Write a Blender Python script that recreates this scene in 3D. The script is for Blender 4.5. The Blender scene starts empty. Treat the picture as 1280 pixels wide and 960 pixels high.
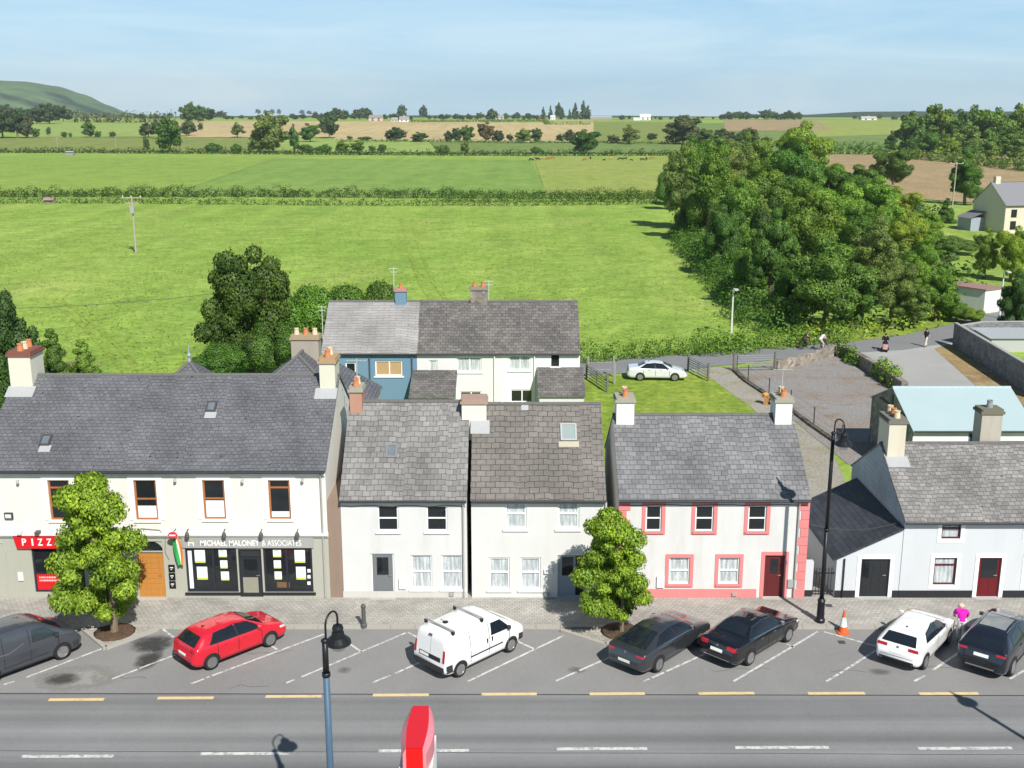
import bpy, math, random
import numpy as np
from mathutils import Vector, Matrix
from mathutils.bvhtree import BVHTree
R = math.radians
HAZE = 0.000085
scene = bpy.context.scene
COL = scene.collection

# ---------------------------------------------------------------- camera
F, CX, CY = 1380.0, 640.0, 480.0
PITCH, CAMH = R(13.65), 20.6
cam_data = bpy.data.cameras.new('camera'); cam = bpy.data.objects.new('camera', cam_data); COL.objects.link(cam)
cam_data.sensor_width = 36.0; cam_data.lens = 36.0 * F / 1280.0
cam_data.clip_start = 0.3; cam_data.clip_end = 30000
cam.location = (0, 0, CAMH); cam.rotation_euler = (R(90) - PITCH, 0, 0)
scene.camera = cam

# ---------------------------------------------------------------- sky, sun, exposure
SUN_EL = R(44); SUN_TO = Vector((0.40, -0.917, 0)).normalized()
world = bpy.data.worlds.new('World'); scene.world = world; world.use_nodes = True
wn, wl = world.node_tree.nodes, world.node_tree.links
wn.clear()
w_out = wn.new('ShaderNodeOutputWorld'); w_bg = wn.new('ShaderNodeBackground')
sky = wn.new('ShaderNodeTexSky'); sky.sky_type = 'NISHITA'; sky.sun_disc = False
sky.sun_elevation = SUN_EL; sky.sun_rotation = math.atan2(SUN_TO.x, SUN_TO.y)
sky.air_density = 1.0; sky.dust_density = 0.4; sky.ozone_density = 2.5
w_tc = wn.new('ShaderNodeTexCoord')
w_map = wn.new('ShaderNodeMapping'); w_map.inputs['Scale'].default_value = (1.6, 1.6, 13.0); w_map.inputs['Rotation'].default_value = (0, R(2.5), 0)
w_no = wn.new('ShaderNodeTexNoise'); w_no.inputs['Scale'].default_value = 1.7; w_no.inputs['Detail'].default_value = 8; w_no.inputs['Roughness'].default_value = 0.62; w_no.inputs['Distortion'].default_value = 0.6
w_ramp = wn.new('ShaderNodeValToRGB'); w_ramp.color_ramp.elements[0].position = 0.36; w_ramp.color_ramp.elements[1].position = 0.72
w_ramp.color_ramp.elements[0].color = (0.16, 0.16, 0.16, 1); w_ramp.color_ramp.elements[1].color = (0.78, 0.78, 0.78, 1)
w_cl = wn.new('ShaderNodeMixRGB'); w_cl.inputs['Color1'].default_value = (2.9, 5.5, 7.6, 1); w_cl.inputs['Color2'].default_value = (6.8, 8.1, 8.8, 1)
w_mix = wn.new('ShaderNodeMixRGB'); w_mix.inputs['Fac'].default_value = 0.80
wl.new(w_tc.outputs['Generated'], w_map.inputs['Vector']); wl.new(w_map.outputs['Vector'], w_no.inputs['Vector'])
wl.new(w_no.outputs['Fac'], w_ramp.inputs['Fac']); wl.new(w_ramp.outputs['Color'], w_cl.inputs['Fac'])
wl.new(sky.outputs['Color'], w_mix.inputs['Color1']); wl.new(w_cl.outputs['Color'], w_mix.inputs['Color2'])
# a clear summer sky: brightest low down, deeper towards the zenith
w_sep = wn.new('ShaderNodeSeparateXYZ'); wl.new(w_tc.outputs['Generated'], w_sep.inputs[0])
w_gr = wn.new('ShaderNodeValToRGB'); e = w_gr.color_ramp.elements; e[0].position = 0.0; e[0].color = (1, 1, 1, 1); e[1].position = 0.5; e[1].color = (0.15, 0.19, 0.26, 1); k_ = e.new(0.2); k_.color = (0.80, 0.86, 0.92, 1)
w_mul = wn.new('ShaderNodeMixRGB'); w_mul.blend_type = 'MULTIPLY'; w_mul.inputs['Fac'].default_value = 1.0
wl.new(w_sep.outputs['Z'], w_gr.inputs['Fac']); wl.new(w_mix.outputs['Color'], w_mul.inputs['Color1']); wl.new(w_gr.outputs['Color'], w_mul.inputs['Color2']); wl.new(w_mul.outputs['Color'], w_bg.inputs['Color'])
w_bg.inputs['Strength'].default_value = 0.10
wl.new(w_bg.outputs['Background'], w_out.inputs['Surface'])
sun_data = bpy.data.lights.new('sun', 'SUN'); sun_data.energy = 5.0; sun_data.angle = R(0.5); sun_data.color = (1.0, 0.955, 0.88)
sun = bpy.data.objects.new('sun', sun_data); COL.objects.link(sun)
sun_vec = Vector((SUN_TO.x * math.cos(SUN_EL), SUN_TO.y * math.cos(SUN_EL), math.sin(SUN_EL)))
sun.rotation_euler = sun_vec.to_track_quat('Z', 'Y').to_euler(); sun.location = (30, -40, 60)
vs = scene.view_settings; vs.view_transform = 'Standard'; vs.look = 'None'; vs.gamma = 1.0; vs.exposure = 0.36; vs.use_curve_mapping = False
scene.cycles.volume_bounces = 0; scene.cycles.max_bounces = 6; scene.cycles.transparent_max_bounces = 8
scene.cycles.volume_step_rate = 4.0

# ---------------------------------------------------------------- pixel of the photograph -> place in the world
def ray(px, py):
    a, b = (px - CX) / F, (CY - py) / F
    c, s = math.cos(PITCH), math.sin(PITCH)
    return Vector((a, c + b * s, -s + b * c))
def G(px, py, z=0.0):
    d = ray(px, py); t = (z - CAMH) / d.z
    return Vector((d.x * t, d.y * t, z))
def AT(px, py, Y):
    d = ray(px, py); t = Y / d.y
    return Vector((d.x * t, Y, CAMH + d.z * t))
def terrain(y):
    if y < 650: return 0.0
    if y < 1500:
        t = (y - 650) / 850.0
        return 14.0 * t * t * (3 - 2 * t) * 0.6 + 14.0 * t * 0.4
    return 14.0 + 4.0 * (min(y, 4000) - 1500) / 2500.0
def GT(px, py):
    d = ray(px, py); y = 20.0; prev = y
    while y < 6000:
        if CAMH + d.z * y / d.y <= terrain(y): break
        prev = y; y *= 1.01
    lo, hi = prev, y
    for _ in range(30):
        m = (lo + hi) / 2
        if CAMH + d.z * m / d.y <= terrain(m): hi = m
        else: lo = m
    return Vector((d.x * hi / d.y, hi, terrain(hi)))
def pxm(y, z=0.0):      # photograph pixels per metre at that depth
    return F / (y * math.cos(PITCH) + (CAMH - z) * math.sin(PITCH))

# ---------------------------------------------------------------- mesh building
WM = {}
def tag(o, label=None, cat=None, group=None, kind=None):
    if label: o['label'] = label
    if cat: o['category'] = cat
    if group: o['group'] = group
    if kind: o['kind'] = kind
    return o
def thing(name, label, cat, loc=(0, 0, 0), rz=0.0, group=None):
    o = bpy.data.objects.new(name, None); COL.objects.link(o); o.empty_display_size = 0.3
    o.location = loc; o.rotation_euler = (0, 0, rz)
    WM[o.name] = Matrix.Translation(Vector(loc)) @ Matrix.Rotation(rz, 4, 'Z')
    return tag(o, label, cat, group)
def uv_box(me):
    n = len(me.polygons)
    if n == 0: return
    uvl = me.uv_layers.new(name='UVMap').data
    vs_ = me.vertices
    for p in me.polygons:
        nn = p.normal
        if abs(nn.z) > 0.97: u, v = Vector((1, 0, 0)), Vector((0, 1, 0))
        else:
            u = Vector((0, 0, 1)).cross(nn).normalized(); v = nn.cross(u)
        for li in p.loop_indices:
            co = vs_[me.loops[li].vertex_index].co
            uvl[li].uv = (co.dot(u), co.dot(v))
class MB:
    def __init__(s): s.v = []; s.f = []; s.m = []; s.cur = 0
    def add(s, vs_, fs):
        b = len(s.v); s.v += [tuple(x) for x in vs_]
        for f in fs: s.f.append([b + i for i in f]); s.m.append(s.cur)
        return s
    def box(s, x0, x1, y0, y1, z0, z1, M=None):
        vs_ = [Vector((x, y, z)) for z in (z0, z1) for y in (y0, y1) for x in (x0, x1)]
        if M is not None: vs_ = [M @ v for v in vs_]
        return s.add(vs_, [(0, 2, 3, 1), (4, 5, 7, 6), (0, 1, 5, 4), (1, 3, 7, 5), (3, 2, 6, 7), (2, 0, 4, 6)])
    def bevbox(s, x0, x1, y0, y1, z0, z1, b, M=None):
        prof = [(x0 + b, y0), (x1 - b, y0), (x1, y0 + b), (x1, y1 - b), (x1 - b, y1), (x0 + b, y1), (x0, y1 - b), (x0, y0 + b)]
        return s.prism([(x, y) for x, y in prof], z0, z1, M)
    def prism(s, poly, z0, z1, M=None):
        n = len(poly)
        vs_ = [Vector((x, y, z0)) for x, y in poly] + [Vector((x, y, z1)) for x, y in poly]
        if M is not None: vs_ = [M @ v for v in vs_]
        fs = [tuple(range(n - 1, -1, -1)), tuple(range(n, 2 * n))] + [(i, (i + 1) % n, n + (i + 1) % n, n + i) for i in range(n)]
        return s.add(vs_, fs)
    def poly(s, pts): return s.add(pts, [tuple(range(len(pts)))])
    def tube(s, pts, radii, n=8, caps=True):
        pts = [Vector(p) for p in pts]
        if not hasattr(radii, '__len__'): radii = [radii] * len(pts)
        rings = []
        for i, p in enumerate(pts):
            d = (pts[min(i + 1, len(pts) - 1)] - pts[max(i - 1, 0)])
            d = d.normalized() if d.length > 1e-9 else Vector((0, 0, 1))
            a = Vector((1, 0, 0)) if abs(d.x) < 0.8 else Vector((0, 1, 0))
            u = d.cross(a).normalized(); w = d.cross(u)
            rings.append([p + (u * math.cos(t) + w * math.sin(t)) * radii[i] for t in [2 * math.pi * k / n for k in range(n)]])
        vs_ = [q for r in rings for q in r]; fs = []
        for i in range(len(pts) - 1):
            for k in range(n):
                a, b = i * n + k, i * n + (k + 1) % n
                fs.append((a, b, b + n, a + n))
        if caps: fs += [tuple(range(n - 1, -1, -1)), tuple(range((len(pts) - 1) * n, len(pts) * n))]
        return s.add(vs_, fs)
    def lathe(s, prof, c=(0, 0, 0), n=16, M=None):      # prof: (radius, z)
        vs_ = [Vector((r * math.cos(2 * math.pi * k / n) + c[0], r * math.sin(2 * math.pi * k / n) + c[1], z + c[2])) for r, z in prof for k in range(n)]
        if M is not None: vs_ = [M @ v for v in vs_]
        fs = [(i * n + k, i * n + (k + 1) % n, (i + 1) * n + (k + 1) % n, (i + 1) * n + k) for i in range(len(prof) - 1) for k in range(n)]
        fs += [tuple(range(n - 1, -1, -1)), tuple(range((len(prof) - 1) * n, len(prof) * n))]
        return s.add(vs_, fs)
    def grid(s, rows):                                   # rows of points
        nr, nc = len(rows), len(rows[0])
        return s.add([p for r in rows for p in r], [(i * nc + j, i * nc + j + 1, (i + 1) * nc + j + 1, (i + 1) * nc + j) for i in range(nr - 1) for j in range(nc - 1)])
    def build(s, name, mat, parent=None, smooth=False, uv=True, local=False):
        me = bpy.data.meshes.new(name)
        vs_ = s.v
        if parent is not None and not local:
            Mi = WM[parent.name].inverted(); vs_ = [Mi @ Vector(v) for v in vs_]
        me.from_pydata([tuple(v) for v in vs_], [], s.f); me.update()
        for mm in (mat if isinstance(mat, (list, tuple)) else [mat]): me.materials.append(mm)
        if isinstance(mat, (list, tuple)): me.polygons.foreach_set('material_index', s.m)
        if smooth: me.polygons.foreach_set('use_smooth', [True] * len(me.polygons))
        if uv: uv_box(me)
        o = bpy.data.objects.new(name, me); COL.objects.link(o)
        if parent is not None: o.parent = parent; WM[o.name] = WM[parent.name]
        else: WM[o.name] = Matrix.Identity(4)
        return o
def copy_tree(o, parent=None):
    c = o.copy(); COL.objects.link(c); c.parent = parent
    for ch in o.children: copy_tree(ch, c)
    return c

# ---------------------------------------------------------------- materials
class NT:
    def __init__(s, name):
        s.mat = bpy.data.materials.new(name); s.mat.use_nodes = True
        s.n, s.l = s.mat.node_tree.nodes, s.mat.node_tree.links
        s.b = s.n['Principled BSDF']; s.out = s.n['Material Output']
    def new(s, t, **kw):
        nd = s.n.new('ShaderNode' + t)
        for k, v in kw.items():
            if k in nd.inputs: nd.inputs[k].default_value = v
            else: setattr(nd, k, v)
        return nd
    def lk(s, a, b): s.l.new(a, b)
    def noise(s, coord, scale, detail=4, rough=0.55, stretch=None):
        if stretch:
            mp = s.new('Mapping'); mp.inputs['Scale'].default_value = stretch; s.lk(coord, mp.inputs['Vector']); coord = mp.outputs['Vector']
        nd = s.new('TexNoise', Scale=scale, Detail=detail, Roughness=rough); s.lk(coord, nd.inputs['Vector']); return nd.outputs['Fac']
    def ramp(s, fac, stops):
        nd = s.new('ValToRGB'); e = nd.color_ramp.elements
        while len(e) < len(stops): e.new(0.5)
        for i, (p, c) in enumerate(stops):
            e[i].position = p; e[i].color = (*c, 1) if hasattr(c, '__len__') else (c, c, c, 1)
        s.lk(fac, nd.inputs['Fac']); return nd.outputs['Color']
    def mix(s, a, b, fac, blend='MIX'):
        nd = s.new('MixRGB', blend_type=blend)
        for k, x in (('Fac', fac), ('Color1', a), ('Color2', b)):
            if hasattr(x, 'is_output'): s.lk(x, nd.inputs[k])
            elif hasattr(x, '__len__'): nd.inputs[k].default_value = (*x[:3], 1)
            else: nd.inputs[k].default_value = x if k == 'Fac' else (x, x, x, 1)
        return nd.outputs['Color']
    def bump(s, h, strength=0.3, dist=0.02):
        nd = s.new('Bump', Strength=strength, Distance=dist); s.lk(h, nd.inputs['Height']); s.lk(nd.outputs['Normal'], s.b.inputs['Normal'])
    def base(s, c, rough=0.8, spec=0.3):
        if hasattr(c, 'is_output'): s.lk(c, s.b.inputs['Base Color'])
        else: s.b.inputs['Base Color'].default_value = (*c[:3], 1)
        s.b.inputs['Roughness'].default_value = rough; s.b.inputs['Specular IOR Level'].default_value = spec
        return s.mat
    def co(s, which='Object'): return s.new('TexCoord').outputs[which]
    def pos(s): return s.new('NewGeometry').outputs['Position']
_c = {}
def cached(fn):
    def w(*a, **k):
        key = (fn.__name__, a, tuple(sorted(k.items())))
        if key not in _c: _c[key] = fn(*a, **k)
        return _c[key]
    return w
def sc(c, k): return tuple(min(1.0, x * k) for x in c)
@cached
def plain(c, rough=0.6, spec=0.3, metal=0.0):
    t = NT('painted_surface'); n = t.noise(t.co(), 9.0, 5); col = t.mix(sc(c, 0.86), sc(c, 1.10), n)
    m = t.base(col, rough, spec); t.b.inputs['Metallic'].default_value = metal; return m
@cached
def plaster(c, dirt=0.25):
    t = NT('painted_render'); p = t.pos()
    a = t.noise(p, 0.6, 6, 0.6); b = t.noise(p, 2.0, 5, 0.65, (1.0, 1.0, 0.16)); f = t.noise(p, 30, 3)
    st = t.ramp(b, [(0.48, 0.0), (0.80, 1.0)])
    col = t.mix(sc(c, 0.93), sc(c, 1.05), a); col = t.mix(col, sc((c[0] * 0.72, c[1] * 0.70, c[2] * 0.64), 1), t.mix(0.0, st, dirt))
    t.bump(f, 0.25, 0.01); return t.base(col, 0.85, 0.2)
@cached
def tiles(c, tw=0.3, th=0.25, joint=0.35, lichen=0.3, rough=0.75, speck=0.3, var=0.35):
    c = sc(c, 1.12); t = NT('roof_tiles'); uv = t.co('UV')
    wob = t.noise(uv, 1.3, 3); mp = t.new('Mapping'); 
    va = t.new('VectorMath', operation='MULTIPLY_ADD'); t.lk(wob, va.inputs[0]); va.inputs[1].default_value = (0.03, 0.03, 0); t.lk(uv, va.inputs[2])
    br = t.new('TexBrick', Scale=1.0); br.offset = 0.5
    br.inputs['Brick Width'].default_value = tw; br.inputs['Row Height'].default_value = th
    br.inputs['Mortar Size'].default_value = 0.012; br.inputs['Mortar Smooth'].default_value = 0.2; br.inputs['Bias'].default_value = 0.0
    br.inputs['Color1'].default_value = (*sc(c, 1 - var), 1); br.inputs['Color2'].default_value = (*sc(c, 1 + var), 1); br.inputs['Mortar'].default_value = (*sc(c, joint), 1)
    t.lk(va.outputs[0], br.inputs['Vector'])
    n1 = t.noise(uv, 0.35, 5, 0.6); n2 = t.noise(uv, 5.5, 5, 0.7); n3 = t.noise(uv, 1.6, 6, 0.7)
    col = t.mix(br.outputs['Color'], t.ramp(n1, [(0.3, 0.72), (0.7, 1.25)]), 1.0, 'MULTIPLY')
    col = t.mix(col, (0.42, 0.41, 0.36), t.mix(0.0, t.ramp(n2, [(0.60, 0.0), (0.72, 1.0)]), lichen))
    col = t.mix(col, sc(c, 0.25), t.mix(0.0, t.ramp(n3, [(0.58, 0.0), (0.75, 1.0)]), speck))
    n4 = t.noise(uv, 7.0, 2, 0.5); n5 = t.noise(uv, 9.5, 2, 0.5, (1, 1.4, 1))
    col = t.mix(col, sc(c, 0.22), t.mix(0.0, t.ramp(n4, [(0.66, 0.0), (0.70, 1.0)]), min(1.0, speck * 1.6)))
    col = t.mix(col, (0.55, 0.55, 0.53), t.mix(0.0, t.ramp(n5, [(0.70, 0.0), (0.73, 1.0)]), min(1.0, lichen * 1.6)))
    sv = t.new('SeparateXYZ'); t.lk(va.outputs[0], sv.inputs[0])
    dv = t.new('Math', operation='DIVIDE'); t.lk(sv.outputs['Y'], dv.inputs[0]); dv.inputs[1].default_value = th
    fr = t.new('Math', operation='FRACT'); t.lk(dv.outputs[0], fr.inputs[0])
    su = t.new('Math', operation='SUBTRACT'); su.inputs[0].default_value = 1.0; t.lk(fr.outputs[0], su.inputs[1])
    sb = t.new('Math', operation='SUBTRACT'); t.lk(su.outputs[0], sb.inputs[0]); t.lk(br.outputs['Fac'], sb.inputs[1])
    t.bump(sb.outputs[0], 0.75, 0.035); return t.base(col, rough, 0.3)
@cached
def asphalt(c, bands=False):
    t = NT('asphalt'); p = t.pos(); a = t.noise(p, 0.22, 6, 0.6); f = t.noise(p, 45, 2); b = t.noise(p, 2.6, 6, 0.7)
    col = t.mix(sc(c, 0.80), sc(c, 1.2), a); col = t.mix(col, sc(c, 0.6), t.mix(0.0, t.ramp(b, [(0.56, 0.0), (0.8, 1.0)]), 0.35))
    col = t.mix(col, t.ramp(f, [(0.3, 0.75), (0.7, 1.25)]), 0.7, 'MULTIPLY')
    if bands:
        st = t.noise(p, 0.62, 3, 0.5, (0.012, 1.0, 1.0)); col = t.mix(col, t.ramp(st, [(0.36, 0.62), (0.50, 1.0), (0.64, 1.42)]), 0.85, 'MULTIPLY')
    t.bump(f, 0.25, 0.01); return t.base(col, 0.9, 0.25)
@cached
def pavers(c, w=0.22, h=0.22):
    t = NT('paving_blocks'); uv = t.co('UV')
    br = t.new('TexBrick', Scale=1.0); br.offset = 0.5
    br.inputs['Brick Width'].default_value = w; br.inputs['Row Height'].default_value = h; br.inputs['Mortar Size'].default_value = 0.014; br.inputs['Mortar Smooth'].default_value = 0.3
    br.inputs['Color1'].default_value = (*sc(c, 0.90), 1); br.inputs['Color2'].default_value = (*sc(c, 1.10), 1); br.inputs['Mortar'].default_value = (*sc(c, 0.62), 1)
    t.lk(uv, br.inputs['Vector']); n = t.noise(uv, 0.5, 6, 0.65)
    col = t.mix(br.outputs['Color'], t.ramp(n, [(0.3, 0.7), (0.7, 1.2)]), 1.0, 'MULTIPLY')
    iv = t.new('Math', operation='SUBTRACT'); iv.inputs[0].default_value = 1.0; t.lk(br.outputs['Fac'], iv.inputs[1]); t.bump(iv.outputs[0], 0.5, 0.01)
    return t.base(col, 0.9, 0.2)
@cached
def grass(c1, c2, scale=0.02, lines=0.0, fine=0.35, dry=0.25, dryc=(0.30, 0.25, 0.10)):
    t = NT('grass'); p = t.pos()
    a = t.noise(p, scale, 7, 0.62); b = t.noise(p, scale * 14, 6, 0.7); d = t.noise(p, scale * 4, 5, 0.6, (1.0, 0.35, 1.0)); f = t.noise(p, 1.3, 5, 0.75)
    col = t.mix(c1, c2, t.ramp(a, [(0.32, 0.0), (0.68, 1.0)]))
    col = t.mix(col, dryc, t.mix(0.0, t.ramp(d, [(0.52, 0.0), (0.78, 1.0)]), dry))
    col = t.mix(col, t.ramp(b, [(0.3, 0.62), (0.72, 1.3)]), fine * 1.6, 'MULTIPLY')
    col = t.mix(col, t.ramp(f, [(0.3, 0.50), (0.72, 1.42)]), min(1.0, fine * 2.2), 'MULTIPLY')
    md = t.noise(p, 0.33, 6, 0.72); col = t.mix(col, t.ramp(md, [(0.30, (0.70, 0.80, 0.66)), (0.5, (1, 1, 1)), (0.72, (1.28, 1.16, 1.25))]), 0.75, 'MULTIPLY')
    hz_ = t.noise(p, 0.10, 7, 0.72, (1.0, 0.45, 1.0)); col = t.mix(col, t.ramp(hz_, [(0.30, (0.70, 0.78, 0.72)), (0.52, (1, 1, 1)), (0.72, (1.22, 1.10, 1.25))]), 0.75, 'MULTIPLY')
    if lines:
        w = t.noise(p, 0.16, 2, 0.5, (1.0, 0.02, 1.0)); col = t.mix(col, t.ramp(w, [(0.35, 0.78), (0.65, 1.2)]), lines, 'MULTIPLY')
    t.bump(f, 0.5, 0.12); return t.base(col, 0.95, 0.1)
@cached
def gravel(c1, c2, c3):
    t = NT('gravel'); p = t.pos(); a = t.noise(p, 0.12, 7, 0.65); b = t.noise(p, 0.5, 7, 0.7); f = t.noise(p, 7, 6, 0.75)
    col = t.mix(c1, c2, t.ramp(a, [(0.38, 0.0), (0.62, 1.0)])); col = t.mix(col, c3, t.ramp(b, [(0.50, 0.0), (0.66, 1.0)]))
    col = t.mix(col, t.ramp(f, [(0.3, 0.5), (0.7, 1.4)]), 0.9, 'MULTIPLY'); t.bump(f, 0.6, 0.05); return t.base(col, 0.95, 0.1)
@cached
def stone(c, scale=3.0, blocks=False):
    t = NT('stonework'); p = t.co('UV'); 
    if blocks:
        br = t.new('TexBrick', Scale=1.0); br.inputs['Brick Width'].default_value = 0.45; br.inputs['Row Height'].default_value = 0.225; br.inputs['Mortar Size'].default_value = 0.018
        br.inputs['Color1'].default_value = (*sc(c, 0.8), 1); br.inputs['Color2'].default_value = (*sc(c, 1.2), 1); br.inputs['Mortar'].default_value = (*sc(c, 1.25), 1); t.lk(p, br.inputs['Vector']); col = br.outputs['Color']
    else:
        vo = t.new('TexVoronoi', Scale=scale); t.lk(p, vo.inputs['Vector']); col = t.mix(sc(c, 0.55), sc(c, 1.35), vo.outputs['Color']); t.bump(vo.outputs['Distance'], 0.7, 0.06)
    n = t.noise(t.pos(), 1.3, 6, 0.7); col = t.mix(col, t.ramp(n, [(0.3, 0.6), (0.72, 1.3)]), 1.0, 'MULTIPLY'); return t.base(col, 0.95, 0.1)
@cached
def paint(c, metallic=0.0, rough=0.22):
    t = NT('car_paint'); n = t.noise(t.co(), 3.0, 4); col = t.mix(sc(c, 0.93), sc(c, 1.05), n); m = t.base(col, rough + 0.08, 0.5)
    t.b.inputs['Metallic'].default_value = metallic; t.b.inputs['Coat Weight'].default_value = 0.9; t.b.inputs['Coat Roughness'].default_value = 0.04; return m
@cached
def glass_dark(c=(0.012, 0.015, 0.018)):
    t = NT('window_glass'); n = t.noise(t.co(), 1.5, 3); col = t.mix(sc(c, 0.7), sc(c, 1.6), n); return t.base(col, 0.04, 0.6)
@cached
def glass_clear():
    t = NT('clear_glass'); tr = t.new('BsdfTransparent'); gl = t.new('BsdfGlossy', Roughness=0.02); lw = t.new('LayerWeight', Blend=0.5); pw = t.new('Math', operation='POWER'); pw.inputs[1].default_value = 3.5; fr = t.new('Math', operation='MULTIPLY_ADD'); fr.inputs[1].default_value = 0.9; fr.inputs[2].default_value = 0.045; t.lk(lw.outputs['Facing'], pw.inputs[0]); t.lk(pw.outputs[0], fr.inputs[0]); mx = t.new('MixShader')
    tr.inputs['Color'].default_value = (0.97, 0.98, 0.98, 1)
    t.lk(fr.outputs[0], mx.inputs[0]); t.lk(tr.outputs[0], mx.inputs[1]); t.lk(gl.outputs[0], mx.inputs[2]); t.lk(mx.outputs[0], t.out.inputs['Surface']); return t.mat
@cached
def lace():
    t = NT('net_curtain'); p = t.pos(); a = t.noise(p, 6.0, 3, 0.5, (1.6, 1, 0.22)); b = t.noise(p, 14, 4, 0.7)
    col = t.mix(t.ramp(a, [(0.32, (0.36, 0.40, 0.42)), (0.66, (0.66, 0.69, 0.70))]), t.ramp(b, [(0.35, 0.78), (0.65, 1.1)]), 0.8, 'MULTIPLY'); return t.base(col, 0.9, 0.1)
@cached
def wood(c):
    t = NT('wood'); p = t.pos(); a = t.noise(p, 5, 5, 0.6, (3, 3, 0.2)); return t.base(t.mix(sc(c, 0.75), sc(c, 1.2), a), 0.5, 0.4)
@cached
def leaves(trans=0.36):
    t = NT('leaves'); oi = t.new('ObjectInfo'); ge = t.new('NewGeometry')
    ri = ge.outputs['Random Per Island']; n = t.noise(t.co(), 2.4, 3, 0.6)
    col = t.mix(oi.outputs['Color'], t.ramp(ri, [(0.0, (0.55, 0.60, 0.55)), (0.55, (1.0, 1.0, 1.0)), (1.0, (1.75, 1.50, 1.05))]), 1.0, 'MULTIPLY')
    col = t.mix(col, t.ramp(n, [(0.32, (0.68, 0.74, 0.75)), (0.68, (1.3, 1.22, 1.0))]), 1.0, 'MULTIPLY')
    df = t.new('BsdfDiffuse'); tl = t.new('BsdfTranslucent'); gl = t.new('BsdfGlossy', Roughness=0.5); gl.inputs['Color'].default_value = (0.5, 0.5, 0.5, 1)
    col = t.mix(col, (1.78, 1.92, 1.70), 1.0, 'MULTIPLY'); t.lk(col, df.inputs['Color']); t.lk(t.mix(col, (1.0, 1.0, 0.35), 0.9, 'MULTIPLY'), tl.inputs['Color'])
    mx = t.new('MixShader'); mx.inputs[0].default_value = trans; t.lk(df.outputs[0], mx.inputs[1]); t.lk(tl.outputs[0], mx.inputs[2])
    m2 = t.new('MixShader'); m2.inputs[0].default_value = 0.025; t.lk(mx.outputs[0], m2.inputs[1]); t.lk(gl.outputs[0], m2.inputs[2])
    t.lk(m2.outputs[0], t.out.inputs['Surface']); return t.mat
@cached
def bark(c=(0.17, 0.135, 0.095)):
    t = NT('bark'); n = t.noise(t.co(), 8, 6, 0.7, (2, 2, 0.5)); return t.base(t.mix(sc(c, 0.5), sc(c, 1.5), n), 0.95, 0.1)
@cached
def tint(rough=0.8):
    t = NT('coat'); oi = t.new('ObjectInfo'); n = t.noise(t.co(), 4, 4); return t.base(t.mix(oi.outputs['Color'], t.ramp(n, [(0.3, 0.7), (0.7, 1.2)]), 1.0, 'MULTIPLY'), rough, 0.2)
@cached
def stain_mat(c, th=0.5):
    t = NT('stain'); g = t.new('TexGradient', gradient_type='SPHERICAL'); mp = t.new('Mapping'); mp.inputs['Location'].default_value = (-1, -1, 0); mp.inputs['Scale'].default_value = (2, 2, 0); t.lk(t.co('Generated'), mp.inputs['Vector']); t.lk(mp.outputs['Vector'], g.inputs['Vector'])
    n = t.noise(t.pos(), 2.2, 6, 0.7); mu = t.new('Math', operation='MULTIPLY'); t.lk(g.outputs['Fac'], mu.inputs[0]); t.lk(n, mu.inputs[1])
    al = t.ramp(mu.outputs[0], [(0.12, 0.0), (0.36, th)]); t.lk(al, t.b.inputs['Alpha']); return t.base(c, 0.8, 0.3)
WHITE = (0.80, 0.80, 0.78)
# ================================================================= THE SETTING: terrain, fields, roads
def structure(o): o['kind'] = 'structure'; return o
g = MB(); rows = []; y = -40.0
while y < 9000:
    hw = 160 + 0.95 * max(y, 0); rows.append([(hw * (k / 20.0 - 1), y, terrain(y)) for k in range(41)]); y += max(6.0, y * 0.03)
g.grid(rows)
MEADOW = grass((0.218, 0.342, 0.056), (0.298, 0.408, 0.084), 0.018, 0.35, 0.34, 0.45, (0.38, 0.40, 0.13))
structure(g.build('ground', MEADOW))
def patch(name, quad, mat, lift, nx=24, ny=8):           # quad: photo pixels  top-left, top-right, bottom-right, bottom-left
    (a, b, c, d) = quad; m = MB(); rows = []
    for j in range(ny + 1):
        t = j / ny; r = []
        for i in range(nx + 1):
            s = i / nx
            px = (a[0] * (1 - s) + b[0] * s) * (1 - t) + (d[0] * (1 - s) + c[0] * s) * t
            py = (a[1] * (1 - s) + b[1] * s) * (1 - t) + (d[1] * (1 - s) + c[1] * s) * t
            p = GT(px, py); r.append((p.x, p.y, p.z + lift))
        rows.append(r[::-1])
    m.grid(rows); return structure(m.build(name, mat))
def flat(name, pxs, mat, z, parent=None):                # a flat sheet outlined on the ground
    pts = [G(x, y, z) for x, y in pxs]
    if sum(pts[i].x * pts[(i + 1) % len(pts)].y - pts[(i + 1) % len(pts)].x * pts[i].y for i in range(len(pts))) < 0: pts = pts[::-1]
    m = MB(); m.poly(pts); return structure(m.build(name, mat))
LIME = grass((0.25, 0.34, 0.085), (0.28, 0.37, 0.10), 0.01, 0.0, 0.2, 0.1)
GREEN2 = grass((0.185, 0.298, 0.064), (0.215, 0.32, 0.070), 0.008, 0.25, 0.22, 0.12)
GREEN3 = grass((0.215, 0.325, 0.060), (0.245, 0.345, 0.066), 0.01, 0.0, 0.2, 0.12)
OLIVE = grass((0.19, 0.24, 0.06), (0.22, 0.26, 0.07), 0.01, 0.0, 0.2, 0.3)
DULL = grass((0.15, 0.22, 0.06), (0.18, 0.25, 0.07), 0.01, 0.0, 0.2, 0.2)
PALE = grass((0.29, 0.33, 0.085), (0.26, 0.33, 0.07), 0.02, 0.0, 0.25, 0.35, (0.38, 0.36, 0.14))
TAN = grass((0.44, 0.345, 0.175), (0.50, 0.40, 0.21), 0.006, 0.3, 0.15, 0.2, (0.40, 0.30, 0.16))
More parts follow.
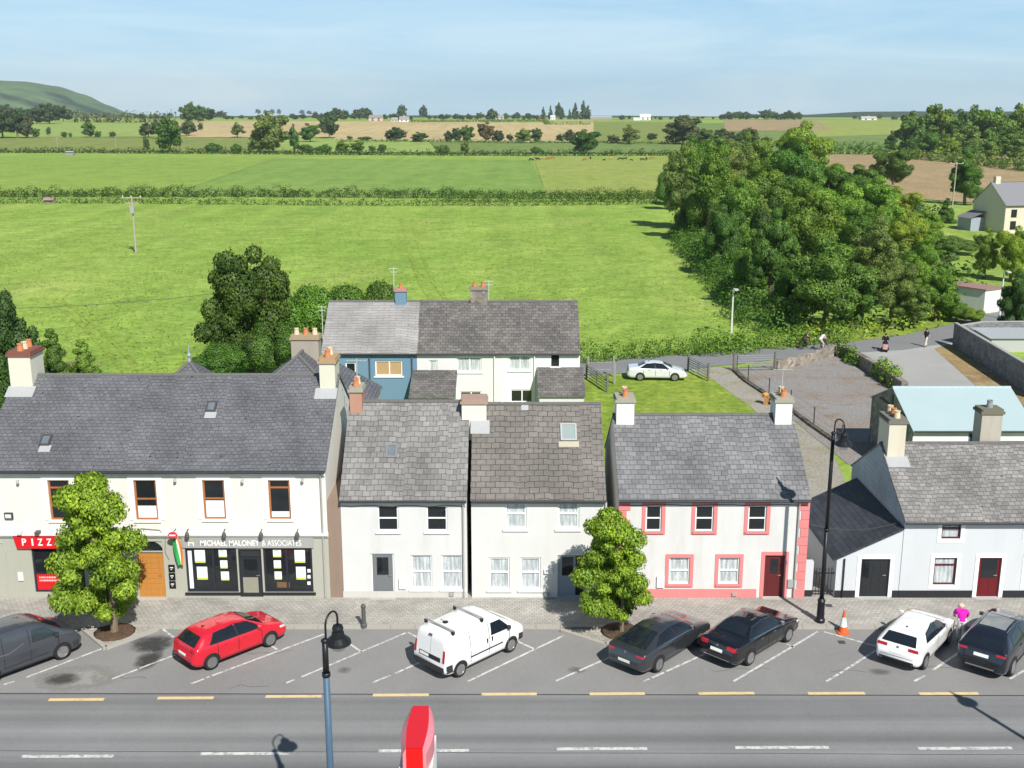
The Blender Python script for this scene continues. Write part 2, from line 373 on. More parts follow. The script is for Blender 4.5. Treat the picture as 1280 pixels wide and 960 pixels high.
BROWNF = grass((0.33, 0.24, 0.13), (0.38, 0.29, 0.16), 0.05, 0.0, 0.35, 0.35, (0.22, 0.25, 0.08))
patch('field', [(-80, 196), (664, 200), (684, 244), (-80, 244)], GREEN2, 0.12, 40, 8)
patch('field', [(-80, 196.5), (345, 198), (215, 243), (-80, 243)], GREEN3, 0.20, 30, 8)
patch('field', [(667, 198), (900, 196), (900, 244), (683, 244)], PALE, 0.16)
patch('field', [(-60, 171), (345, 172.5), (345, 190), (-60, 190)], OLIVE, 0.2)
patch('field', [(25, 149), (215, 153), (215, 171.5), (25, 171.5)], LIME, 0.3)
patch('field', [(170, 151.6), (420, 151.6), (420, 172), (235, 172)], TAN, 0.3, 30, 8)
patch('field', [(418, 152.2), (742, 150.5), (742, 178), (418, 178)], TAN, 0.3, 30, 8)
patch('field', [(345, 176), (535, 176), (548, 191.5), (345, 191.5)], LIME, 0.45)
patch('field', [(537, 177.5), (860, 180), (860, 192), (550, 192)], DULL, 0.45)
patch('field', [(742, 149), (850, 149), (850, 180), (742, 178)], OLIVE, 0.32)
patch('field', [(850, 149.5), (1130, 149.5), (1130, 190), (850, 190)], DULL, 0.3, 30, 8)
patch('field', [(905, 150.5), (1022, 150.5), (1040, 164), (905, 164)], BROWNF, 0.45)
patch('field', [(1010, 150.5), (1135, 150.5), (1140, 168), (1020, 172)], PALE, 0.45)
patch('field', [(1038, 193), (1330, 196), (1330, 262), (1010, 240)], BROWNF, 0.15, 30, 10)

# hill on the left and the low ridge beyond the far fields
def hill(name, prof, Y0, Yc, Y1, mat, n=26):
    m = MB(); rows = []
    for j in range(n + 1):
        yy = Y0 + (Y1 - Y0) * j / n
        k = math.sin(math.pi * min(1, 0.5 * (yy - Y0) / (Yc - Y0))) if yy < Yc else 1.0 - 0.3 * (yy - Yc) / (Y1 - Yc)
        r = []
        for i in range(121):
            px = prof[0][0] + (prof[-1][0] - prof[0][0]) * i / 120
            for a in range(len(prof) - 1):
                if prof[a][0] <= px <= prof[a + 1][0]:
                    t = (px - prof[a][0]) / (prof[a + 1][0] - prof[a][0]); t = t * t * (3 - 2 * t) * 0.5 + t * 0.5; py = prof[a][1] * (1 - t) + prof[a + 1][1] * t; break
            x = (px - CX) / F * max(Yc, yy) * 1.02; h = AT(px, py, Yc).z
            r.append((x, yy, max(4, 10 + (h - 10) * k)))
        rows.append(r[::-1])
    m.grid(rows); return structure(m.build(name, mat, smooth=True))
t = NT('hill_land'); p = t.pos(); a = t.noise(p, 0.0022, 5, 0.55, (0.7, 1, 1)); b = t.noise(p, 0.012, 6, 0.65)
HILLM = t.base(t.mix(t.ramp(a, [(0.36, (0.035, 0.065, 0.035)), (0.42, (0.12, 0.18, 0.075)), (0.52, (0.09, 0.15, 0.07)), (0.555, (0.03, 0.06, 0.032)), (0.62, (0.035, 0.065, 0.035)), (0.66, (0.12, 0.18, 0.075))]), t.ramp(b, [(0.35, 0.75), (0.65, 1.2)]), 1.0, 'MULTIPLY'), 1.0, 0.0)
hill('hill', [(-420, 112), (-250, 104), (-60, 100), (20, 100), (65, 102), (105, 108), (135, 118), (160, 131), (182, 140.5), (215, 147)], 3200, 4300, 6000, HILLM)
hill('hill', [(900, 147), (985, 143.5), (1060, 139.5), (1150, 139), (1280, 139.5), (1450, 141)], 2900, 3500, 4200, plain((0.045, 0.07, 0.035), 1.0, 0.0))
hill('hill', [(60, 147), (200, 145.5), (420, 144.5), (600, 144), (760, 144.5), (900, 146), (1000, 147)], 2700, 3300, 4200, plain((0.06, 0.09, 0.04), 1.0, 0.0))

# wheel tracks worn through the meadow
TRK = grass((0.215, 0.325, 0.050), (0.285, 0.38, 0.070), 0.05, 0.0, 0.34, 0.3)
def track(pxs, w=.5, off=.035):
    pts = [GT(*q) for q in pxs]; cur = []
    for i in range(len(pts) - 1):
        p0, p1, p2, p3 = pts[max(i - 1, 0)], pts[i], pts[i + 1], pts[min(i + 2, len(pts) - 1)]
        for k in range(8): t = k / 8; cur.append(.5 * ((2 * p1) + (p2 - p0) * t + (2 * p0 - 5 * p1 + 4 * p2 - p3) * t * t + (3 * p1 - p0 - 3 * p2 + p3) * t ** 3))
    cur.append(pts[-1]); rows = []
    for i, p in enumerate(cur):
        d = (cur[min(i + 1, len(cur) - 1)] - cur[max(i - 1, 0)]).normalized(); q = Vector((-d.y, d.x, 0)) * w * (.35 + .3 * abs(math.sin(i * .9))); rows.append([(p.x + q.x, p.y + q.y, p.z + off), (p.x - q.x, p.y - q.y, p.z + off)])
    m = MB(); m.grid(rows); structure(m.build('wheel_track', TRK))
for k, pxs in enumerate([[(60, 372), (85, 392), (112, 416), (140, 446), (160, 470)], [(72, 372), (99, 390), (128, 414), (158, 444), (180, 470)], [(500, 272), (508, 300), (520, 340), (536, 370), (552, 395)], [(514, 272), (522, 300), (536, 340), (554, 370), (572, 395)]]): track(pxs, .55, .03 + .004 * k)
# main street
YE, YK, YF = 36.58, 41.9, 44.75      # road edge, kerb line, line of the house fronts
ROADM = asphalt((0.185, 0.186, 0.188), True); BAYM = asphalt((0.228, 0.226, 0.223))
def sheet(name, x0, x1, y0, y1, z, mat, rot=0.0):
    m = MB(); n = 24; k = lambda x: rot * x
    m.grid([[(x0 + (x1 - x0) * i / n, yy + k(x0 + (x1 - x0) * i / n), z) for i in range(n + 1)] for yy in (y0, y1)]); return structure(m.build(name, mat))
RT = -0.004
sheet('road', -90, 90, 26.5, YE, 0.008, ROADM, RT)
sheet('parking_area', -90, 90, YE + 0.06, YK + 0.4, 0.008, BAYM, RT)
sheet('drain_channel', -90, 90, YE, YE + 0.06, 0.004, plain((0.03, 0.03, 0.03), 0.9), RT)
m = MB(); m.box(-90, 90, 20, 26.4, -0.1, 0.12); structure(m.build('near_footpath', pavers((0.40, 0.38, 0.34))))
m = MB(); m.box(-90, 90, YK + 0.2, YF + 3.0, -0.1, 0.12); structure(m.build('footpath', pavers((0.375, 0.36, 0.33), 0.21, 0.17)))
m = MB()
x = -90.0
while x < 90: m.box(x, x + 0.985, YK, YK + 0.198, -0.1, 0.125); x += 1.0
structure(m.build('kerb', plain((0.36, 0.345, 0.31), 0.9)))
# painted markings
t = NT('road_paint_white'); n = t.noise(t.pos(), 3.5, 6, 0.75); PAINTW = t.base(t.mix((0.58, 0.58, 0.56), (0.25, 0.25, 0.245), t.ramp(n, [(0.46, 0.0), (0.62, 1.0)])), 0.8)
t = NT('road_paint_yellow'); n = t.noise(t.pos(), 3.0, 6, 0.75); PAINTY = t.base(t.mix((0.66, 0.50, 0.27), (0.42, 0.32, 0.19), t.ramp(n, [(0.5, 0.0), (0.72, 1.0)])), 0.8)
def mark(m, a, b, w, z=0.014):
    a, b = Vector(a), Vector(b); d = (b - a).normalized(); q = Vector((-d.y, d.x, 0)) * w / 2
    m.poly([(p.x, p.y, z) for p in (a - q, b - q, b + q, a + q)])
m = MB()
for x0, x1, y in [(27, 142, 946), (251, 363, 942.5), (473, 586, 939), (696, 809, 936.5), (919, 1036, 935), (1148, 1265, 936), (-200, -80, 950)]: mark(m, G(x0, y), G(x1, y - 0.5), 0.17)
structure(m.build('centre_line_marking', PAINTW))
m = MB()
for x0, x1, y in [(-75, -6, 876), (61, 130, 875), (197, 267, 873), (332, 402, 871), (466, 536, 869.3), (602, 671, 868.2), (737, 806, 867.7), (873, 943, 867.2), (1010, 1081, 867.2), (1149, 1223, 867.5)]: mark(m, G(x0, y), G(x1, y - 0.4), 0.19)
structure(m.build('edge_line_marking', PAINTY))
m = MB()
for a, b in [((5, 856), (18, 852)), ((33, 847), (128, 811)), ((140, 849), (172, 837)), ((174, 836), (240, 811)), ((204, 787), (217, 797)), ((239, 855), (255, 849)), ((258, 847.7), (262, 846)), ((265, 845), (405, 793)), ((335, 805), (347, 812.5)),
             ((358, 854), (368, 850)), ((377, 846.5), (507, 791.5)), ((424, 797), (452, 815)), ((466, 853.5), (488, 844.5)), ((494, 842), (560, 813)), ((510, 791), (560, 816)), ((585, 852), (705, 794.5)), ((640, 799), (669, 812)), ((695, 851.5), (721, 840)), ((724, 838.8), (775, 816)),
             ((804, 852), (812, 849)), ((815, 847.5), (830, 841)), ((833, 839.5), (900, 809)), ((917, 852), (1022, 790)), ((983, 805), (993, 810)), ((1033, 852), (1048, 843)), ((1050, 842), (1062, 834)), ((1064, 833), (1095, 813)), ((1030, 790), (1095, 808)), ((1143, 852), (1156, 844.5)), ((1166, 838), (1200, 815)), ((1262, 849), (1290, 833))]:
    mark(m, G(*a), G(*b), 0.10)
structure(m.build('parking_bay_marking', PAINTW))
m = MB(); n = 40; m.grid([[(-90 + 180 * i / n, 32.93 + RT * (-90 + 180 * i / n) * 1.6 + yy + .02 * math.sin(i * 2.1), 0.0105) for i in range(n + 1)] for yy in (-.14, -.11)]); structure(m.build('road_joint', plain((0.06, 0.06, 0.06), .9)))
rj = random.Random(8)
for k in range(7):
    p = G(rj.uniform(0, 1280), rj.uniform(815, 860)); m = MB(); q = [p + Vector((.35 * i + rj.uniform(-.1, .1), rj.uniform(-.18, .18), 0)) for i in range(rj.randint(4, 8))]; m.grid([[(v.x, v.y + o_, .0118) for v in q] for o_ in (-.012, .012)]); structure(m.build('tarmac_crack', plain((0.07, 0.07, 0.07), .9)))
# stains and a patched piece of tarmac on the bays
def stain(name, px, py, rx, ry, mat, z):
    p = G(px, py); m = MB(); m.poly([(p.x - rx, p.y - ry, z), (p.x + rx, p.y - ry, z), (p.x + rx, p.y + ry, z), (p.x - rx, p.y + ry, z)]); return structure(m.build(name, mat))
stain('oil_stain', 190, 805, 1.3, 1.1, stain_mat((0.05, 0.05, 0.05), 0.85), 0.0105); stain('oil_stain', 186, 824, .7, 1.4, stain_mat((0.05, 0.05, 0.05), 0.8), 0.0115)
stain('oil_stain', 78, 849, 1.0, .7, stain_mat((0.05, 0.05, 0.05), 0.7), 0.0125); stain('tarmac_patch', 96, 848, 2.2, 1.4, stain_mat((0.30, 0.29, 0.27), 0.9), 0.0105)
for k, (x, y) in enumerate([(430, 838), (720, 838), (1100, 840)]): stain('oil_stain', x, y, .4 + .12 * (k % 4), .4, stain_mat((0.09, 0.09, 0.09), 0.4), 0.0108)
# kerbed build-outs with the street trees
def buildout(pxs, pit):
    pts = [G(x, y, 0) for x, y in pxs]; m = MB()
    flatp = [(p.x, p.y) for p in pts]
    m.prism(flatp[::-1] if sum(flatp[i][0] * flatp[(i + 1) % 3][1] - flatp[(i + 1) % 3][0] * flatp[i][1] for i in range(3)) < 0 else flatp, -0.05, 0.118)
    structure(m.build('footpath_build_out', pavers((0.36, 0.34, 0.30))))
    m = MB()
    for a, b in ((0, 1), (1, 2)):
        d = (pts[b] - pts[a]).normalized(); q = Vector((-d.y, d.x, 0)) * 0.09; p0, p1 = pts[a] - d * 0.0, pts[b] + d * 0.0
        quad = [p0 - q, p1 - q, p1 + q, p0 + q]; m.prism([(v.x, v.y) for v in quad], -0.05, 0.130)
    structure(m.build('build_out_kerb', plain((0.36, 0.345, 0.31), 0.9)))
    c = G(pit[0], pit[1], 0.12); m = MB(); m.lathe([(0.85, 0.0), (0.7, 0.05), (0.3, 0.09), (0.02, 0.1)], (c.x, c.y, 0.115), 14); structure(m.build('soil_pit', gravel((0.09, 0.055, 0.04), (0.12, 0.08, 0.05), (0.06, 0.045, 0.03)), smooth=True))
buildout([(104, 788.5), (132, 812), (197, 788)], (143, 790))
buildout([(702, 790), (757, 808), (800, 789)], (776, 789))

# land behind the street
TRACK = gravel((0.34, 0.32, 0.28), (0.30, 0.28, 0.23), (0.26, 0.25, 0.15)); YARD = gravel((0.262, 0.235, 0.215), (0.265, 0.262, 0.258), (0.25, 0.185, 0.14))
CONC = asphalt((0.34, 0.34, 0.33)); LANE = asphalt((0.20, 0.204, 0.212))
m = MB(); m.poly([(-40, YF + 2.9, 0.012), (40, YF + 2.9, 0.012), (40, 57, 0.012), (-40, 57, 0.012)]); structure(m.build('back_yard', TRACK))
flat('back_garden', [(690, 492), (745, 470), (905, 468), (955, 530), (1000, 600), (660, 600)], grass((0.20, 0.29, 0.04), (0.24, 0.32, 0.05), 0.2, 0, 0.4, 0.3), 0.020)
flat('gravel_track', [(858, 462), (915, 458), (930, 470), (985, 520), (1040, 565), (1075, 640), (1000, 640), (990, 560), (940, 510), (885, 470)], TRACK, 0.026)
flat('gravel_yard', [(922, 462), (1048, 437), (1128, 484), (1180, 520), (1180, 600), (1060, 580), (1010, 540)], YARD, 0.022)
flat('concrete_apron', [(1060, 440), (1190, 426), (1240, 470), (1290, 520), (1290, 545), (1150, 530), (1128, 492)], CONC, 0.018)
flat('dry_grass_strip', [(1168, 436), (1186, 430), (1250, 468), (1300, 500), (1300, 545), (1270, 530), (1215, 478)], gravel((0.34, 0.25, 0.12), (0.24, 0.16, 0.09), (0.38, 0.32, 0.18)), 0.028)
road_top = [(500, 456), (725, 449.5), (790, 446.5), (870, 441), (960, 435), (1060, 427.5), (1130, 419), (1185, 406), (1230, 393), (1340, 372)]
road_bot = [(500, 477), (725, 469), (790, 466), (850, 462.5), (920, 455), (1000, 446), (1060, 441), (1130, 437), (1195, 427), (1240, 410), (1340, 385)]
flat('back_road', road_top + road_bot[::-1], LANE, 0.034)
flat('road_verge', [(880, 440), (960, 434.5), (1060, 427), (1130, 418.5), (1185, 405.5), (1215, 397), (1215, 385), (1130, 395), (1060, 412), (960, 424), (880, 434)], grass((0.20, 0.30, 0.04), (0.26, 0.33, 0.06), 0.3, 0, 0.5, 0.5), 0.024)
# ================================================================= BUILDINGS
FR_WHITE = plain((0.80, 0.81, 0.80), 0.4); FR_WOOD = wood((0.36, 0.13, 0.045)); FR_DARK = plain((0.025, 0.028, 0.036), 0.35); FR_RED = plain((0.09, 0.012, 0.014), 0.4)
GUTTER = plain((0.035, 0.036, 0.038), 0.5); LEAD = plain((0.36, 0.37, 0.38), 0.6); STACKC = plain((0.33, 0.315, 0.26), 0.85); POT1 = plain((0.52, 0.20, 0.09), 0.85); POT2 = plain((0.62, 0.52, 0.36), 0.85)
def px_open(x0, y0, x1, y1, Y=None):
    Y = Y or YF; a = AT(x0, (y0 + y1) / 2, Y).x; b = AT(x1, (y0 + y1) / 2, Y).x; cx = (x0 + x1) / 2
    return [a, b, AT(cx, y1, Y).z, AT(cx, y0, Y).z]
def wall_front(m, x0, x1, z0, z1, Y, ops, rev=0.13):
    xs = sorted(set([x0, x1] + [v for o in ops for v in o[:2]])); zs = sorted(set([z0, z1] + [v for o in ops for v in o[2:4]]))
    xs = [v for v in xs if x0 <= v <= x1]; zs = [v for v in zs if z0 <= v <= z1]
    for i in range(len(xs) - 1):
        for j in range(len(zs) - 1):
            cx, cz = (xs[i] + xs[i + 1]) / 2, (zs[j] + zs[j + 1]) / 2
            if any(o[0] < cx < o[1] and o[2] < cz < o[3] for o in ops): continue
            m.poly([(xs[i], Y, zs[j]), (xs[i + 1], Y, zs[j]), (xs[i + 1], Y, zs[j + 1]), (xs[i], Y, zs[j + 1])])
    for a, b, c, d in [o[:4] for o in ops]:
        m.poly([(a, Y, c), (a, Y, d), (a, Y + rev, d), (a, Y + rev, c)]); m.poly([(b, Y, d), (b, Y, c), (b, Y + rev, c), (b, Y + rev, d)])
        m.poly([(a, Y, d), (b, Y, d), (b, Y + rev, d), (a, Y + rev, d)]); m.poly([(b, Y, c), (a, Y, c), (a, Y + rev, c), (b, Y + rev, c)])
def frame_bars(m, a, b, c, d, Y0, Y1, w=0.07, bars=(), posts=()):
    m.box(a, a + w, Y0, Y1, c, d); m.box(b - w, b, Y0, Y1, c, d); m.box(a + w, b - w, Y0, Y1, c, c + w); m.box(a + w, b - w, Y0, Y1, d - w, d)
    ps = [a + w] + [v for p in posts for v in (a + (b - a) * p - w / 2, a + (b - a) * p + w / 2)] + [b - w]
    for p in posts: m.box(a + (b - a) * p - w / 2, a + (b - a) * p + w / 2, Y0, Y1, c + w, d - w)
    for k in bars:
        z = c + (d - c) * k
        for i in range(0, len(ps), 2): m.box(ps[i], ps[i + 1], Y0 + 0.004, Y1 - 0.004, z - w / 2, z + w / 2)
def window(parent, o, Y, fm, bars=(0.5,), posts=(), pane='dark', sill=None, w=0.07, surround=None, blind=0.0, name='window'):
    a, b, c, d = o[:4]; m = MB(); e = 0.003; frame_bars(m, a + e, b - e, c + e, d - e, Y + 0.055, Y + 0.125, w, bars, posts); f = m.build(name, fm, parent)
    m = MB(); m.poly([(a + 0.02, Y + 0.09, c + 0.02), (b - 0.02, Y + 0.09, c + 0.02), (b - 0.02, Y + 0.09, d - 0.02), (a + 0.02, Y + 0.09, d - 0.02)]); m.build('pane', glass_clear() if pane in ('lace', 'blind') else glass_dark(), f)
    if pane in ('lace', 'blind'):
        m = MB(); n = 40; ph = random.random() * 6
        m.grid([[(a + (b - a) * i / n, Y + 0.108 + 0.008 * math.sin(i * .9 + ph) * (1 if pane == 'lace' else 0), z) for i in range(n + 1)] for z in (c, d)])
        m.build('curtain' if pane == 'lace' else 'blind', lace() if pane == 'lace' else plain((0.50, 0.33, 0.17), 0.8), f, smooth=True)
    if blind:
        m = MB(); m.box(a + 0.08, b - 0.08, Y + 0.078, Y + 0.083, c + 0.08, c + 0.08 + (d - c) * blind); m.build('blind', plain((0.72, 0.76, 0.78), 0.6), f)
    if sill:
        m = MB(); m.box(a - 0.10, b + 0.10, Y - 0.07, Y + 0.05, c - 0.10, c - 0.002); m.build('sill', sill, f)
    if surround:
        m = MB(); s, k = surround[0], 0.022; s_t = surround[2] if len(surround) > 2 else s; m.box(a - s, a, Y - k, Y + 0.01, c - s, d + s_t); m.box(b, b + s, Y - k, Y + 0.01, c - s, d + s_t); m.box(a, b, Y - k, Y + 0.01, d, d + s_t); m.box(a, b, Y - k, Y + 0.01, c - s, c); m.build('surround', surround[1], f)
    return f
def door(parent, o, Y, dm, glass=None, panels=(), fm=None, surround=None, side=0.0):
    a, b, c, d = o[:4]; fm = fm or FR_WHITE; m = MB(); frame_bars(m, a + .003, b - .003, c + .003, d - .003, Y + 0.06, Y + 0.13, 0.06)
    fr = m.build('door_frame', fm, parent); bb = b - side; m = MB(); m.box(a + 0.065, bb - 0.065, Y + 0.075, Y + 0.12, c + 0.065, d - 0.065)
    for (pa, pb, pc, pd) in panels:
        X0, X1, Z0, Z1 = a + (bb - a) * pa, a + (bb - a) * pb, c + (d - c) * pc, c + (d - c) * pd; m.bevbox(X0, X1, Z0 * 0 - 0.0, 0.012, 0, Z1 - Z0, 0.004, Matrix.Translation((0, Y + 0.063, Z0)))
    dd = m.build('door', dm, parent)
    if glass:
        pa, pb, pc, pd = glass; m = MB(); m.box(a + (bb - a) * pa, a + (bb - a) * pb, Y + 0.066, Y + 0.08, c + (d - c) * pc, c + (d - c) * pd); m.build('door_glass', glass_dark(), dd)
    m = MB(); m.tube([(bb - 0.16, Y + 0.04, c + 1.0), (bb - 0.16, Y + 0.075, c + 1.0)], 0.03, 8); m.box(bb - 0.28, bb - 0.14, Y + 0.03, Y + 0.045, c + 0.985, c + 1.015); m.build('handle', plain((0.55, 0.52, 0.45), 0.3, 0.5, 0.8), dd)
    if side:
        m = MB(); m.box(bb - 0.03, b - 0.07, Y + 0.07, Y + 0.10, c + 0.07, c + 0.85); m.box(bb - 0.03, b - 0.07, Y + 0.07, Y + 0.10, c + 0.95, d - 0.07); m.build('side_light', glass_dark(), fr)
    if surround:
        m = MB(); s, k = surround[0], 0.022; m.box(a - s, a, Y - k, Y + 0.01, c, d + s); m.box(b, b + s, Y - k, Y + 0.01, c, d + s); m.box(a, b, Y - k, Y + 0.01, d, d + s); m.build('door_surround', surround[1], parent)
    m = MB(); m.box(a - 0.05, b + 0.05, Y - 0.22, Y - 0.002, c - 0.12, c - 0.005); m.build('doorstep', plain((0.42, 0.41, 0.38), 0.9), parent)
    return dd
def gable_walls(m, x0, x1, y0, y1, ze, zr, sides=(1, 1), z0=-0.1):
    ym = (y0 + y1) / 2
    if sides[0]: m.poly([(x0, y1, z0), (x0, y0, z0), (x0, y0, ze), (x0, ym, zr), (x0, y1, ze)])
    if sides[1]: m.poly([(x1, y0, z0), (x1, y1, z0), (x1, y1, ze), (x1, ym, zr), (x1, y0, ze)])
    m.poly([(x1, y1, z0), (x0, y1, z0), (x0, y1, ze), (x1, y1, ze)])
def gable_roof(parent, x0, x1, y0, y1, ze, zr, mat, over=0.16, side=0.06, th=0.07, ridge_mat=None, sag=0.0):
    ym = (y0 + y1) / 2; s = (zr - ze) / (ym - y0); m = MB(); n = 12
    for sg in (-1, 1):
        ye = y0 - over if sg < 0 else y1 + over; zz = ze - s * over
        X = [x0 - side + (x1 - x0 + 2 * side) * i / n for i in range(n + 1)]; rng = random.Random(int(x0 * 10) + 77)
        jig = [0.0] + [rng.uniform(-1, 1) * sag for _ in range(n - 1)] + [0.0]
        top = [(x, ym, zr + th + 0.4 * j) for x, j in zip(X, jig)]; mid = [(x, (ym + ye) / 2, (zr + zz) / 2 + th - abs(j)) for x, j in zip(X, jig)]; low = [(x, ye, zz + th) for x in X]; bot = [(x, ye, zz) for x in X]
        rows = [bot, low, mid, top] if sg < 0 else [top, mid, low, bot]
        m.grid(rows)
        for x, flip in ((x0 - side, 0), (x1 + side, 1)):
            q = [(x, ye, zz), (x, ye, zz + th), (x, ym, zr + th), (x, ym, zr)]; m.poly(q if (flip ^ (sg > 0)) else q[::-1])
        m.poly([(x0 - side, ye, zz), (x0 - side, ym, zr), (x1 + side, ym, zr), (x1 + side, ye, zz)])
    rf = m.build('roof', mat, parent)
    m = MB(); x = x0 - side
    while x < x1 + side - 0.05:
        xe = min(x + 0.44, x1 + side); m.tube([(x, ym, zr + th - 0.03), (xe, ym, zr + th - 0.03)], 0.10, 8); x += 0.45
    m.build('ridge_tiles', ridge_mat or plain((0.13, 0.128, 0.125), 0.9), rf)
    m = MB(); zz = ze - s * over; m.tube([(x0, y0 - over - 0.06, zz + 0.0), (x1, y0 - over - 0.06, zz + 0.0)], 0.06, 8); m.build('gutter', GUTTER, rf)
    return rf
def chimney(parent, x0, x1, y0, y1, z0, z1, mat, capm, pots=3, flash=True, pmats=(POT1, POT2)):
    m = MB(); m.box(x0, x1, y0, y1, z0, z1); ch = m.build('chimney', mat, parent)
    m = MB(); m.box(x0 - .07, x1 + .07, y0 - .07, y1 + .07, z1 + 0.002, z1 + .12); m.bevbox(x0 - .03, x1 + .03, y0 - .03, y1 + .03, z1 + .122, z1 + .22, 0.05); m.build('chimney_cap', capm, ch)
    for i in range(pots):
        k = (i + 0.5) / pots; lx = (x1 - x0) > (y1 - y0); px_ = x0 + (x1 - x0) * k if lx else (x0 + x1) / 2; py_ = (y0 + y1) / 2 if lx else y0 + (y1 - y0) * k
        m = MB(); m.lathe([(0.15, 0), (0.12, 0.25), (0.135, 0.30), (0.135, 0.34), (0.10, 0.34), (0.09, 0.2)], (px_, py_, z1 + .22), 12); m.build('chimney_pot', pmats[i % len(pmats)], ch)
    return ch
def flashing(parent, x0, x1, yr, zr, s, y0):            # lead apron at a chimney's foot
    m = MB(); zf = lambda y: zr - s * abs(yr - y) + 0.085
    m.poly([(x0 - .15, y0 - 0.55, zf(y0 - .55)), (x1 + .15, y0 - 0.55, zf(y0 - .55)), (x1 + .15, y0 + .02, zf(y0 + .02)), (x0 - .15, y0 + .02, zf(y0 + .02))]); m.build('lead_flashing', LEAD, parent)
def skylight(parent, o, y, s, zf, fm, gm, depth):
    a, b = o; m = MB(); M = Matrix.Translation((0, y, zf)) @ Matrix.Rotation(math.atan(s), 4, 'X'); frame_w = 0.07
    m.box(a, a + frame_w, 0, depth, 0, 0.10, M); m.box(b - frame_w, b, 0, depth, 0, 0.10, M); m.box(a + frame_w, b - frame_w, 0, frame_w, 0, 0.10, M); m.box(a + frame_w, b - frame_w, depth - frame_w, depth, 0, 0.10, M); f = m.build('skylight', fm, parent)
    m = MB(); m.box(a + frame_w, b - frame_w, frame_w, depth - frame_w, 0.03, 0.07, M); m.build('pane', gm, f); return f
def text_mesh(name, s, mat, parent, x0, x1, z0, z1, Y, bold=0.0, spacing=1.0, depth=0.01):
    cu = bpy.data.curves.new('lettering', 'FONT'); cu.body = s; cu.offset = bold; cu.space_character = spacing; cu.resolution_u = 3
    o = bpy.data.objects.new('lettering', cu); COL.objects.link(o); bpy.context.view_layer.update()
    me = bpy.data.meshes.new_from_object(o.evaluated_get(bpy.context.evaluated_depsgraph_get())); bpy.data.objects.remove(o)
    xs = [v.co.x for v in me.vertices]; ys = [v.co.y for v in me.vertices]; kx = (x1 - x0) / (max(xs) - min(xs)); ky = (z1 - z0) / (max(ys) - min(ys)); mn = (min(xs), min(ys))
    m = MB(); vs_ = [((v.co.x - mn[0]) * kx + x0, Y, (v.co.y - mn[1]) * ky + z0) for v in me.vertices]; m.add(vs_, [tuple(p.vertices) for p in me.polygons])
    return m.build(name, mat, parent)

CREAM = plaster((0.685, 0.67, 0.625), 0.3); SAGE = plaster((0.385, 0.385, 0.325), 0.15); SLATE = tiles((0.116, 0.118, 0.130), 0.24, 0.20, 0.62, 0.3, 0.6, 0.6, 0.13)
# ---------------------------------------------------------------- shop building on the left
hx0, hx1, hy1, he, hr = -22.7, -7.95, 53.9, 6.05, 9.0
H1 = thing('shop_building', 'long cream two-storey building with two shopfronts and a dark slate roof', 'building', (hx0, YF, 0))
ups = [px_open(61.5, 600, 88.5, 650), px_open(168.5, 600, 196.5, 650), px_open(254, 600, 281.5, 649), px_open(336, 600, 363, 649)]
zs1 = 2.98
m = MB(); wall_front(m, hx0, hx1, zs1, he, YF, ups); gable_walls(m, hx0, hx1, YF, hy1, he, hr); m.build('upper_wall', CREAM, H1)
estL = px_open(233, 685, 297, 740); estD = px_open(299, 686, 328, 747); estR = px_open(330, 685, 391, 740); ordr = px_open(173, 690, 206, 746); pizw = px_open(42, 685, 82, 740); pizd = px_open(84, 686, 106, 746)
estD[2] = ordr[2] = pizd[2] = 0.14
fan = [ordr[0], ordr[1], ordr[3] + 0.03, ordr[3] + 0.5]
lows = [estL, estD, estR, ordr, pizw, pizd, fan]
m = MB(); wall_front(m, hx0 - 0.02, hx1 + 0.02, -0.1, zs1, YF - 0.03, lows, 0.2); m.build('lower_wall', SAGE, H1)
m = MB(); m.box(hx0 - .04, hx1 + .04, YF - 0.13, YF, zs1, zs1 + .09); m.box(hx0 - .04, hx1 + .04, YF - 0.20, YF, zs1 + .09, zs1 + .15); m.build('string_course', plaster((0.74, 0.73, 0.67), 0.5), H1)
m = MB(); m.box(hx0, hx1, YF - 0.10, YF - 0.004, he - 0.32, he - 0.10); m.build('eaves_board', plaster((0.70, 0.69, 0.66), 0.3), H1)
rf1 = gable_roof(H1, hx0, hx1, YF, hy1, he, hr, SLATE, 0.18, 0.06, sag=0.025)
for i, o in enumerate(ups):
    f = window(H1, o, YF, FR_WOOD, (0.52, ) if i in (1, 2) else (0.80,), (), 'dark', plaster((0.78, 0.77, 0.73), 0.3), 0.075, None, (0.0, 0.30, 0.42, 0.14)[i])
    m = MB(); a, b, c, d = o; m.box(a - .25, a - .002, YF - .03, YF + .01, c, d + .22); m.box(b + .002, b + .25, YF - .03, YF + .01, c, d + .22); m.box(a - .002, b + .002, YF - .03, YF + .01, d + .002, d + .22); m.build('surround', plaster((0.82, 0.81, 0.77), 0.1), f)
s1 = (hr - he) / ((hy1 - YF) / 2); ym1 = (YF + hy1) / 2
c = chimney(H1, -22.75, -21.75, ym1 - 0.65, ym1 + 0.75, 7.6, 10.05, plaster((0.62, 0.60, 0.50), 0.2), plain((0.20, 0.08, 0.06), 0.9), 3); flashing(H1, -22.7, -21.75, ym1, hr, s1, ym1 - 0.65)
c = chimney(H1, -8.7, -8.0, ym1 - 0.75, ym1 + 0.55, 7.6, 9.75, plaster((0.60, 0.58, 0.48), 0.2), plain((0.38, 0.26, 0.15), 0.95), 2); flashing(H1, -8.75, -8.05, ym1, hr, s1, ym1 - 0.75)
def roof_at(x, py, y0=YF, ze=he, s=s1):                  # where the sight line of that photo row meets the front slope
    d = ray(x, py); t = (ze + 0.07 - s * y0 - CAMH) / (d.z - s * d.y); return Vector((d.x * t, d.y * t, CAMH + d.z * t))
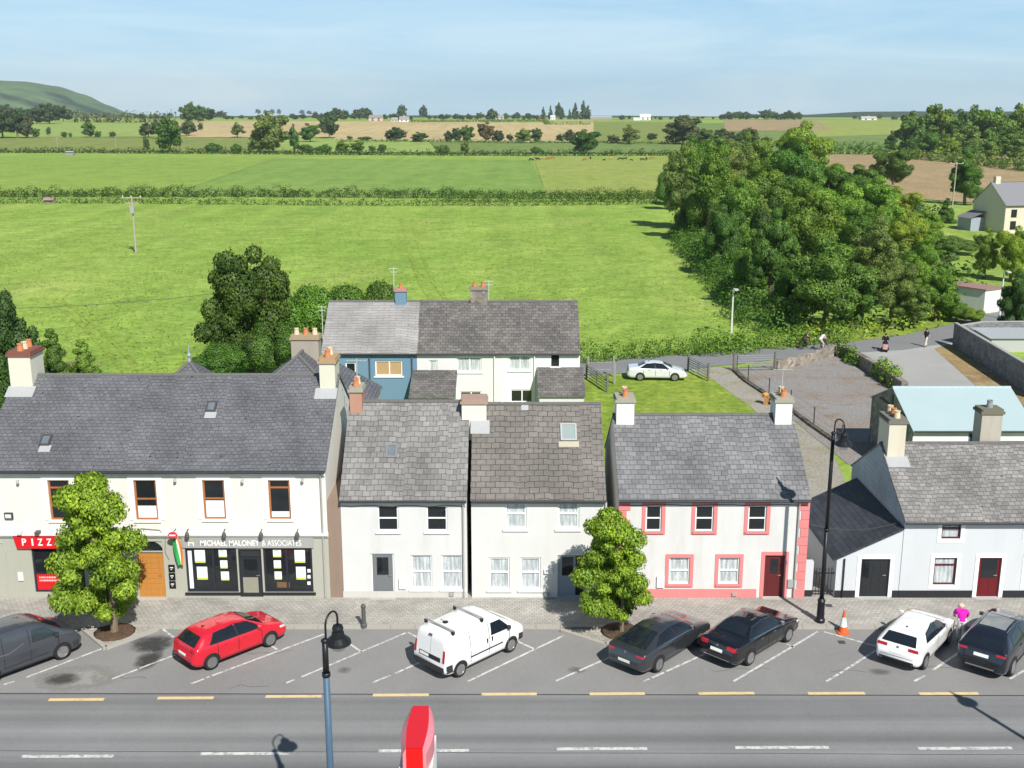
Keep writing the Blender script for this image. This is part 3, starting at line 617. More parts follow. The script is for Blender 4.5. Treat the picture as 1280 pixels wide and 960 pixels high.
for px_, py_ in ((57, 552), (264, 510)):
    p = roof_at(px_, py_); skylight(H1, (p.x - 0.22, p.x + 0.22), p.y - 0.2, s1, p.z - 0.14, plain((0.12, 0.125, 0.13), 0.5, 0.5, 0.6), glass_dark((0.12, 0.14, 0.16)), 0.6)
    m = MB(); q = roof_at(px_ - 1, py_ + 9); m.poly([(q.x - .25, q.y - .16, q.z - .16 * s1 + .012), (q.x + .25, q.y - .16, q.z - .16 * s1 + .012), (q.x + .25, q.y + .16, q.z + .16 * s1 + .012), (q.x - .25, q.y + .16, q.z + .16 * s1 + .012)]); m.build('lead_flashing', LEAD, rf1)
# estate agent's shopfront
for o in (estL, estR): window(H1, o, YF - 0.03, FR_DARK, (), (0.53,) if o is estL else (0.47,), 'dark', plain((0.02, 0.022, 0.03), 0.4), 0.09, name='shop_window')
dd = door(H1, estD, YF - 0.03, FR_DARK, (0.22, 0.78, 0.08, 0.78), (), FR_DARK)
m = MB(); m.box(estD[0] + .1, estD[1] - .1, YF - 0.005, YF + 0.02, estD[3] - .36, estD[3] - .12); m.build('door_sign', plain((0.03, 0.035, 0.035), 0.4), H1)
sg = [AT(228, 678, YF).x, AT(392, 678, YF).x, AT(310, 684, YF).z, AT(310, 671, YF).z]
m = MB(); m.box(sg[0], sg[1], YF - 0.09, YF - 0.03, sg[2], sg[3]); sb = m.build('fascia_sign', plain((0.34, 0.34, 0.33), 0.5), H1)
zt0, zt1 = sg[2] + 0.10, sg[3] - 0.12; LETW = plain((0.85, 0.85, 0.84), 0.5)
text_mesh('lettering', 'MICHAEL MALONEY', LETW, sb, AT(251, 678, YF).x, AT(325, 678, YF).x, zt0, zt1, YF - 0.095, 0.02)
text_mesh('lettering', '& ASSOCIATES', LETW, sb, AT(328, 678, YF).x, AT(377, 678, YF).x, zt0, zt1, YF - 0.095, 0.0)
lx = AT(236, 678, YF).x; m = MB(); m.box(lx, lx + .04, YF - .1, YF - .092, zt0, zt0 + .16); m.box(lx + .04, lx + .2, YF - .1, YF - .092, zt0 + .12, zt0 + .16); m.box(lx + .2, lx + .24, YF - .1, YF - .092, zt0, zt0 + .16); m.build('emblem', LETW, sb)
m = MB(); m.add([(lx - .05, YF - .1, zt0 + .17), (lx + .1, YF - .1, zt0 + .26), (lx + .12, YF - .1, zt0 + .31)], [(0, 1, 2)]); m.add([(lx + .12, YF - .1, zt0 + .31), (lx + .13, YF - .1, zt0 + .25), (lx + .28, YF - .1, zt0 + .17)], [(0, 1, 2)]); m.build('emblem_roof', plain((0.55, 0.60, 0.06), 0.6), sb)
PAPER = plain((0.78, 0.84, 0.85), 0.8); PAPERG = plain((0.55, 0.60, 0.12), 0.8)
for (x0, y0, x1, y1) in [(243, 688, 256, 704), (246, 709, 259, 725), (273, 687, 283, 697), (275, 701, 284, 711), (276, 715, 286, 726), (341, 687, 351, 697), (342, 701, 351, 711), (343, 715, 352, 725), (368, 688, 381, 704), (370, 709, 382, 725)]:
    a, b, c, d = px_open(x0, y0, x1, y1, YF); par = H1
    m = MB(); m.box(a, b, YF + 0.045, YF + 0.050, c, d); q = m.build('window_poster', PAPER, par); m = MB(); m.box(a, b, YF + 0.040, YF + 0.0445, c, c + (d - c) * 0.16)
    m.build('poster_footer', PAPERG, q)
    m = MB(); rr = random.Random(x0)
    for k in range(4): zz = c + (d - c) * (0.82 - 0.15 * k); m.box(a + (b - a) * .15, a + (b - a) * (.5 + .35 * rr.random()), YF + 0.041, YF + 0.0446, zz, zz + 0.02)
    m.build('poster_print', plain((0.30, 0.34, 0.36), 0.8), q)
o = px_open(235.5, 689, 240.5, 736); m = MB(); m.box(o[0], o[1], YF + .046, YF + .051, o[2], o[3]); m.build('window_banner', PAPER, H1)
for y0 in (712, 719.5, 727.5): o = px_open(384, y0, 388, y0 + 4); m = MB(); m.bevbox(o[0], o[1], YF + .040, YF + .050, o[2], o[3], .004); m.build('window_card', PAPER, H1)
o = px_open(346, 728, 362, 735); m = MB(); m.box(o[0], o[1], YF + .043, YF + .051, o[2], o[3]); m.build('window_display', plain((0.16, 0.09, 0.05), .7), H1)
o = px_open(304, 722, 323, 741); m = MB(); m.box(o[0], o[1], YF + .020, YF + .0345, o[2], o[3]); m.build('painted_door_reflection', plain((0.27, 0.265, 0.21), .4), H1)  # floor reflection in the lower door glass, painted as a beige-grey panel
DARKM = plain((0.05, 0.05, 0.05), 0.5, 0.5, 0.3)
for x in (236, 282, 328, 373):
    p = AT(x, 661, YF); m = MB(); m.tube([(p.x, YF - .03, p.z), (p.x, YF - .2, p.z + .05), (p.x, YF - .3, p.z - .04)], 0.018, 6); L = m.build('sign_lamp', DARKM, H1); m = MB(); m.lathe([(0.03, 0.0), (0.09, -0.10), (0.10, -0.24), (0.0, -0.24)], (p.x, YF - .31, p.z + 0.0), 10); m.build('lamp_shade', plain((0.10, 0.095, 0.09), 0.5), L)
for x, y in ((23.5, 600), (220, 598), (304, 599), (379, 598), (125, 598)):
    p = AT(x, y, YF); m = MB(); m.tube([(p.x, YF, p.z), (p.x, YF - .15, p.z + .02)], 0.02, 6); m.lathe([(0.06, 0.03), (0.07, -0.08), (0.0, -0.09)], (p.x, YF - .16, p.z), 8); m.build('wall_lamp', plain((0.45, 0.44, 0.42), 0.6), H1)
p = px_open(6, 640.5, 17, 648); m = MB(); m.bevbox(p[0], p[1], YF - .1, YF - .002, p[2], p[3], 0.03); q = m.build('bulkhead_lamp', DARKM, H1); m = MB(); m.box(p[0] + .06, p[1] - .06, YF - .11, YF - .101, p[2] + .05, p[3] - .05); m.build('diffuser', plain((0.6, 0.62, 0.62), 0.4), q)
# orange door with its fanlight
door(H1, ordr, YF - 0.03, wood((0.46, 0.20, 0.045)), None, tuple((0.12, 0.88, 0.06 + k * .115, 0.15 + k * .115) for k in range(8)), wood((0.46, 0.20, 0.045)))
m = MB(); cx_ = (fan[0] + fan[1]) / 2; rr = (fan[1] - fan[0]) / 2 - 0.05; hh = fan[3] - fan[2] - 0.05
m.add([(cx_ + rr * math.cos(math.pi * k / 16), YF + .06, fan[2] + .02 + hh * math.sin(math.pi * k / 16)) for k in range(17)], [tuple(range(16, -1, -1))]); fl = m.build('fanlight', glass_dark(), H1)
m = MB()
for k in range(1, 6): m.tube([(cx_, YF + .05, fan[2] + .03), (cx_ + rr * math.cos(math.pi * k / 6), YF + .05, fan[2] + .02 + hh * math.sin(math.pi * k / 6))], 0.012, 5)
m.build('glazing_bars', DARKM, fl)
m = MB(); cnr = [(fan[0], fan[2]), (fan[0], fan[3])] + [(cx_ - (rr + .05) * math.cos(math.pi * k / 16), fan[2] + (hh + .05) * math.sin(math.pi * k / 16)) for k in range(8, -1, -1)]
m.poly([(x, YF + .02, z) for x, z in cnr][::-1]); cnr2 = [(2 * cx_ - x, z) for x, z in cnr]; m.poly([(x, YF + .02, z) for x, z in cnr2]); m.build('arch_spandrel', SAGE, fl)
# pizza shop
zp = [AT(20, 676, YF).x, AT(92, 676, YF).x, AT(50, 684, YF).z, AT(50, 668, YF).z]
m = MB(); d_ = 0.14; vs_ = [(zp[0] - .05, YF - .02, zp[3]), (zp[1], YF - .02, zp[3]), (zp[1] - .1, YF - .02, zp[2]), (zp[0] + .08, YF - .02, zp[2])]; m.add(vs_ + [(x, YF - .02 - d_, z) for x, y, z in vs_], [(0, 1, 2, 3), (7, 6, 5, 4), (0, 4, 5, 1), (1, 5, 6, 2), (2, 6, 7, 3), (3, 7, 4, 0)])
REDS = plain((0.62, 0.012, 0.02), 0.4); zsn = m.build('pizza_sign', REDS, H1)
for ch, xa, xb in (('P', 29.5, 35), ('I', 41.5, 43.6), ('Z', 49, 55.5), ('Z', 60, 66.5), ('A', 71, 78)): text_mesh('lettering', ch, LETW, zsn, AT(xa, 677, YF).x, AT(xb, 677, YF).x, zp[2] + .14, zp[3] - .13, YF - .165, 0.02)
for x in (27, 49): p = AT(x, 664, YF); m = MB(); m.bevbox(p.x - .1, p.x + .1, YF - .3, YF - .02, p.z - .06, p.z + .06, 0.03); m.build('sign_floodlight', plain((0.6, 0.6, 0.6) if x < 30 else (0.08, 0.08, 0.08), 0.5), H1)
window(H1, pizw, YF - 0.03, FR_DARK, (0.42,), (), 'dark', None, 0.08, name='shop_window')
a, b, c, d = pizw; m = MB(); m.box(a + .09, b - .09, YF + 0.035, YF + 0.048, c + .09, c + (d - c) * .40); rp = m.build('window_panel', REDS, H1)
m = MB(); rr = random.Random(4)
for k in range(2):
    x = a + .2
    while x < b - .25: w_ = rr.uniform(.03, .09); m.box(x, x + w_, YF + .028, YF + .034, c + (d - c) * (.31 - .07 * k), c + (d - c) * (.345 - .07 * k)); x += w_ + .025
m.build('panel_print', plain((0.85, 0.55, 0.5), 0.6), rp)
dd = door(H1, pizd, YF - 0.03, FR_DARK, (0.2, 0.8, 0.45, 0.92), (), FR_DARK); m = MB(); a, b, c, d = pizd; m.box(a + .2, b - .2, YF + .02, YF + .034, c + .25, c + .8); m.build('door_panel', REDS, dd)
# small wall fittings
p = px_open(23, 715, 30, 725); m = MB(); m.bevbox(p[0], p[1], YF - .09, YF - .034, p[2], p[3], 0.02); m.build('meter_box', plain((0.70, 0.71, 0.70), 0.6), H1)
for k in range(3): p = px_open(211 + k * .6, 705.5 + k * 10.2, 219 + k * .6, 714.5 + k * 10.2); m = MB(); m.box(p[0], p[1], YF - .06, YF - .034, p[2], p[3]); q = m.build('wall_plaque', plain((0.012, 0.012, 0.014), 0.3), H1); m = MB(); cz = (p[2] + p[3]) / 2; m.box(p[0] + .07, p[1] - .07, YF - .064, YF - .0605, cz + .02, cz + .06); m.box(p[0] + .1, p[1] - .12, YF - .064, YF - .0605, cz - .06, cz - .03); m.build('plaque_print', LETW, q)
p = px_open(214.5, 659.5, 226, 667); m = MB(); n = 20; cz = (p[2] + p[3]) / 2; cx_ = (p[0] + p[1]) / 2
m.add([(cx_ + (p[1] - p[0]) / 2 * math.cos(2 * math.pi * k / n), yy, cz + (p[3] - p[2]) / 2 * math.sin(2 * math.pi * k / n)) for yy in (YF - .55, YF - .49) for k in range(n)], [tuple(range(n)), tuple(range(2 * n - 1, n - 1, -1))] + [(k, n + k, n + (k + 1) % n, (k + 1) % n) for k in range(n)]); pj = m.build('projecting_sign', plain((0.62, 0.03, 0.08), 0.4), H1)
m = MB(); m.box(cx_ - .13, cx_ + .13, YF - .556, YF - .551, cz - .03, cz + .03); m.build('sign_print', LETW, pj); m = MB(); m.tube([(cx_, YF - .03, cz + .1), (cx_, YF - .52, cz + .1)], 0.015, 6); m.build('bracket', DARKM, pj)
fl0, fl1 = AT(219, 669, YF - .3), AT(226, 706, YF - .3); m = MB(); rows = []
for k in range(9):
    t_ = k / 8; w_ = 0.06 + 0.33 * math.sin(math.pi * min(1, .12 + t_ * .72)); z = fl0.z + (fl1.z - fl0.z) * t_; xx = fl0.x + (fl1.x - fl0.x) * t_
    rows.append([(xx - w_ / 2 + w_ * i / 6, YF - .3 + .03 * math.sin(i * 1.4 + k * .5), z) for i in range(7)])
m.grid(rows[::-1]); m.m = [2 if (i % 6) > 3 else (0 if (i % 6) > 2 else 1) for i in range(len(m.f))]
flg = m.build('flag', [plain((0.85, 0.80, 0.7), 0.8), plain((0.03, 0.35, 0.09), 0.8), plain((0.75, 0.20, 0.05), 0.8)], H1); m = MB(); m.tube([(fl0.x - .02, YF - .02, fl0.z - .5), (fl0.x, YF - .3, fl0.z + .1)], 0.014, 6); m.build('flagpole', LETW, flg)
tag(flg, 'green, white and orange flag')
m = MB(); zc = AT(190, 661, YF).z; pts = [AT(x, y, YF) for x, y in ((176, 660), (200, 662), (207, 672), (207, 690), (212, 699))]; m.tube([(q.x, YF - .05, q.z) for q in pts], 0.018, 5); m.build('wall_cable', plain((0.2, 0.2, 0.19), 0.7), H1)
m = MB(); pts = [AT(x, y, YF) for x, y in ((-6, 676), (4, 678), (8, 690), (11, 755))]; m.tube([(q.x, YF - .05, q.z) for q in pts], 0.025, 5); m.build('wall_pipe', plain((0.42, 0.43, 0.38), 0.7), H1)

# ---------------------------------------------------------------- grey-roofed white house between shop and cream house
def simple_front_house(name, label, x0, x1, depth, ze, zr, wallm, roofm, ops, Y=YF, sides=(1, 1), sag=0.02):
    H = thing(name, label, 'house', (x0, Y, 0)); m = MB(); wall_front(m, x0, x1, -0.1, ze, Y, ops); gable_walls(m, x0, x1, Y, Y + depth, ze, zr, sides); m.build('wall', wallm, H)
    return H, gable_roof(H, x0, x1, Y, Y + depth, ze, zr, roofm, 0.16, 0.03, sag=sag)
u2 = [px_open(472, 632, 498, 664), px_open(533, 632, 559, 664)]; l2 = [px_open(514, 694, 540, 736), px_open(552, 694, 578, 736)]; d2 = px_open(464, 692, 493, 752); d2[2] = .14
H2, rf2 = simple_front_house('white_house', 'plain white terraced house with a worn grey roof beside the shop building', -7.35, -1.95, 7.6, 4.75, 7.95, plaster((0.60, 0.60, 0.595), 0.5), tiles((0.185, 0.18, 0.176), 0.32, 0.28, 0.5, 0.45, 0.85, 0.25, 0.2), u2 + l2 + [d2])
for o in u2 + l2: window(H2, o, YF, FR_WHITE, (0.5,), (), 'lace' if o in l2 else 'dark', FR_WHITE, 0.06)
door(H2, d2, YF, plain((0.16, 0.17, 0.18), 0.4), (0.25, 0.75, 0.5, 0.9), ((0.2, 0.8, 0.08, 0.4),), FR_WHITE)
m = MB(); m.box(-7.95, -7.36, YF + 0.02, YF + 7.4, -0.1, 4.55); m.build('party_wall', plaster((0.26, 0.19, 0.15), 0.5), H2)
m = MB(); m.box(-7.38, -1.98, YF - .025, YF - .002, 0.1, 0.42); m.build('plinth', plaster((0.52, 0.51, 0.49), 0.3), H2)
chimney(H2, -7.3, -6.75, YF + 3.3, YF + 4.3, 6.6, 8.55, plaster((0.42, 0.23, 0.17), 0.4), STACKC, 2); skylight(H2, (-5.55, -5.05), YF + 1.5, 3.2 / 3.8, 6.02, plain((0.2, 0.2, 0.2), 0.5), glass_dark((0.12, 0.14, 0.16)), 0.7)
# ---------------------------------------------------------------- cream house with sash windows
TILE3 = tiles((0.150, 0.138, 0.127), 0.42, 0.29, 0.28, 0.35, 0.85, 0.35, 0.10)
u3 = [px_open(631.5, 626, 658, 661), px_open(697, 626, 724, 661)]; l3 = [px_open(611, 697, 637, 737), px_open(650, 697, 676, 737)]; d3 = px_open(697, 694, 731, 748); d3[2] = .14
H3, rf3 = simple_front_house('cream_house', 'narrow cream terraced house with four sash windows and a grey-blue door', -1.75, 4.0, 7.5, 4.75, 7.85, plaster((0.615, 0.615, 0.60), 0.22), TILE3, u3 + l3 + [d3])
for o in u3 + l3: window(H3, o, YF, FR_WHITE, (0.53,), (), 'lace', FR_WHITE, 0.075)
door(H3, d3, YF, plain((0.27, 0.31, 0.36), 0.4), (0.22, 0.80, 0.50, 0.94), ((0.25, 0.75, 0.40, 0.43),), plain((0.30, 0.34, 0.385), 0.45), None, 0.34)
p = px_open(680, 711, 691, 716); m = MB(); m.bevbox(p[0], p[1], YF - .1, YF - .002, p[2], p[3], 0.02); m.build('wall_box', FR_WHITE, H3)
m = MB(); m.box(-1.72, 3.97, YF - .12, YF - .003, 4.48, 4.62); m.build('eaves_board', plain((0.40, 0.39, 0.37), 0.7), H3)
s3 = 3.1 / 3.75
chimney(H3, -2.25, -1.15, YF + 3.0, YF + 4.0, 6.4, 8.08, plaster((0.64, 0.62, 0.56), 0.3), plain((0.36, 0.25, 0.20), 0.9), 0); flashing(H3, -1.7, -1.15, YF + 3.75, 7.85, s3, YF + 3.0)
def roof3(px_, py_): return roof_at(px_, py_, YF, 4.75, s3)
p, q = roof3(711, 551), roof3(711, 530); skylight(H3, (p.x - 0.36, p.x + 0.36), p.y, s3, p.z - 0.02, plain((0.40, 0.40, 0.385), 0.5), plain((0.26, 0.31, 0.31), 0.35), (q - p).length)
p = roof3(711, 553); m = MB(); m.poly([(p.x - .45, p.y - .2, p.z - .2 * s3 + .015), (p.x + .45, p.y - .2, p.z - .2 * s3 + .015), (p.x + .45, p.y + .03, p.z + .03 * s3 + .015), (p.x - .45, p.y + .03, p.z + .03 * s3 + .015)]); m.build('lead_flashing', plain((0.42, 0.38, 0.30), 0.8), rf3)
p = roof3(656, 509); m = MB(); m.poly([(p.x - .16, p.y - .14, p.z - .14 * s3 + .015), (p.x + .16, p.y - .14, p.z - .14 * s3 + .015), (p.x + .16, p.y + .14, p.z + .14 * s3 + .015), (p.x - .16, p.y + .14, p.z + .14 * s3 + .015)]); m.build('patch_tile', LEAD, rf3)
m = MB(); m.tube([(4.02, YF - .09, 4.55), (4.02, YF - .09, 0.15)], 0.045, 8); m.build('downpipe', plain((0.5, 0.5, 0.48), 0.6), H3)
# ---------------------------------------------------------------- white house with pink trim
PINK = plaster((0.66, 0.22, 0.22), 0.2); PK = (0.16, PINK)
u4 = [px_open(807, 632, 827, 664), px_open(869, 632, 892, 664), px_open(935, 632, 958, 664)]; l4 = [px_open(836, 697, 862, 730), px_open(898, 697, 924, 730)]; d4 = px_open(955, 694, 980, 748); d4[2] = .14
H4, rf4 = simple_front_house('pink_trimmed_house', 'white house with pink window surrounds, pink corner stones and a dark red door', 4.6, 12.75, 7.4, 4.75, 7.35, plaster((0.62, 0.615, 0.61), 0.5), tiles((0.16, 0.16, 0.168), 0.3, 0.26, 0.5, 0.25, 0.7, 0.3, 0.18), u4 + l4 + [d4])
for o in u4 + l4: window(H4, o, YF, FR_WHITE, (0.5,), (), 'lace' if o in l4 else 'dark', PINK, 0.06, PK)
door(H4, d4, YF, plain((0.11, 0.018, 0.02), 0.4), (0.3, 0.7, 0.55, 0.9), ((0.2, 0.8, 0.08, 0.45),), plain((0.11, 0.018, 0.02), 0.4), PK)
m = MB(); m.box(4.58, AT(951, 740, YF).x - .2, YF - .03, YF - .002, 0.1, 0.52); m.box(AT(984, 740, YF).x + .2, 12.77, YF - .03, YF - .002, 0.1, 0.52); m.build('plinth', PINK, H4)
m = MB()
for k in range(10): z = .56 + k * .40; w_ = .50 if k % 2 else .34; m.box(4.58, 4.58 + w_, YF - .028, YF - .002, z, z + .375)
m.build('quoins', PINK, H4); m = MB()
for k in range(10): z = .56 + k * .40; w_ = .50 if k % 2 else .34; m.box(12.77 - w_, 12.77, YF - .028, YF - .002, z, z + .375)
m.build('quoins', PINK, H4)
chimney(H4, 4.7, 5.5, YF + 3.2, YF + 4.2, 6.2, 8.1, plaster((0.68, 0.67, 0.64), 0.3), STACKC, 2); chimney(H4, 11.85, 12.6, YF + 3.2, YF + 4.2, 6.2, 8.1, plaster((0.68, 0.67, 0.64), 0.3), STACKC, 2)
m = MB(); m.box(10.6, 13.2, YF + 7.45, YF + 11.0, -0.1, 2.9); m.prism([(10.5, YF + 7.42), (13.3, YF + 7.42), (13.3, YF + 11.1), (10.5, YF + 11.1)], 2.90, 3.0); m.build('rear_extension', plaster((0.75, 0.75, 0.74), 0.3), H4)
def downpipe(H, x, ze, mat, Y=YF): m = MB(); m.tube([(x, Y - .2, ze - .12), (x, Y - .07, ze - .4), (x, Y - .07, .15)], .04, 8); m.build('downpipe', mat, H)
PIPEG = plain((0.34, 0.34, 0.33), .6); downpipe(H2, -2.1, 4.75, PIPEG); downpipe(H4, 12.3, 4.75, PIPEG); downpipe(H1, -8.15, 6.05, PIPEG)
for H, x, z, w, h, mt in ((H2, -4.93, .55, .32, .46, FR_WHITE), (H2, -2.75, .22, .22, .16, PIPEG), (H4, 6.3, .62, .34, .5, FR_WHITE), (H4, 9.6, .22, .22, .14, PIPEG), (H3, 1.4, .22, .22, .14, PIPEG), (H4, 12.0, .62, .26, .36, PIPEG)): m = MB(); m.bevbox(x, x + w, YF - .09, YF - .003, z, z + h, .02); m.build('meter_box' if h > .3 else 'wall_vent', mt, H)
for H, x0, x1, z in ((H2, -7.3, -2.0, 4.36), (H4, 4.7, 12.7, 4.40)):
    m = MB(); n = 12; m.tube([(x0 + (x1 - x0) * i / n, YF - .03, z - .03 * math.sin(i * 1.7)) for i in range(n + 1)], .014, 5); m.build('wall_cable', plain((0.12, 0.12, 0.12), .7), H)
for H, x, y, z in ((H4, 12.2, YF + 3.7, 8.3), (H2, -7.0, YF + 3.8, 8.7)): m = MB(); m.tube([(x, y, z), (x, y, z + 1.3)], .02, 5); m.tube([(x - .45, y, z + 1.2), (x + .45, y, z + 1.2)], .012, 4); [m.tube([(x + k, y - .2, z + 1.2), (x + k, y + .2, z + 1.2)], .008, 4) for k in (-.4, -.2, 0, .2, .4)]; m.build('aerial', plain((0.45, 0.45, 0.45), .5), H)
# ---------------------------------------------------------------- white annex with black door, then white house with red door
SLWH = plaster((0.55, 0.57, 0.595), 0.18); BLK = plain((0.022, 0.024, 0.028), 0.6); SUR = (0.17, plain((0.82, 0.83, 0.84), 0.6))
ax0, ax1 = 14.1, 16.88; d5 = px_open(1075, 698, 1111, 750); d5[2] = .14; zl, zh = 1.95, 3.30; ay1 = YF + 6.6
H5 = thing('annex', 'low white annex with a dark lean-to slate roof and a black panelled door', 'building', (ax0, YF, 0))
m = MB(); wall_front(m, ax0, ax1, -0.1, zl, YF, [[d5[0], d5[1], d5[2], min(d5[3], zl - .02)]])
m.poly([(ax0, YF, zl), (ax1, YF, zl), (ax1, YF, zh)]); m.poly([(ax0, ay1, -.1), (ax0, YF, -.1), (ax0, YF, zl), (ax0, ay1, zl)]); m.poly([(ax1, ay1, -.1), (ax0, ay1, -.1), (ax0, ay1, zl), (ax1, ay1, zh)]); m.build('wall', SLWH, H5)
d5[3] = min(d5[3], zl - .02); m = MB(); k = (zh - zl) / (ax1 - ax0); t_ = .09; A = [(ax0 - .18, YF - .1, zl - .18 * k), (ax1 - .002, YF - .1, zh), (ax1 - .002, ay1 + .1, zh), (ax0 - .18, ay1 + .1, zl - .18 * k)]
m.add([Vector(v) for v in A] + [Vector(v) + Vector((0, 0, t_)) for v in A], [(3, 2, 1, 0), (4, 5, 6, 7), (0, 1, 5, 4), (1, 2, 6, 5), (2, 3, 7, 6), (3, 0, 4, 7)]); m.build('roof', tiles((0.038, 0.041, 0.05), 0.5, 0.26, 0.5, 0.12, 0.6, 0.2, 0.22), H5)
door(H5, d5, YF, BLK, None, tuple((a, b, c, d) for a, b in ((.42, .62), (.70, .90)) for c, d in ((.08, .3), (.37, .58), (.65, .88))), BLK, SUR)
m = MB(); m.box(d5[0] + .1, d5[0] + .38, YF + .06, YF + .074, .3, d5[3] - .1); m.build('side_light', glass_dark(), H5)
m = MB(); m.box(ax0, d5[0] - .18, YF - .022, YF - .002, .1, .45); m.box(d5[1] + .18, ax1, YF - .022, YF - .002, .1, .45); m.build('plinth', BLK, H5); m = MB(); m.tube([(ax0 + .32, YF - .06, zl), (ax0 + .32, YF - .06, .15)], 0.035, 7); m.build('downpipe', BLK, H5)
u6 = [px_open(1177, 656, 1201, 673.5), px_open(1284, 656, 1307, 673.5)]; l6 = [px_open(1167, 697, 1195, 731), px_open(1282, 697, 1310, 731)]; d6 = px_open(1222, 697, 1250, 748); d6[2] = .14
WH6 = (16.9, 27.0); z6, r6, dp6 = 3.72, 5.97, 7.6
H6, rf6 = simple_front_house('cottage', 'white cottage with wide white window surrounds, a dark red door and a mottled grey roof', WH6[0], WH6[1], dp6, z6, r6, SLWH, tiles((0.195, 0.189, 0.184), 0.27, 0.22, 0.5, 0.35, 0.85, 0.55, 0.22), u6 + l6 + [d6], sides=(0, 1), sag=0.035)
ym = YF + dp6 / 2; m = MB(); x_ = WH6[0]; m.poly([(x_, YF + dp6, -.1), (x_, YF, -.1), (x_, YF, z6), (x_, ym, r6), (x_, YF + dp6, z6)]); m.build('slate_hung_gable', tiles((0.30, 0.345, 0.39), 0.3, 0.25, 0.9, 0.05, 0.75, 0.05, 0.05), H6)
for i, o in enumerate(u6 + l6): window(H6, o, YF, FR_RED, (0.72,), (), 'lace', None, 0.06, SUR + ((.04,) if i < 2 else ()))
door(H6, d6, YF, plain((0.13, 0.012, 0.016), 0.35), (0.15, 0.85, 0.47, 0.95), ((0.15, 0.46, 0.1, 0.42), (0.54, 0.85, 0.1, 0.42)), plain((0.13, 0.012, 0.016), 0.35), SUR)
m = MB(); m.box(WH6[0], d6[0] - .18, YF - .022, YF - .002, .1, .45); m.box(d6[1] + .18, WH6[1], YF - .022, YF - .002, .1, .45); m.build('plinth', BLK, H6)
chimney(H6, 16.98, 17.75, ym - 0.75, ym + 0.65, 4.7, 7.15, plaster((0.60, 0.55, 0.45), 0.5), plain((0.17, 0.16, 0.14), 0.95), 3, pmats=(POT2, POT1, POT2)); flashing(H6, 17.05, 17.75, ym, r6, (r6 - z6) / (dp6 / 2), ym - 0.75)
chimney(H6, 21.5, 22.45, ym + 0.15, ym + 1.0, 5.0, 7.35, plaster((0.42, 0.39, 0.34), 0.6), plain((0.16, 0.15, 0.11), 0.95), 1, pmats=(plain((0.25, 0.26, 0.27), 0.5),))
# ---------------------------------------------------------------- terrace behind
TY = 74.8; tx = [AT(402, 440, TY).x, AT(521, 440, TY).x, AT(626, 440, TY).x, AT(725, 440, TY).x]; te, tr, td = 4.7, 7.55, 8.0
BLUEW = plaster((0.145, 0.245, 0.34), 0.15); TW = [BLUEW, plaster((0.66, 0.66, 0.65), 0.2), plaster((0.74, 0.745, 0.75), 0.08)]
RT_ = [tiles((0.255, 0.248, 0.243), 0.9, 0.26, 0.7, 0.15, 0.85, 0.15, 0.08), tiles((0.125, 0.118, 0.112), 0.36, 0.28, 0.4, 0.35, 0.85, 0.4, 0.25), tiles((0.125, 0.118, 0.112), 0.36, 0.28, 0.4, 0.35, 0.85, 0.4, 0.25)]
tlab = ['blue end house of the back terrace with a pale grey roof', 'off-white middle house of the back terrace with a dark tiled roof', 'bright white end house of the back terrace nearest the back road']
tops = [[(432, 453, 445, 472), (469, 451, 503, 470)], [(536, 450, 547, 465), (571, 446, 602, 465)], [(636, 444, 663, 463), (689, 443, 699, 458)]]
TH = []
for i in range(3):
    ops = [px_open(*o, TY) for o in tops[i]]
    if i == 2: ops.append(px_open(638, 487, 666, 503, TY))
    if i == 1: ops.append(px_open(575, 489, 602, 505, TY))
    H, rft = simple_front_house('terraced_house', tlab[i], tx[i], tx[i + 1] - (0.004 if i < 2 else 0), td, te, tr, TW[i], RT_[i], ops, TY); TH.append(H)
    for j, o in enumerate(ops): window(H, o, TY, FR_WHITE if not (i == 2 and j == 1) else FR_DARK, (), (0.52,) if o[1] - o[0] > 1 else (), ('blind' if i == 0 and j == 1 else 'lace' if (i, j) in ((1, 0), (1, 1), (2, 0)) else 'dark'), FR_WHITE, 0.08)
ymt = TY + td / 2
chimney(TH[0], AT(494.5, 370, ymt).x, AT(508, 370, ymt).x, ymt - .3, ymt + .4, 7.0, 8.35, BLUEW, plain((0.42, 0.22, 0.19), 0.9), 1)
chimney(TH[1], AT(588, 370, ymt).x, AT(609, 370, ymt).x, ymt - .3, ymt + .4, 7.0, 8.45, stone((0.22, 0.20, 0.17)), plain((0.25, 0.22, 0.18), 0.95), 2, pmats=(POT1, POT1))
def leanto(parent, x0, x1, y0, y1, zl, zh, wm, rm):
    m = MB(); m.poly([(x0, y0, -.1), (x1, y0, -.1), (x1, y0, zl), (x0, y0, zl)]); m.poly([(x0, y1, -.1), (x0, y0, -.1), (x0, y0, zl), (x0, y1, zh)]); m.poly([(x1, y0, -.1), (x1, y1, -.1), (x1, y1, zh), (x1, y0, zl)]); e = m.build('lean_to', wm, parent)
    m = MB(); k = (zh - zl) / (y1 - y0); A = [(x0 - .12, y0 - .15, zl - .15 * k), (x1 + .12, y0 - .15, zl - .15 * k), (x1 + .12, y1 - .003, zh), (x0 - .12, y1 - .003, zh)]
    m.add([Vector(v) for v in A] + [Vector(v) + Vector((0, 0, .09)) for v in A], [(3, 2, 1, 0), (4, 5, 6, 7), (0, 1, 5, 4), (1, 2, 6, 5), (2, 3, 7, 6), (3, 0, 4, 7)]); m.build('lean_to_roof', rm, e)
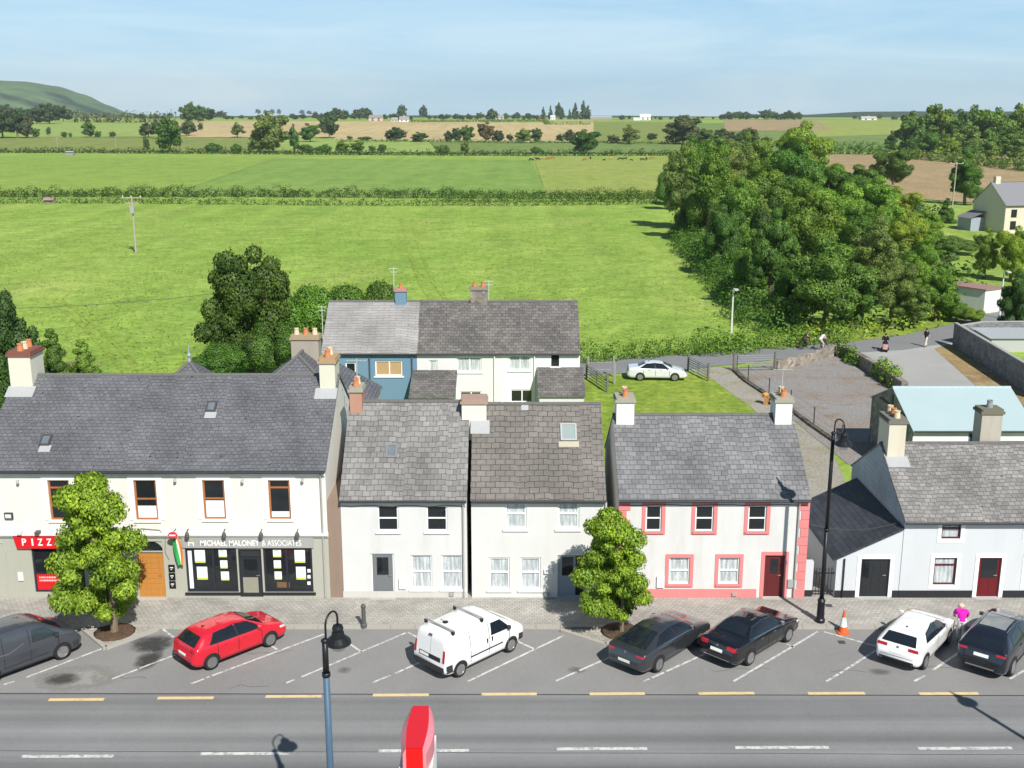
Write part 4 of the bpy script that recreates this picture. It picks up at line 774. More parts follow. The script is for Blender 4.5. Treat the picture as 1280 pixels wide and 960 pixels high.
leanto(TH[1], AT(515, 485, TY - 2).x, AT(568, 485, TY - 2).x, TY - 3.2, TY - .004, 2.3, 3.35, plaster((0.4, 0.42, 0.45), 0.3), RT_[1]); leanto(TH[2], AT(674, 480, TY - 2).x, AT(729, 480, TY - 2).x, TY - 2.8, TY - .004, 2.3, 3.55, plaster((0.60, 0.60, 0.60), 0.3), RT_[1])
PIPE = plain((0.06, 0.10, 0.14), 0.5)
for x, pm, H in ((462, PIPE, TH[0]), (515, PIPE, TH[0]), (618, plain((0.7, 0.7, 0.7), .5), TH[1]), (668, plain((0.75, .75, .75), .5), TH[2])): q = AT(x, 450, TY).x; m = MB(); m.tube([(q, TY - .1, te - .1), (q, TY - .1, 0)], 0.05, 7); m.build('downpipe', pm, H)
for px_, Yq, zt in ((493, ymt, 334), (402, TY + 1, 382), (611, ymt, 350)):
    b_ = AT(px_, 380, Yq); tpz = AT(px_, zt, Yq).z; m = MB(); m.tube([(b_.x, Yq, 6.9 if Yq > TY + 2 else 4.0), (b_.x, Yq, tpz)], 0.03, 6); m.tube([(b_.x - .35, Yq, tpz - .1), (b_.x + .35, Yq, tpz - .1)], 0.02, 5); m.tube([(b_.x - .25, Yq, tpz - .35), (b_.x + .25, Yq, tpz - .35)], 0.02, 5)
    m.build('aerial', plain((0.5, 0.5, 0.5), 0.5), TH[1] if px_ > 600 else TH[0])
# rear wings with hipped roofs behind the shop building
def hip(name, label, x0, x1, y0, y1, ze, zr, rl, wm, rm, fin=None):
    H = thing(name, label, 'building', ((x0 + x1) / 2, y0, 0)); m = MB(); m.box(x0, x1, y0, y1, -.1, ze); m.build('wall', wm, H); xm, a, b = (x0 + x1) / 2, (y0 + y1) / 2 - rl / 2, (y0 + y1) / 2 + rl / 2; o = .15; X0, X1, Y0, Y1 = x0 - o, x1 + o, y0 - o, y1 + o; e = ze - .05
    m = MB(); m.add([(X0, Y0, e), (X1, Y0, e), (X1, Y1, e), (X0, Y1, e), (xm, a, zr), (xm, b, zr)], [(0, 1, 4), (1, 2, 5, 4), (2, 3, 5), (3, 0, 4, 5), (3, 2, 1, 0)]); r_ = m.build('roof', rm, H)
    m = MB()
    for c0, c1 in (((X0, Y0, e), (xm, a, zr)), ((X1, Y0, e), (xm, a, zr)), ((xm, a, zr), (xm, b, zr))): m.tube([c0, c1], .09, 6)
    m.build('ridge_tiles', plain((0.13, 0.128, 0.125), 0.9), r_)
    if fin: m = MB(); m.lathe([(.1, 0), (.06, .2), (.12, .35), (.04, .5), (.03, .9)], (xm, a, zr), 8); m.build('finial', plain((0.3, 0.34, 0.4), .6), r_)
    return H
p = AT(237, 452, 57); hip('rear_wing', 'rear wing with a pyramid slate roof and finial behind the shop building ridge', p.x - 3, p.x + 3, 54.2, 60, 5.2, p.z, 0.3, SAGE, SLATE, True)
p = AT(374, 443, 57); H8 = hip('rear_wing', 'rear wing with a hipped slate roof and grey chimney behind the right shop chimney', p.x - 3.6, p.x + 3.6, 54.0, 62, 5.4, p.z, 2.5, SAGE, SLATE)
a_, b_ = AT(366, 430, 58.5), AT(400, 430, 58.5); chimney(H8, a_.x, b_.x, 58, 58.9, 6.5, AT(383, 424, 58.2).z, plaster((0.34, 0.31, 0.26), 0.5), plain((0.35, 0.27, 0.17), 0.95), 3, pmats=(POT2, POT1, POT2))
# ---------------------------------------------------------------- shed with the pale blue roof
SY = 61.5; H9 = thing('shed', 'long stone shed with white front and a pale blue metal roof', 'shed', (23.3, SY, 0)); w9 = px_open(1210, 541, 1227, 562, SY)
m = MB(); wall_front(m, 23.25, 30.3, -.1, 2.95, SY, [w9]); m.build('front_wall', plaster((0.76, 0.76, 0.74), 0.3), H9); m = MB(); gable_walls(m, 23.25, 30.3, SY, SY + 7.6, 2.95, 4.5); m.build('stone_gable', stone((0.26, 0.245, 0.22), 3.5), H9)
t = NT('blue_metal_roof'); uv = t.co('UV'); wv = t.new('TexWave', Scale=4.0); wv.bands_direction = 'X'; t.lk(uv, wv.inputs['Vector']); n = t.noise(t.pos(), .5, 5, .6); t.bump(wv.outputs['Fac'], .25, .02); BROOF = t.base(t.mix((0.33, 0.43, 0.455), (0.38, 0.48, 0.50), n), .5, .4)
gable_roof(H9, 23.25, 30.3, SY, SY + 7.6, 2.95, 4.5, BROOF, .18, .08, .05, BROOF); window(H9, w9, SY, plain((0.08, 0.16, 0.30), .5), (), (), 'dark', None, .12)
m = MB(); X = 23.22; m.box(X - .04, X - .01, SY + 3.6, SY + 3.75, 2.8, 4.1); m.box(X - .04, X - .01, SY + 1.5, SY + 6, 3.3, 3.42); m.box(X - .05, X - .012, SY + 2.4, SY + 3.3, .6, 2.3); m.build('timber_battens', plain((0.08, 0.07, 0.06), .9), H9)
p = AT(1247, 537, 59.5); q = AT(1258, 474, 59.5); m = MB(); m.tube([(p.x, 54.6, 3.0), (p.x + .35, 54.6, 8.2)], .035, 6); m.box(p.x + .1, p.x + .6, 54.55, 54.65, 8.15, 8.28); m.build('roof_mast', plain((0.2, 0.19, 0.18), .6), H6)
m = MB(); m.box(25.6, 29, YF + dp6 + .02, 57.5, -.1, 3.2); m.prism([(25.4, YF + dp6 + .01), (29.2, YF + dp6 + .01), (29.2, 57.7), (25.4, 57.7)], 3.205, 3.4); m.build('rear_extension', plain((0.10, 0.10, 0.11), .8), H6)
# ---------------------------------------------------------------- small gates, walls and boundary pieces
p0, p1 = AT(989, 740, YF + .1).x, AT(1015, 740, YF + .1).x
W = thing('gate_wall', 'short white gate wall with a dark base beside the pink-trimmed house', 'wall', (p0, YF, 0)); m = MB(); m.box(12.8, p1, YF + .1, YF + .35, .42, 1.75); m.build('wall', SLWH, W); m = MB(); m.box(12.8, p1, YF + .09, YF + .36, -.1, .418); m.build('plinth', BLK, W)
W = thing('railing_gate', 'black iron railing gate between the white gate wall and the annex', 'gate', (p1, YF, 0)); m = MB(); k = p1 + .05
while k < ax0 - .02: m.tube([(k, YF + .2, .14), (k, YF + .2, 1.35)], .016, 5); m.lathe([(.03, 0), (.0, .12)], (k, YF + .2, 1.35), 5); k += .13
m.build('bars', BLK, W); m = MB(); m.box(p1, ax0 - .02, YF + .18, YF + .22, .3, .36); m.box(p1, ax0 - .02, YF + .18, YF + .22, 1.15, 1.21); m.build('rails', BLK, W)
def wall_run(name, label, pxs, h, w, mat, capm=None, z0=-.1, cat='wall'):
    W = thing(name, label, cat, G(*pxs[0])); pts = [G(*q) for q in pxs]; m = MB(); mc = MB()
    for a, b in zip(pts, pts[1:]):
        d = (b - a).normalized(); q = Vector((-d.y, d.x, 0)) * w / 2; e = d * .0
        m.prism([(v.x, v.y) for v in (a - q, b - q, b + q, a + q)], z0, h)
        m.build('wall', mat, W); m = MB()
        if capm: q2 = q * 1.25; mc.prism([(v.x, v.y) for v in (a - q2, b - q2, b + q2, a + q2)], h + .003, h + .08)
    if capm: mc.build('coping', capm, W)
    return W
BLOCK = stone((0.20, 0.205, 0.21), 3, True)
wall_run('block_wall', 'tall grey concrete block wall along the dry grass by the concrete apron', [(1192, 432), (1240, 463), (1300, 502)], 2.1, .25, BLOCK, plain((0.34, 0.34, 0.33), .9))
wall_run('block_wall', 'grey block wall at the roadside end of the enclosed yard', [(1196, 430), (1226, 425), (1300, 424)], 1.7, .25, BLOCK, plain((0.38, 0.37, 0.35), .9))
p = [G(1238, 440), G(1310, 440)]; W = thing('yard_shed', 'low grey corrugated sheds inside the block-walled yard', 'shed', G(1240, 440)); m = MB(); m.box(p[0].x, p[0].x + 9, p[0].y, p[0].y + 4, -.1, 1.25); m.build('wall', plain((0.42, 0.43, 0.42), .8), W); m = MB(); m.add([(p[0].x - .2, p[0].y - .2, 1.255), (p[0].x + 9.2, p[0].y - .2, 1.255), (p[0].x + 9.2, p[0].y + 4.2, 1.45), (p[0].x - .2, p[0].y + 4.2, 1.45)], [(0, 1, 2, 3)]); m.build('roof', plain((0.36, 0.39, 0.41), .6), W)
RUB = stone((0.30, 0.265, 0.22), 3.0)
wall_run('stone_wall', 'low rubble stone wall along the back road edge of the gravel yard', [(969, 463), (1000, 456), (1049, 442)], .8, .5, RUB)
wall_run('stone_wall', 'ivy-topped rubble wall between the gravel yard and the concrete apron', [(1049, 442), (1085, 463), (1130, 493)], 1.0, .5, stone((0.24, 0.215, 0.18), 3.0))
def farm_gate(name, label, a, b, h=1.25, mat=None, posts=True):
    a, b = Vector(a), Vector(b); T = thing(name, label, 'gate', a); mat = mat or plain((0.40, 0.41, 0.42), .5, .5, .6); m = MB(); d = b - a
    for k in range(6): z = .2 + (h - .2) * (k / 5) ** .85; m.tube([(a.x, a.y, z), (b.x, b.y, z)], .035, 6)
    for k in (0, .5, 1): q = a + d * k; m.tube([(q.x, q.y, .15), (q.x, q.y, h)], .035, 6)
    m.build('bars', mat, T)
    for q in (a - d.normalized() * .15, b + d.normalized() * .15): m = MB(); m.tube([(q.x, q.y, -.1), (q.x, q.y, h + .3)], .09, 8); m.build('post', plain((0.16, 0.15, 0.14), .9), T)
    return T
farm_gate('field_gate', 'galvanised field gate at the roadside corner of the gravel yard', G(919, 464), G(966, 463), 1.3)
farm_gate('field_gate', 'open galvanised gate standing beside the silver car at the track entrance', G(861, 464), G(884, 476), 1.2)
farm_gate('garden_gate', 'weathered timber gate beside the white end terrace lean-to', G(734, 474), G(758, 490), 1.2, plain((0.24, 0.24, 0.23), .9))
FP = thing('wire_fence', 'post and wire fence along the gravel track beside the yard', 'fence', G(922, 468)); fpts = [G(x, y) for x, y in ((921, 464), (935, 477), (961, 494), (988, 510), (1017, 532), (1052, 556))]
for q in fpts: m = MB(); m.tube([(q.x, q.y, -.05), (q.x, q.y, 1.35)], .045, 6); m.build('post', plain((0.07, 0.065, 0.06), .9), FP)
m = MB()
for z in (.3, .7, 1.2): m.tube([(q.x, q.y, z) for q in fpts], .012, 4)
m.build('wire', plain((0.22, 0.22, 0.21), .6), FP)
FK = MB(); FK.tube([(q.x - .2, q.y - .1, .05) for q in fpts], .22, 7); tag(FK.build('kerb_bank', stone((0.16, 0.145, 0.12), 4)), 'low stony bank under the wire fence beside the gravel track', 'bank')
FP = thing('garden_fence', 'wooden post and rail fence between the back garden and the back road', 'fence', G(762, 478)); gp = [G(x, y) for x, y in ((735, 471), (767, 471), (768, 480))]
for q in gp: m = MB(); m.box(q.x - .08, q.x + .08, q.y - .08, q.y + .08, -.05, 1.7); m.build('post', plain((0.27, 0.26, 0.24), .9), FP)
m = MB(); m.tube([gp[0] + Vector((0, 0, .6)), gp[1] + Vector((0, 0, .6))], .03, 5); m.tube([gp[0] + Vector((0, 0, 1.2)), gp[1] + Vector((0, 0, 1.2))], .03, 5); m.build('rails', plain((0.3, 0.29, 0.27), .9), FP)
c = G(972, 508); LG = thing('log_pile', 'stack of orange cut firewood logs beside the fence on the track', 'log pile', c); rr = random.Random(9); lm = wood((0.56, 0.30, 0.10))
for k in range(14):
    a = R(-38); d = Vector((math.cos(a), math.sin(a), 0)); q = c + d * (rr.uniform(-1.1, 1.1)) + Vector((0, 0, .15 + .27 * (k % 3))); e = Vector((-d.y, d.x, 0)) * .28; m = MB(); m.tube([q - e, q + e], rr.uniform(.13, .19), 8); m.build('log', lm, LG)
# ================================================================= VEHICLES
def lerp(a, b, t): return a + (b - a) * t
def interp(pts, x):
    if x <= pts[0][0]: return pts[0][1]
    for (x0, y0), (x1, y1) in zip(pts, pts[1:]):
        if x <= x1: return y0 + (y1 - y0) * (x - x0) / max(1e-9, x1 - x0)
    return pts[-1][1]
def smoothprof(pts, x, r=0.07):
    return sum(interp(pts, x + r * k / 3) for k in range(-3, 4)) / 7
TYRE = plain((0.018, 0.018, 0.019), 0.85); RIMS = plain((0.42, 0.42, 0.43), 0.3, 0.5, 0.8); RIMD = plain((0.26, 0.26, 0.265), 0.35, 0.5, 0.6); CARGLASS = glass_dark((0.010, 0.014, 0.020)); BLKP = plain((0.02, 0.02, 0.022), 0.5); CHROME = plain((0.55, 0.55, 0.56), 0.15, 0.5, 1.0)
TAIL = plain((0.40, 0.012, 0.02), 0.15, 0.6); HEAD = plain((0.62, 0.64, 0.66), 0.1, 0.7); PLATE = plain((0.78, 0.78, 0.76), 0.4)
def make_car(name, label, cat, spec, loc, heading, anchor='rear'):
    L, Wd, H = spec['dims']; hw = Wd / 2; prof = spec['prof']; ra, fa = spec['axles']; wr = spec.get('wr', .31); wroof = spec.get('wroof', .60) ; bl = spec['belt']
    c, s = math.cos(heading), math.sin(heading); sgn = -1
    ax_ = ra if anchor == 'rear' else fa                       # the given point is where that right-hand wheel meets the ground
    o = Vector((loc[0] - (c * ax_ + s * (hw - .12)), loc[1] - (s * ax_ - c * (hw - .12)), 0.012))
    T = thing(name, label, cat, o, heading); WMT = WM[T.name]; WM[T.name] = Matrix.Identity(4)      # build in the car's own frame
    xs = [0, .012, .03, .055, .09, .13] + [.18 + (L - .36) * i / 46 for i in range(47)] + [L - .13, L - .09, L - .055, L - .03, L - .012, L]
    def half(x):
        u = (x - L / 2) / (L / 2); e = 1 - .10 * abs(u) ** 4 - .13 * max(0, (abs(u) - .90) / .10) ** 2.2
        return hw * (1 if spec.get('square') and u < 0 else e) if not (spec.get('square') and u < 0) else hw * (1 - .03 * abs(u) ** 6 - .04 * max(0, (abs(u) - .97) / .03) ** 2)
    rows = []
    for x in xs:
        zt = smoothprof(prof, x); w = half(x); zb = interp(bl, x); zl = .22 + .16 * max(0, (abs(x - L / 2) / (L / 2) - .82) / .18) ** 2
        gk = min(1, max(0, (zt - zb) / (H - zb))); wt = lerp(w * .93, wroof, gk ** .75) if gk > 0 else w * .93
        zs = min(zb, zt - .05); rn = .03 + .07 * gk
        pr = [(0, zt), (wt * .45, zt - .008), (wt * .75, zt - .022), (wt * .92, zt - rn * .55), (wt, zt - rn)]
        a = (wt, zt - rn); b = (w * .975, zs)
        pr += [(lerp(a[0], b[0], k) + .02 * gk * math.sin(math.pi * k), lerp(a[1], b[1], k)) for k in (.33, .66)] if a[1] > b[1] + .02 else [(lerp(a[0], b[0], k), lerp(a[1], b[1], k)) for k in (.33, .66)]
        pr += [b] + [(w * f, lerp(zs, zl, k)) for f, k in ((.998, .12), (1.0, .28), (.985, .5), (.99, .62), (.985, .78), (.95, .92), (.86, 1.0))] + [(0, zl)]
        rows.append([(x, y_, z) for y_, z in pr] + [(x, -y_, z) for y_, z in pr[-2:0:-1]])
    n = len(rows[0]); V = [p for r in rows for p in r]; Fc = []
    for i in range(len(rows) - 1):
        for k in range(n): Fc.append((i * n + k, i * n + (k + 1) % n, (i + 1) * n + (k + 1) % n, (i + 1) * n + k))
    Fc += [tuple(range(n - 1, -1, -1)), tuple(range((len(rows) - 1) * n, len(rows) * n))]
    bm = MB(); bm.add(V, Fc); body = bm.build('body', spec['paint'], T, smooth=True); WM[body.name] = Matrix.Identity(4)
    bvh = BVHTree.FromPolygons([Vector(v) for v in V], Fc)
    def hit(o_, d): 
        h = bvh.ray_cast(Vector(o_), Vector(d))
        return h[0]
    def patch_(nm, rws, mat, parent, off=.007, solid=True):
        ok = [[q for q in r] for r in rws]
        if any(q is None for r in ok for q in r): return None
        m = MB(); m.grid(ok); ob = m.build(nm, mat, parent, smooth=True); return ob
    def side_patch(nm, poly_b, poly_t, mat, parent, off=.007, ns=14, nt=5, sides=(1, -1)):
        for sd in sides:
            rws = []
            for j in range(nt + 1):
                r = []
                for i in range(ns + 1):
                    k = i / ns; b_ = interp2(poly_b, k); t__ = interp2(poly_t, k); x = lerp(b_[0], t__[0], j / nt); z = lerp(b_[1], t__[1], j / nt)
                    h = hit((x, 3 * sd, z), (0, -sd, 0)); r.append(None if h is None else (h.x, h.y + sd * off, h.z))
                rws.append(r if sd < 0 else r[::-1])
            patch_(nm, rws, mat, parent)
    def interp2(poly, k):
        n_ = len(poly) - 1; f = min(n_ - 1e-6, max(0, k * n_)); i = int(f); return (lerp(poly[i][0], poly[i + 1][0], f - i), lerp(poly[i][1], poly[i + 1][1], f - i))
    def top_patch(nm, x0, x1, y0a, y0b, mat, parent, off=.007, nx=8, ny=12, bow=0.0):
        rws = []
        for j in range(nx + 1):
            k = j / nx; yw = lerp(y0a, y0b, k); r = []
            for i in range(ny + 1):
                y_ = -yw + 2 * yw * i / ny; x = lerp(x0, x1, k) + bow * (1 - (2 * i / ny - 1) ** 2); h = hit((x, y_, 5), (0, 0, -1)); r.append(None if h is None else (h.x, h.y, h.z + off * 1.6))
            rws.append(r)
        if x1 > x0: rws = [r[::-1] for r in rws]
        return patch_(nm, rws, mat, parent)
    def end_patch(nm, ya, yb, z0, z1, mat, parent, rear=True, off=.008, ny=8, nz=4, taper=0.0):
        rws = []; o_x, dx = (-2, 1) if rear else (L + 2, -1)
        for j in range(nz + 1):
            z = lerp(z0, z1, j / nz); r = []
            for i in range(ny + 1):
                y_ = lerp(ya, yb, i / ny) * (1 - taper * j / nz); h = hit((o_x, y_, z), (dx, 0, 0)); r.append(None if h is None else (h.x - dx * off, h.y, h.z))
            rws.append(r[::-1] if rear else r)
        return patch_(nm, rws, mat, parent)
    # glass
    if len(spec.get('sides', [])) == 2:
        (b0, t0), (b1, t1) = spec['sides']
        side_patch('window_surround', [(b0[0][0] - .05, b0[0][1] - .025), (b1[-1][0] + .05, b1[-1][1] - .025)], [(t0[0][0] - .04, t0[0][1] + .02), (t0[-1][0], t0[-1][1] + .02), (t1[-1][0] + .03, t1[-1][1] + .02)], BLKP, T, off=.003, ns=20, nt=6)
    side_patch('sill_trim', [(ra + .42, .245), (fa - .42, .245)], [(ra + .42, .30), (fa - .42, .30)], BLKP, T, off=.006, ns=10, nt=1)
    if not spec.get('square'): end_patch('tailgate_gap', -.62, .62, .565 if H < 1.6 else .70, .58 if H < 1.6 else .715, BLKP, T, True, .005, 12, 1)
    for a_, b_, ya, yb in spec.get('screen', []): top_patch('windscreen', a_, b_, ya, yb, CARGLASS, T, bow=.05)
    for a_, b_, ya, yb in spec.get('rear', []): top_patch('rear_window', a_, b_, ya, yb, CARGLASS, T, bow=-.02)
    for pb, pt in spec.get('sides', []): side_patch('side_window', pb, pt, spec.get('sideglass', CARGLASS), T)
    for pb, pt in spec.get('trim', []): side_patch('window_trim', pb, pt, CHROME, T, off=.010, nt=1)
    for r_ in spec.get('ends', []):
        nm, ya, yb, z0, z1, mt, rear = r_[:7]; end_patch(nm, ya, yb, z0, z1, mt, T, rear, r_[7] if len(r_) > 7 else .008)
    for pb, pt, mt, nm in spec.get('strips', []): side_patch(nm, pb, pt, mt, T, off=.012, nt=2)
    for pb, pt, sd in spec.get('door_gaps', []): pass
    # wheels
    for x in (ra, fa):
        for sd in (-1, 1):
            y_ = hit((x, 3 * sd, wr * 1.15), (0, -sd, 0)); yo = abs(y_.y) if y_ else hw; m = MB()
            R2 = wr + .055; cnt = 20; ring = []
            for k in range(cnt + 1):
                an = -R(18) + R(216) * k / cnt; xx, zz = x + R2 * math.cos(an), wr + R2 * math.sin(an); h = hit((xx, 3 * sd, max(zz, .26)), (0, -sd, 0)); ring.append((xx, (h.y if h else sd * yo) + sd * .006, max(zz, .24)))
            cen = (x, sd * (yo + .004), wr); vs_ = [cen] + ring; m.add(vs_, [(0, k + 1, k + 2) if sd < 0 else (0, k + 2, k + 1) for k in range(cnt)]); m.build('wheel_arch', BLKP, T)
            Mx = Matrix.Translation((x, sd * (yo - .085), wr)) @ Matrix.Rotation(R(90) * -sd, 4, 'X')
            m = MB(); m.lathe([(wr * .3, -.05), (wr * .3, .04)], n=14, M=Mx); wh = m.build('wheel', BLKP, T); WM[wh.name] = Matrix.Identity(4)
            m = MB(); m.lathe([(wr * .66, -.10), (wr * .94, -.105), (wr, -.07), (wr, .075), (wr * .94, .105), (wr * .70, .108), (wr * .66, .09)], n=28, M=Mx); m.build('tyre', TYRE, wh, smooth=True)
            m = MB(); m.lathe([(wr * .655, .085), (wr * .62, .07), (0.0, .05)], n=24, M=Mx); m.lathe([(wr * .70, .10), (wr * .69, .112), (wr * .61, .112), (wr * .60, .06)], n=24, M=Mx); ns_ = spec.get('spokes', 5)
            m.cur = 1; m.m = [1 if i < 25 * 2 + 1 else 0 for i in range(len(m.f))]; m.cur = 0
            for k in range(ns_): Ms = Mx @ Matrix.Rotation(2 * math.pi * k / ns_, 4, 'Z'); m.box(wr * .08, wr * .63, -wr * spec.get('sw', .085), wr * spec.get('sw', .085), .06, .104, Ms)
            m.lathe([(wr * .15, .06), (wr * .15, .112), (0, .114)], n=12, M=Mx); m.build('rim', [spec.get('rim', RIMS), plain((0.03, 0.03, 0.032), .6)], wh)
    # mirrors, handles
    mx_, mz = spec['mirror']
    for sd in (-1, 1):
        h = hit((mx_, 3 * sd, mz), (0, -sd, 0)); yo = h.y if h else sd * hw; m = MB(); m.bevbox(mx_ - .06, mx_ + .09, min(yo + sd * .02, yo + sd * .17), max(yo + sd * .02, yo + sd * .17), mz - .05, mz + .07, .035); m.build('mirror', spec.get('mirrorm', spec['paint']), T)
        for hx in spec['handles']: h = hit((hx, 3 * sd, spec['hz']), (0, -sd, 0)); m = MB(); m.bevbox(hx - .09, hx + .09, min(h.y, h.y + sd * .03), max(h.y, h.y + sd * .03), spec['hz'] - .018, spec['hz'] + .018, .01); m.build('door_handle', spec.get('handlem', spec['paint']), T)
    if not spec.get('square'): z_ = spec['belt'][0][1]; side_patch('tail_light', [(.07, z_ - .13), (.24, z_ - .11)], [(.09, z_ - .01), (.20, z_ - .01)], TAIL, T, ns=4, nt=2); side_patch('headlight', [(L - .42, .66), (L - .12, .64)], [(L - .42, .76), (L - .16, .72)], HEAD, T, ns=4, nt=2)
    for gx, z0, z1 in spec.get('gaps', []): side_patch('door_gap', [(gx - .013, z0), (gx + .013, z0)], [(gx - .013, z1), (gx + .013, z1)], BLKP, T, off=.004, ns=1, nt=6)
    for f in spec.get('extra', []): f(T, hit, L, hw, H)
    WM[T.name] = WMT
    for ch in T.children_recursive: WM[ch.name] = WMT
    return T
def wipers(T, hit, L, hw, H): pass
def aerial_fin(x, z):
    def f(T, hit, L, hw, H): m = MB(); h = hit((x, 0, 4), (0, 0, -1)); m.add([(x - .08, -.02, h.z - .01), (x + .1, -.02, h.z - .01), (x + .1, .02, h.z - .01), (x - .08, .02, h.z - .01), (x - .07, 0, h.z + .07)], [(0, 1, 4), (1, 2, 4), (2, 3, 4), (3, 0, 4)]); m.build('roof_aerial', BLKP, T)
    return f
def badge(z):
    def f(T, hit, L, hw, H): h = hit((-2, 0, z), (1, 0, 0)); m = MB(); m.lathe([(.055, 0), (.055, .012), (.03, .016)], n=12, M=Matrix.Translation((h.x - .002, 0, z)) @ Matrix.Rotation(R(-90), 4, 'Y')); m.build('badge', CHROME, T)
    return f
HATCH = dict(dims=(4.25, 1.80, 1.48), axles=(.74, 3.36), wr=.315, wroof=.60, belt=[(0, .95), (.5, .99), (3.2, .93), (4.25, .8)],
    prof=[(0, .56), (.035, .80), (.10, .97), (.16, 1.02), (.56, 1.37), (.80, 1.44), (1.5, 1.48), (2.1, 1.47), (2.5, 1.40), (3.15, 1.06), (3.28, 1.0), (3.65, .94), (4.0, .83), (4.17, .70), (4.25, .52)],
    screen=[(3.20, 2.52, .66, .54)], rear=[(.17, .53, .62, .52)],
    sides=[([(.72, 1.03), (1.9, 1.01)], [(1.02, 1.34), (1.86, 1.40)]), ([(1.97, 1.01), (2.98, .99)], [(1.93, 1.40), (2.50, 1.33)])],
    ends=[('tail_light', .46, .80, .82, .96, TAIL, True), ('tail_light', -.80, -.46, .82, .96, TAIL, True), ('number_plate', -.26, .26, .60, .71, PLATE, True, .014), ('lower_grille', -.62, .62, .30, .46, BLKP, True, .010), ('headlight', .45, .80, .66, .78, HEAD, False), ('headlight', -.80, -.45, .66, .78, HEAD, False), ('grille', -.42, .42, .64, .72, BLKP, False), ('lower_grille', -.6, .6, .32, .48, BLKP, False)],
    mirror=(2.86, 1.02), handles=(1.35, 2.2), hz=.86, gaps=[(1.93, .35, 1.0), (2.98, .35, .97), (1.02, .55, 1.0)], paint=paint((0.60, 0.008, 0.026), .05), rim=RIMD, spokes=10, sw=.05, extra=[badge(.90), aerial_fin(.95, 1.46)])
def px_heading(a, b): d = G(*b) - G(*a); return math.atan2(d.y, d.x)
make_car('parked_car', 'glossy red five-door hatchback parked at an angle in front of the estate shopfront', 'car', HATCH, G(264.4, 836.5), R(46.0))
WH = dict(HATCH); WH.update(dims=(4.38, 1.83, 1.46), axles=(.78, 3.46), paint=paint((0.80, 0.80, 0.80), 0, .15), rim=RIMD, spokes=5, sw=.10, wr=.32,
    prof=[(0, .58), (.035, .82), (.10, .99), (.16, 1.04), (.58, 1.33), (.85, 1.41), (1.5, 1.46), (2.2, 1.455), (2.6, 1.38), (3.25, 1.06), (3.4, 1.0), (3.8, .93), (4.15, .82), (4.31, .68), (4.38, .5)], screen=[(3.32, 2.62, .68, .56)], rear=[(.17, .56, .66, .54)],
    sides=[([(.85, 1.06), (1.95, 1.02)], [(1.15, 1.27), (1.90, 1.38)]), ([(2.03, 1.02), (3.05, .99)], [(1.97, 1.38), (2.56, 1.31)])],
    ends=[('tail_light', .40, .84, .86, .97, TAIL, True), ('tail_light', -.84, -.40, .86, .97, TAIL, True), ('number_plate', -.26, .26, .70, .81, PLATE, True, .014), ('lower_grille', -.66, .66, .27, .47, BLKP, True, .012), ('headlight', .45, .82, .66, .78, HEAD, False), ('headlight', -.82, -.45, .66, .78, HEAD, False), ('grille', -.45, .45, .48, .66, BLKP, False)], mirror=(2.95, 1.03), gaps=[(1.99, .35, 1.0), (3.05, .35, .97)], handles=(1.4, 2.3), extra=[badge(.92), aerial_fin(1.0, 1.44)])
make_car('parked_car', 'white hatchback parked at an angle beside the traffic cone', 'car', WH, G(1153.5, 836), R(51))
SED = dict(dims=(4.78, 1.83, 1.47), axles=(1.03, 3.78), wr=.325, wroof=.58, belt=[(0, .97), (.6, 1.0), (3.5, .93), (4.78, .8)],
    prof=[(0, .56), (.03, .80), (.07, .95), (.14, 1.05), (.30, 1.075), (.72, 1.11), (.86, 1.14), (1.42, 1.39), (1.75, 1.45), (2.3, 1.47), (2.8, 1.42), (3.5, 1.08), (3.66, 1.0), (4.15, .92), (4.52, .80), (4.70, .66), (4.78, .5)],
    screen=[(3.57, 2.86, .68, .54)], rear=[(.90, 1.44, .64, .52)],
    sides=[([(1.02, 1.06), (2.2, 1.02)], [(1.52, 1.32), (2.15, 1.385)]), ([(2.28, 1.02), (3.34, .99)], [(2.22, 1.385), (2.80, 1.33)])], trim=[([(.98, 1.035), (3.38, .965)], [(.98, 1.055), (3.38, .985)]), ([(1.46, 1.33), (2.2, 1.40), (2.86, 1.335)], [(1.46, 1.35), (2.2, 1.42), (2.86, 1.355)])],
    ends=[('tail_light', .42, .84, .82, .97, TAIL, True), ('tail_light', -.84, -.42, .82, .97, TAIL, True), ('number_plate', -.27, .27, .66, .78, PLATE, True, .014), ('chrome_strip', -.76, .76, .40, .44, CHROME, True, .012), ('lower_grille', -.66, .66, .28, .39, BLKP, True, .010), ('headlight', .45, .82, .64, .76, HEAD, False), ('headlight', -.82, -.45, .64, .76, HEAD, False), ('grille', -.42, .42, .52, .74, BLKP, False)],
    strips=[([(.9, .30), (3.9, .30)], [(.9, .325), (3.9, .325)], CHROME, 'sill_strip')], mirror=(3.18, 1.03), handles=(1.75, 2.65), hz=.90, gaps=[(2.24, .35, 1.0), (3.34, .35, .97), (1.28, .6, 1.04)], paint=paint((0.006, 0.0065, 0.009), .0, .06), rim=RIMS, spokes=7, sw=.06, handlem=CHROME, mirrorm=CHROME, extra=[badge(.90), aerial_fin(1.75, 1.45)])
make_car('parked_car', 'glossy black saloon with red tail lights in front of the pink-trimmed house', 'car', SED, G(935, 831), R(45))
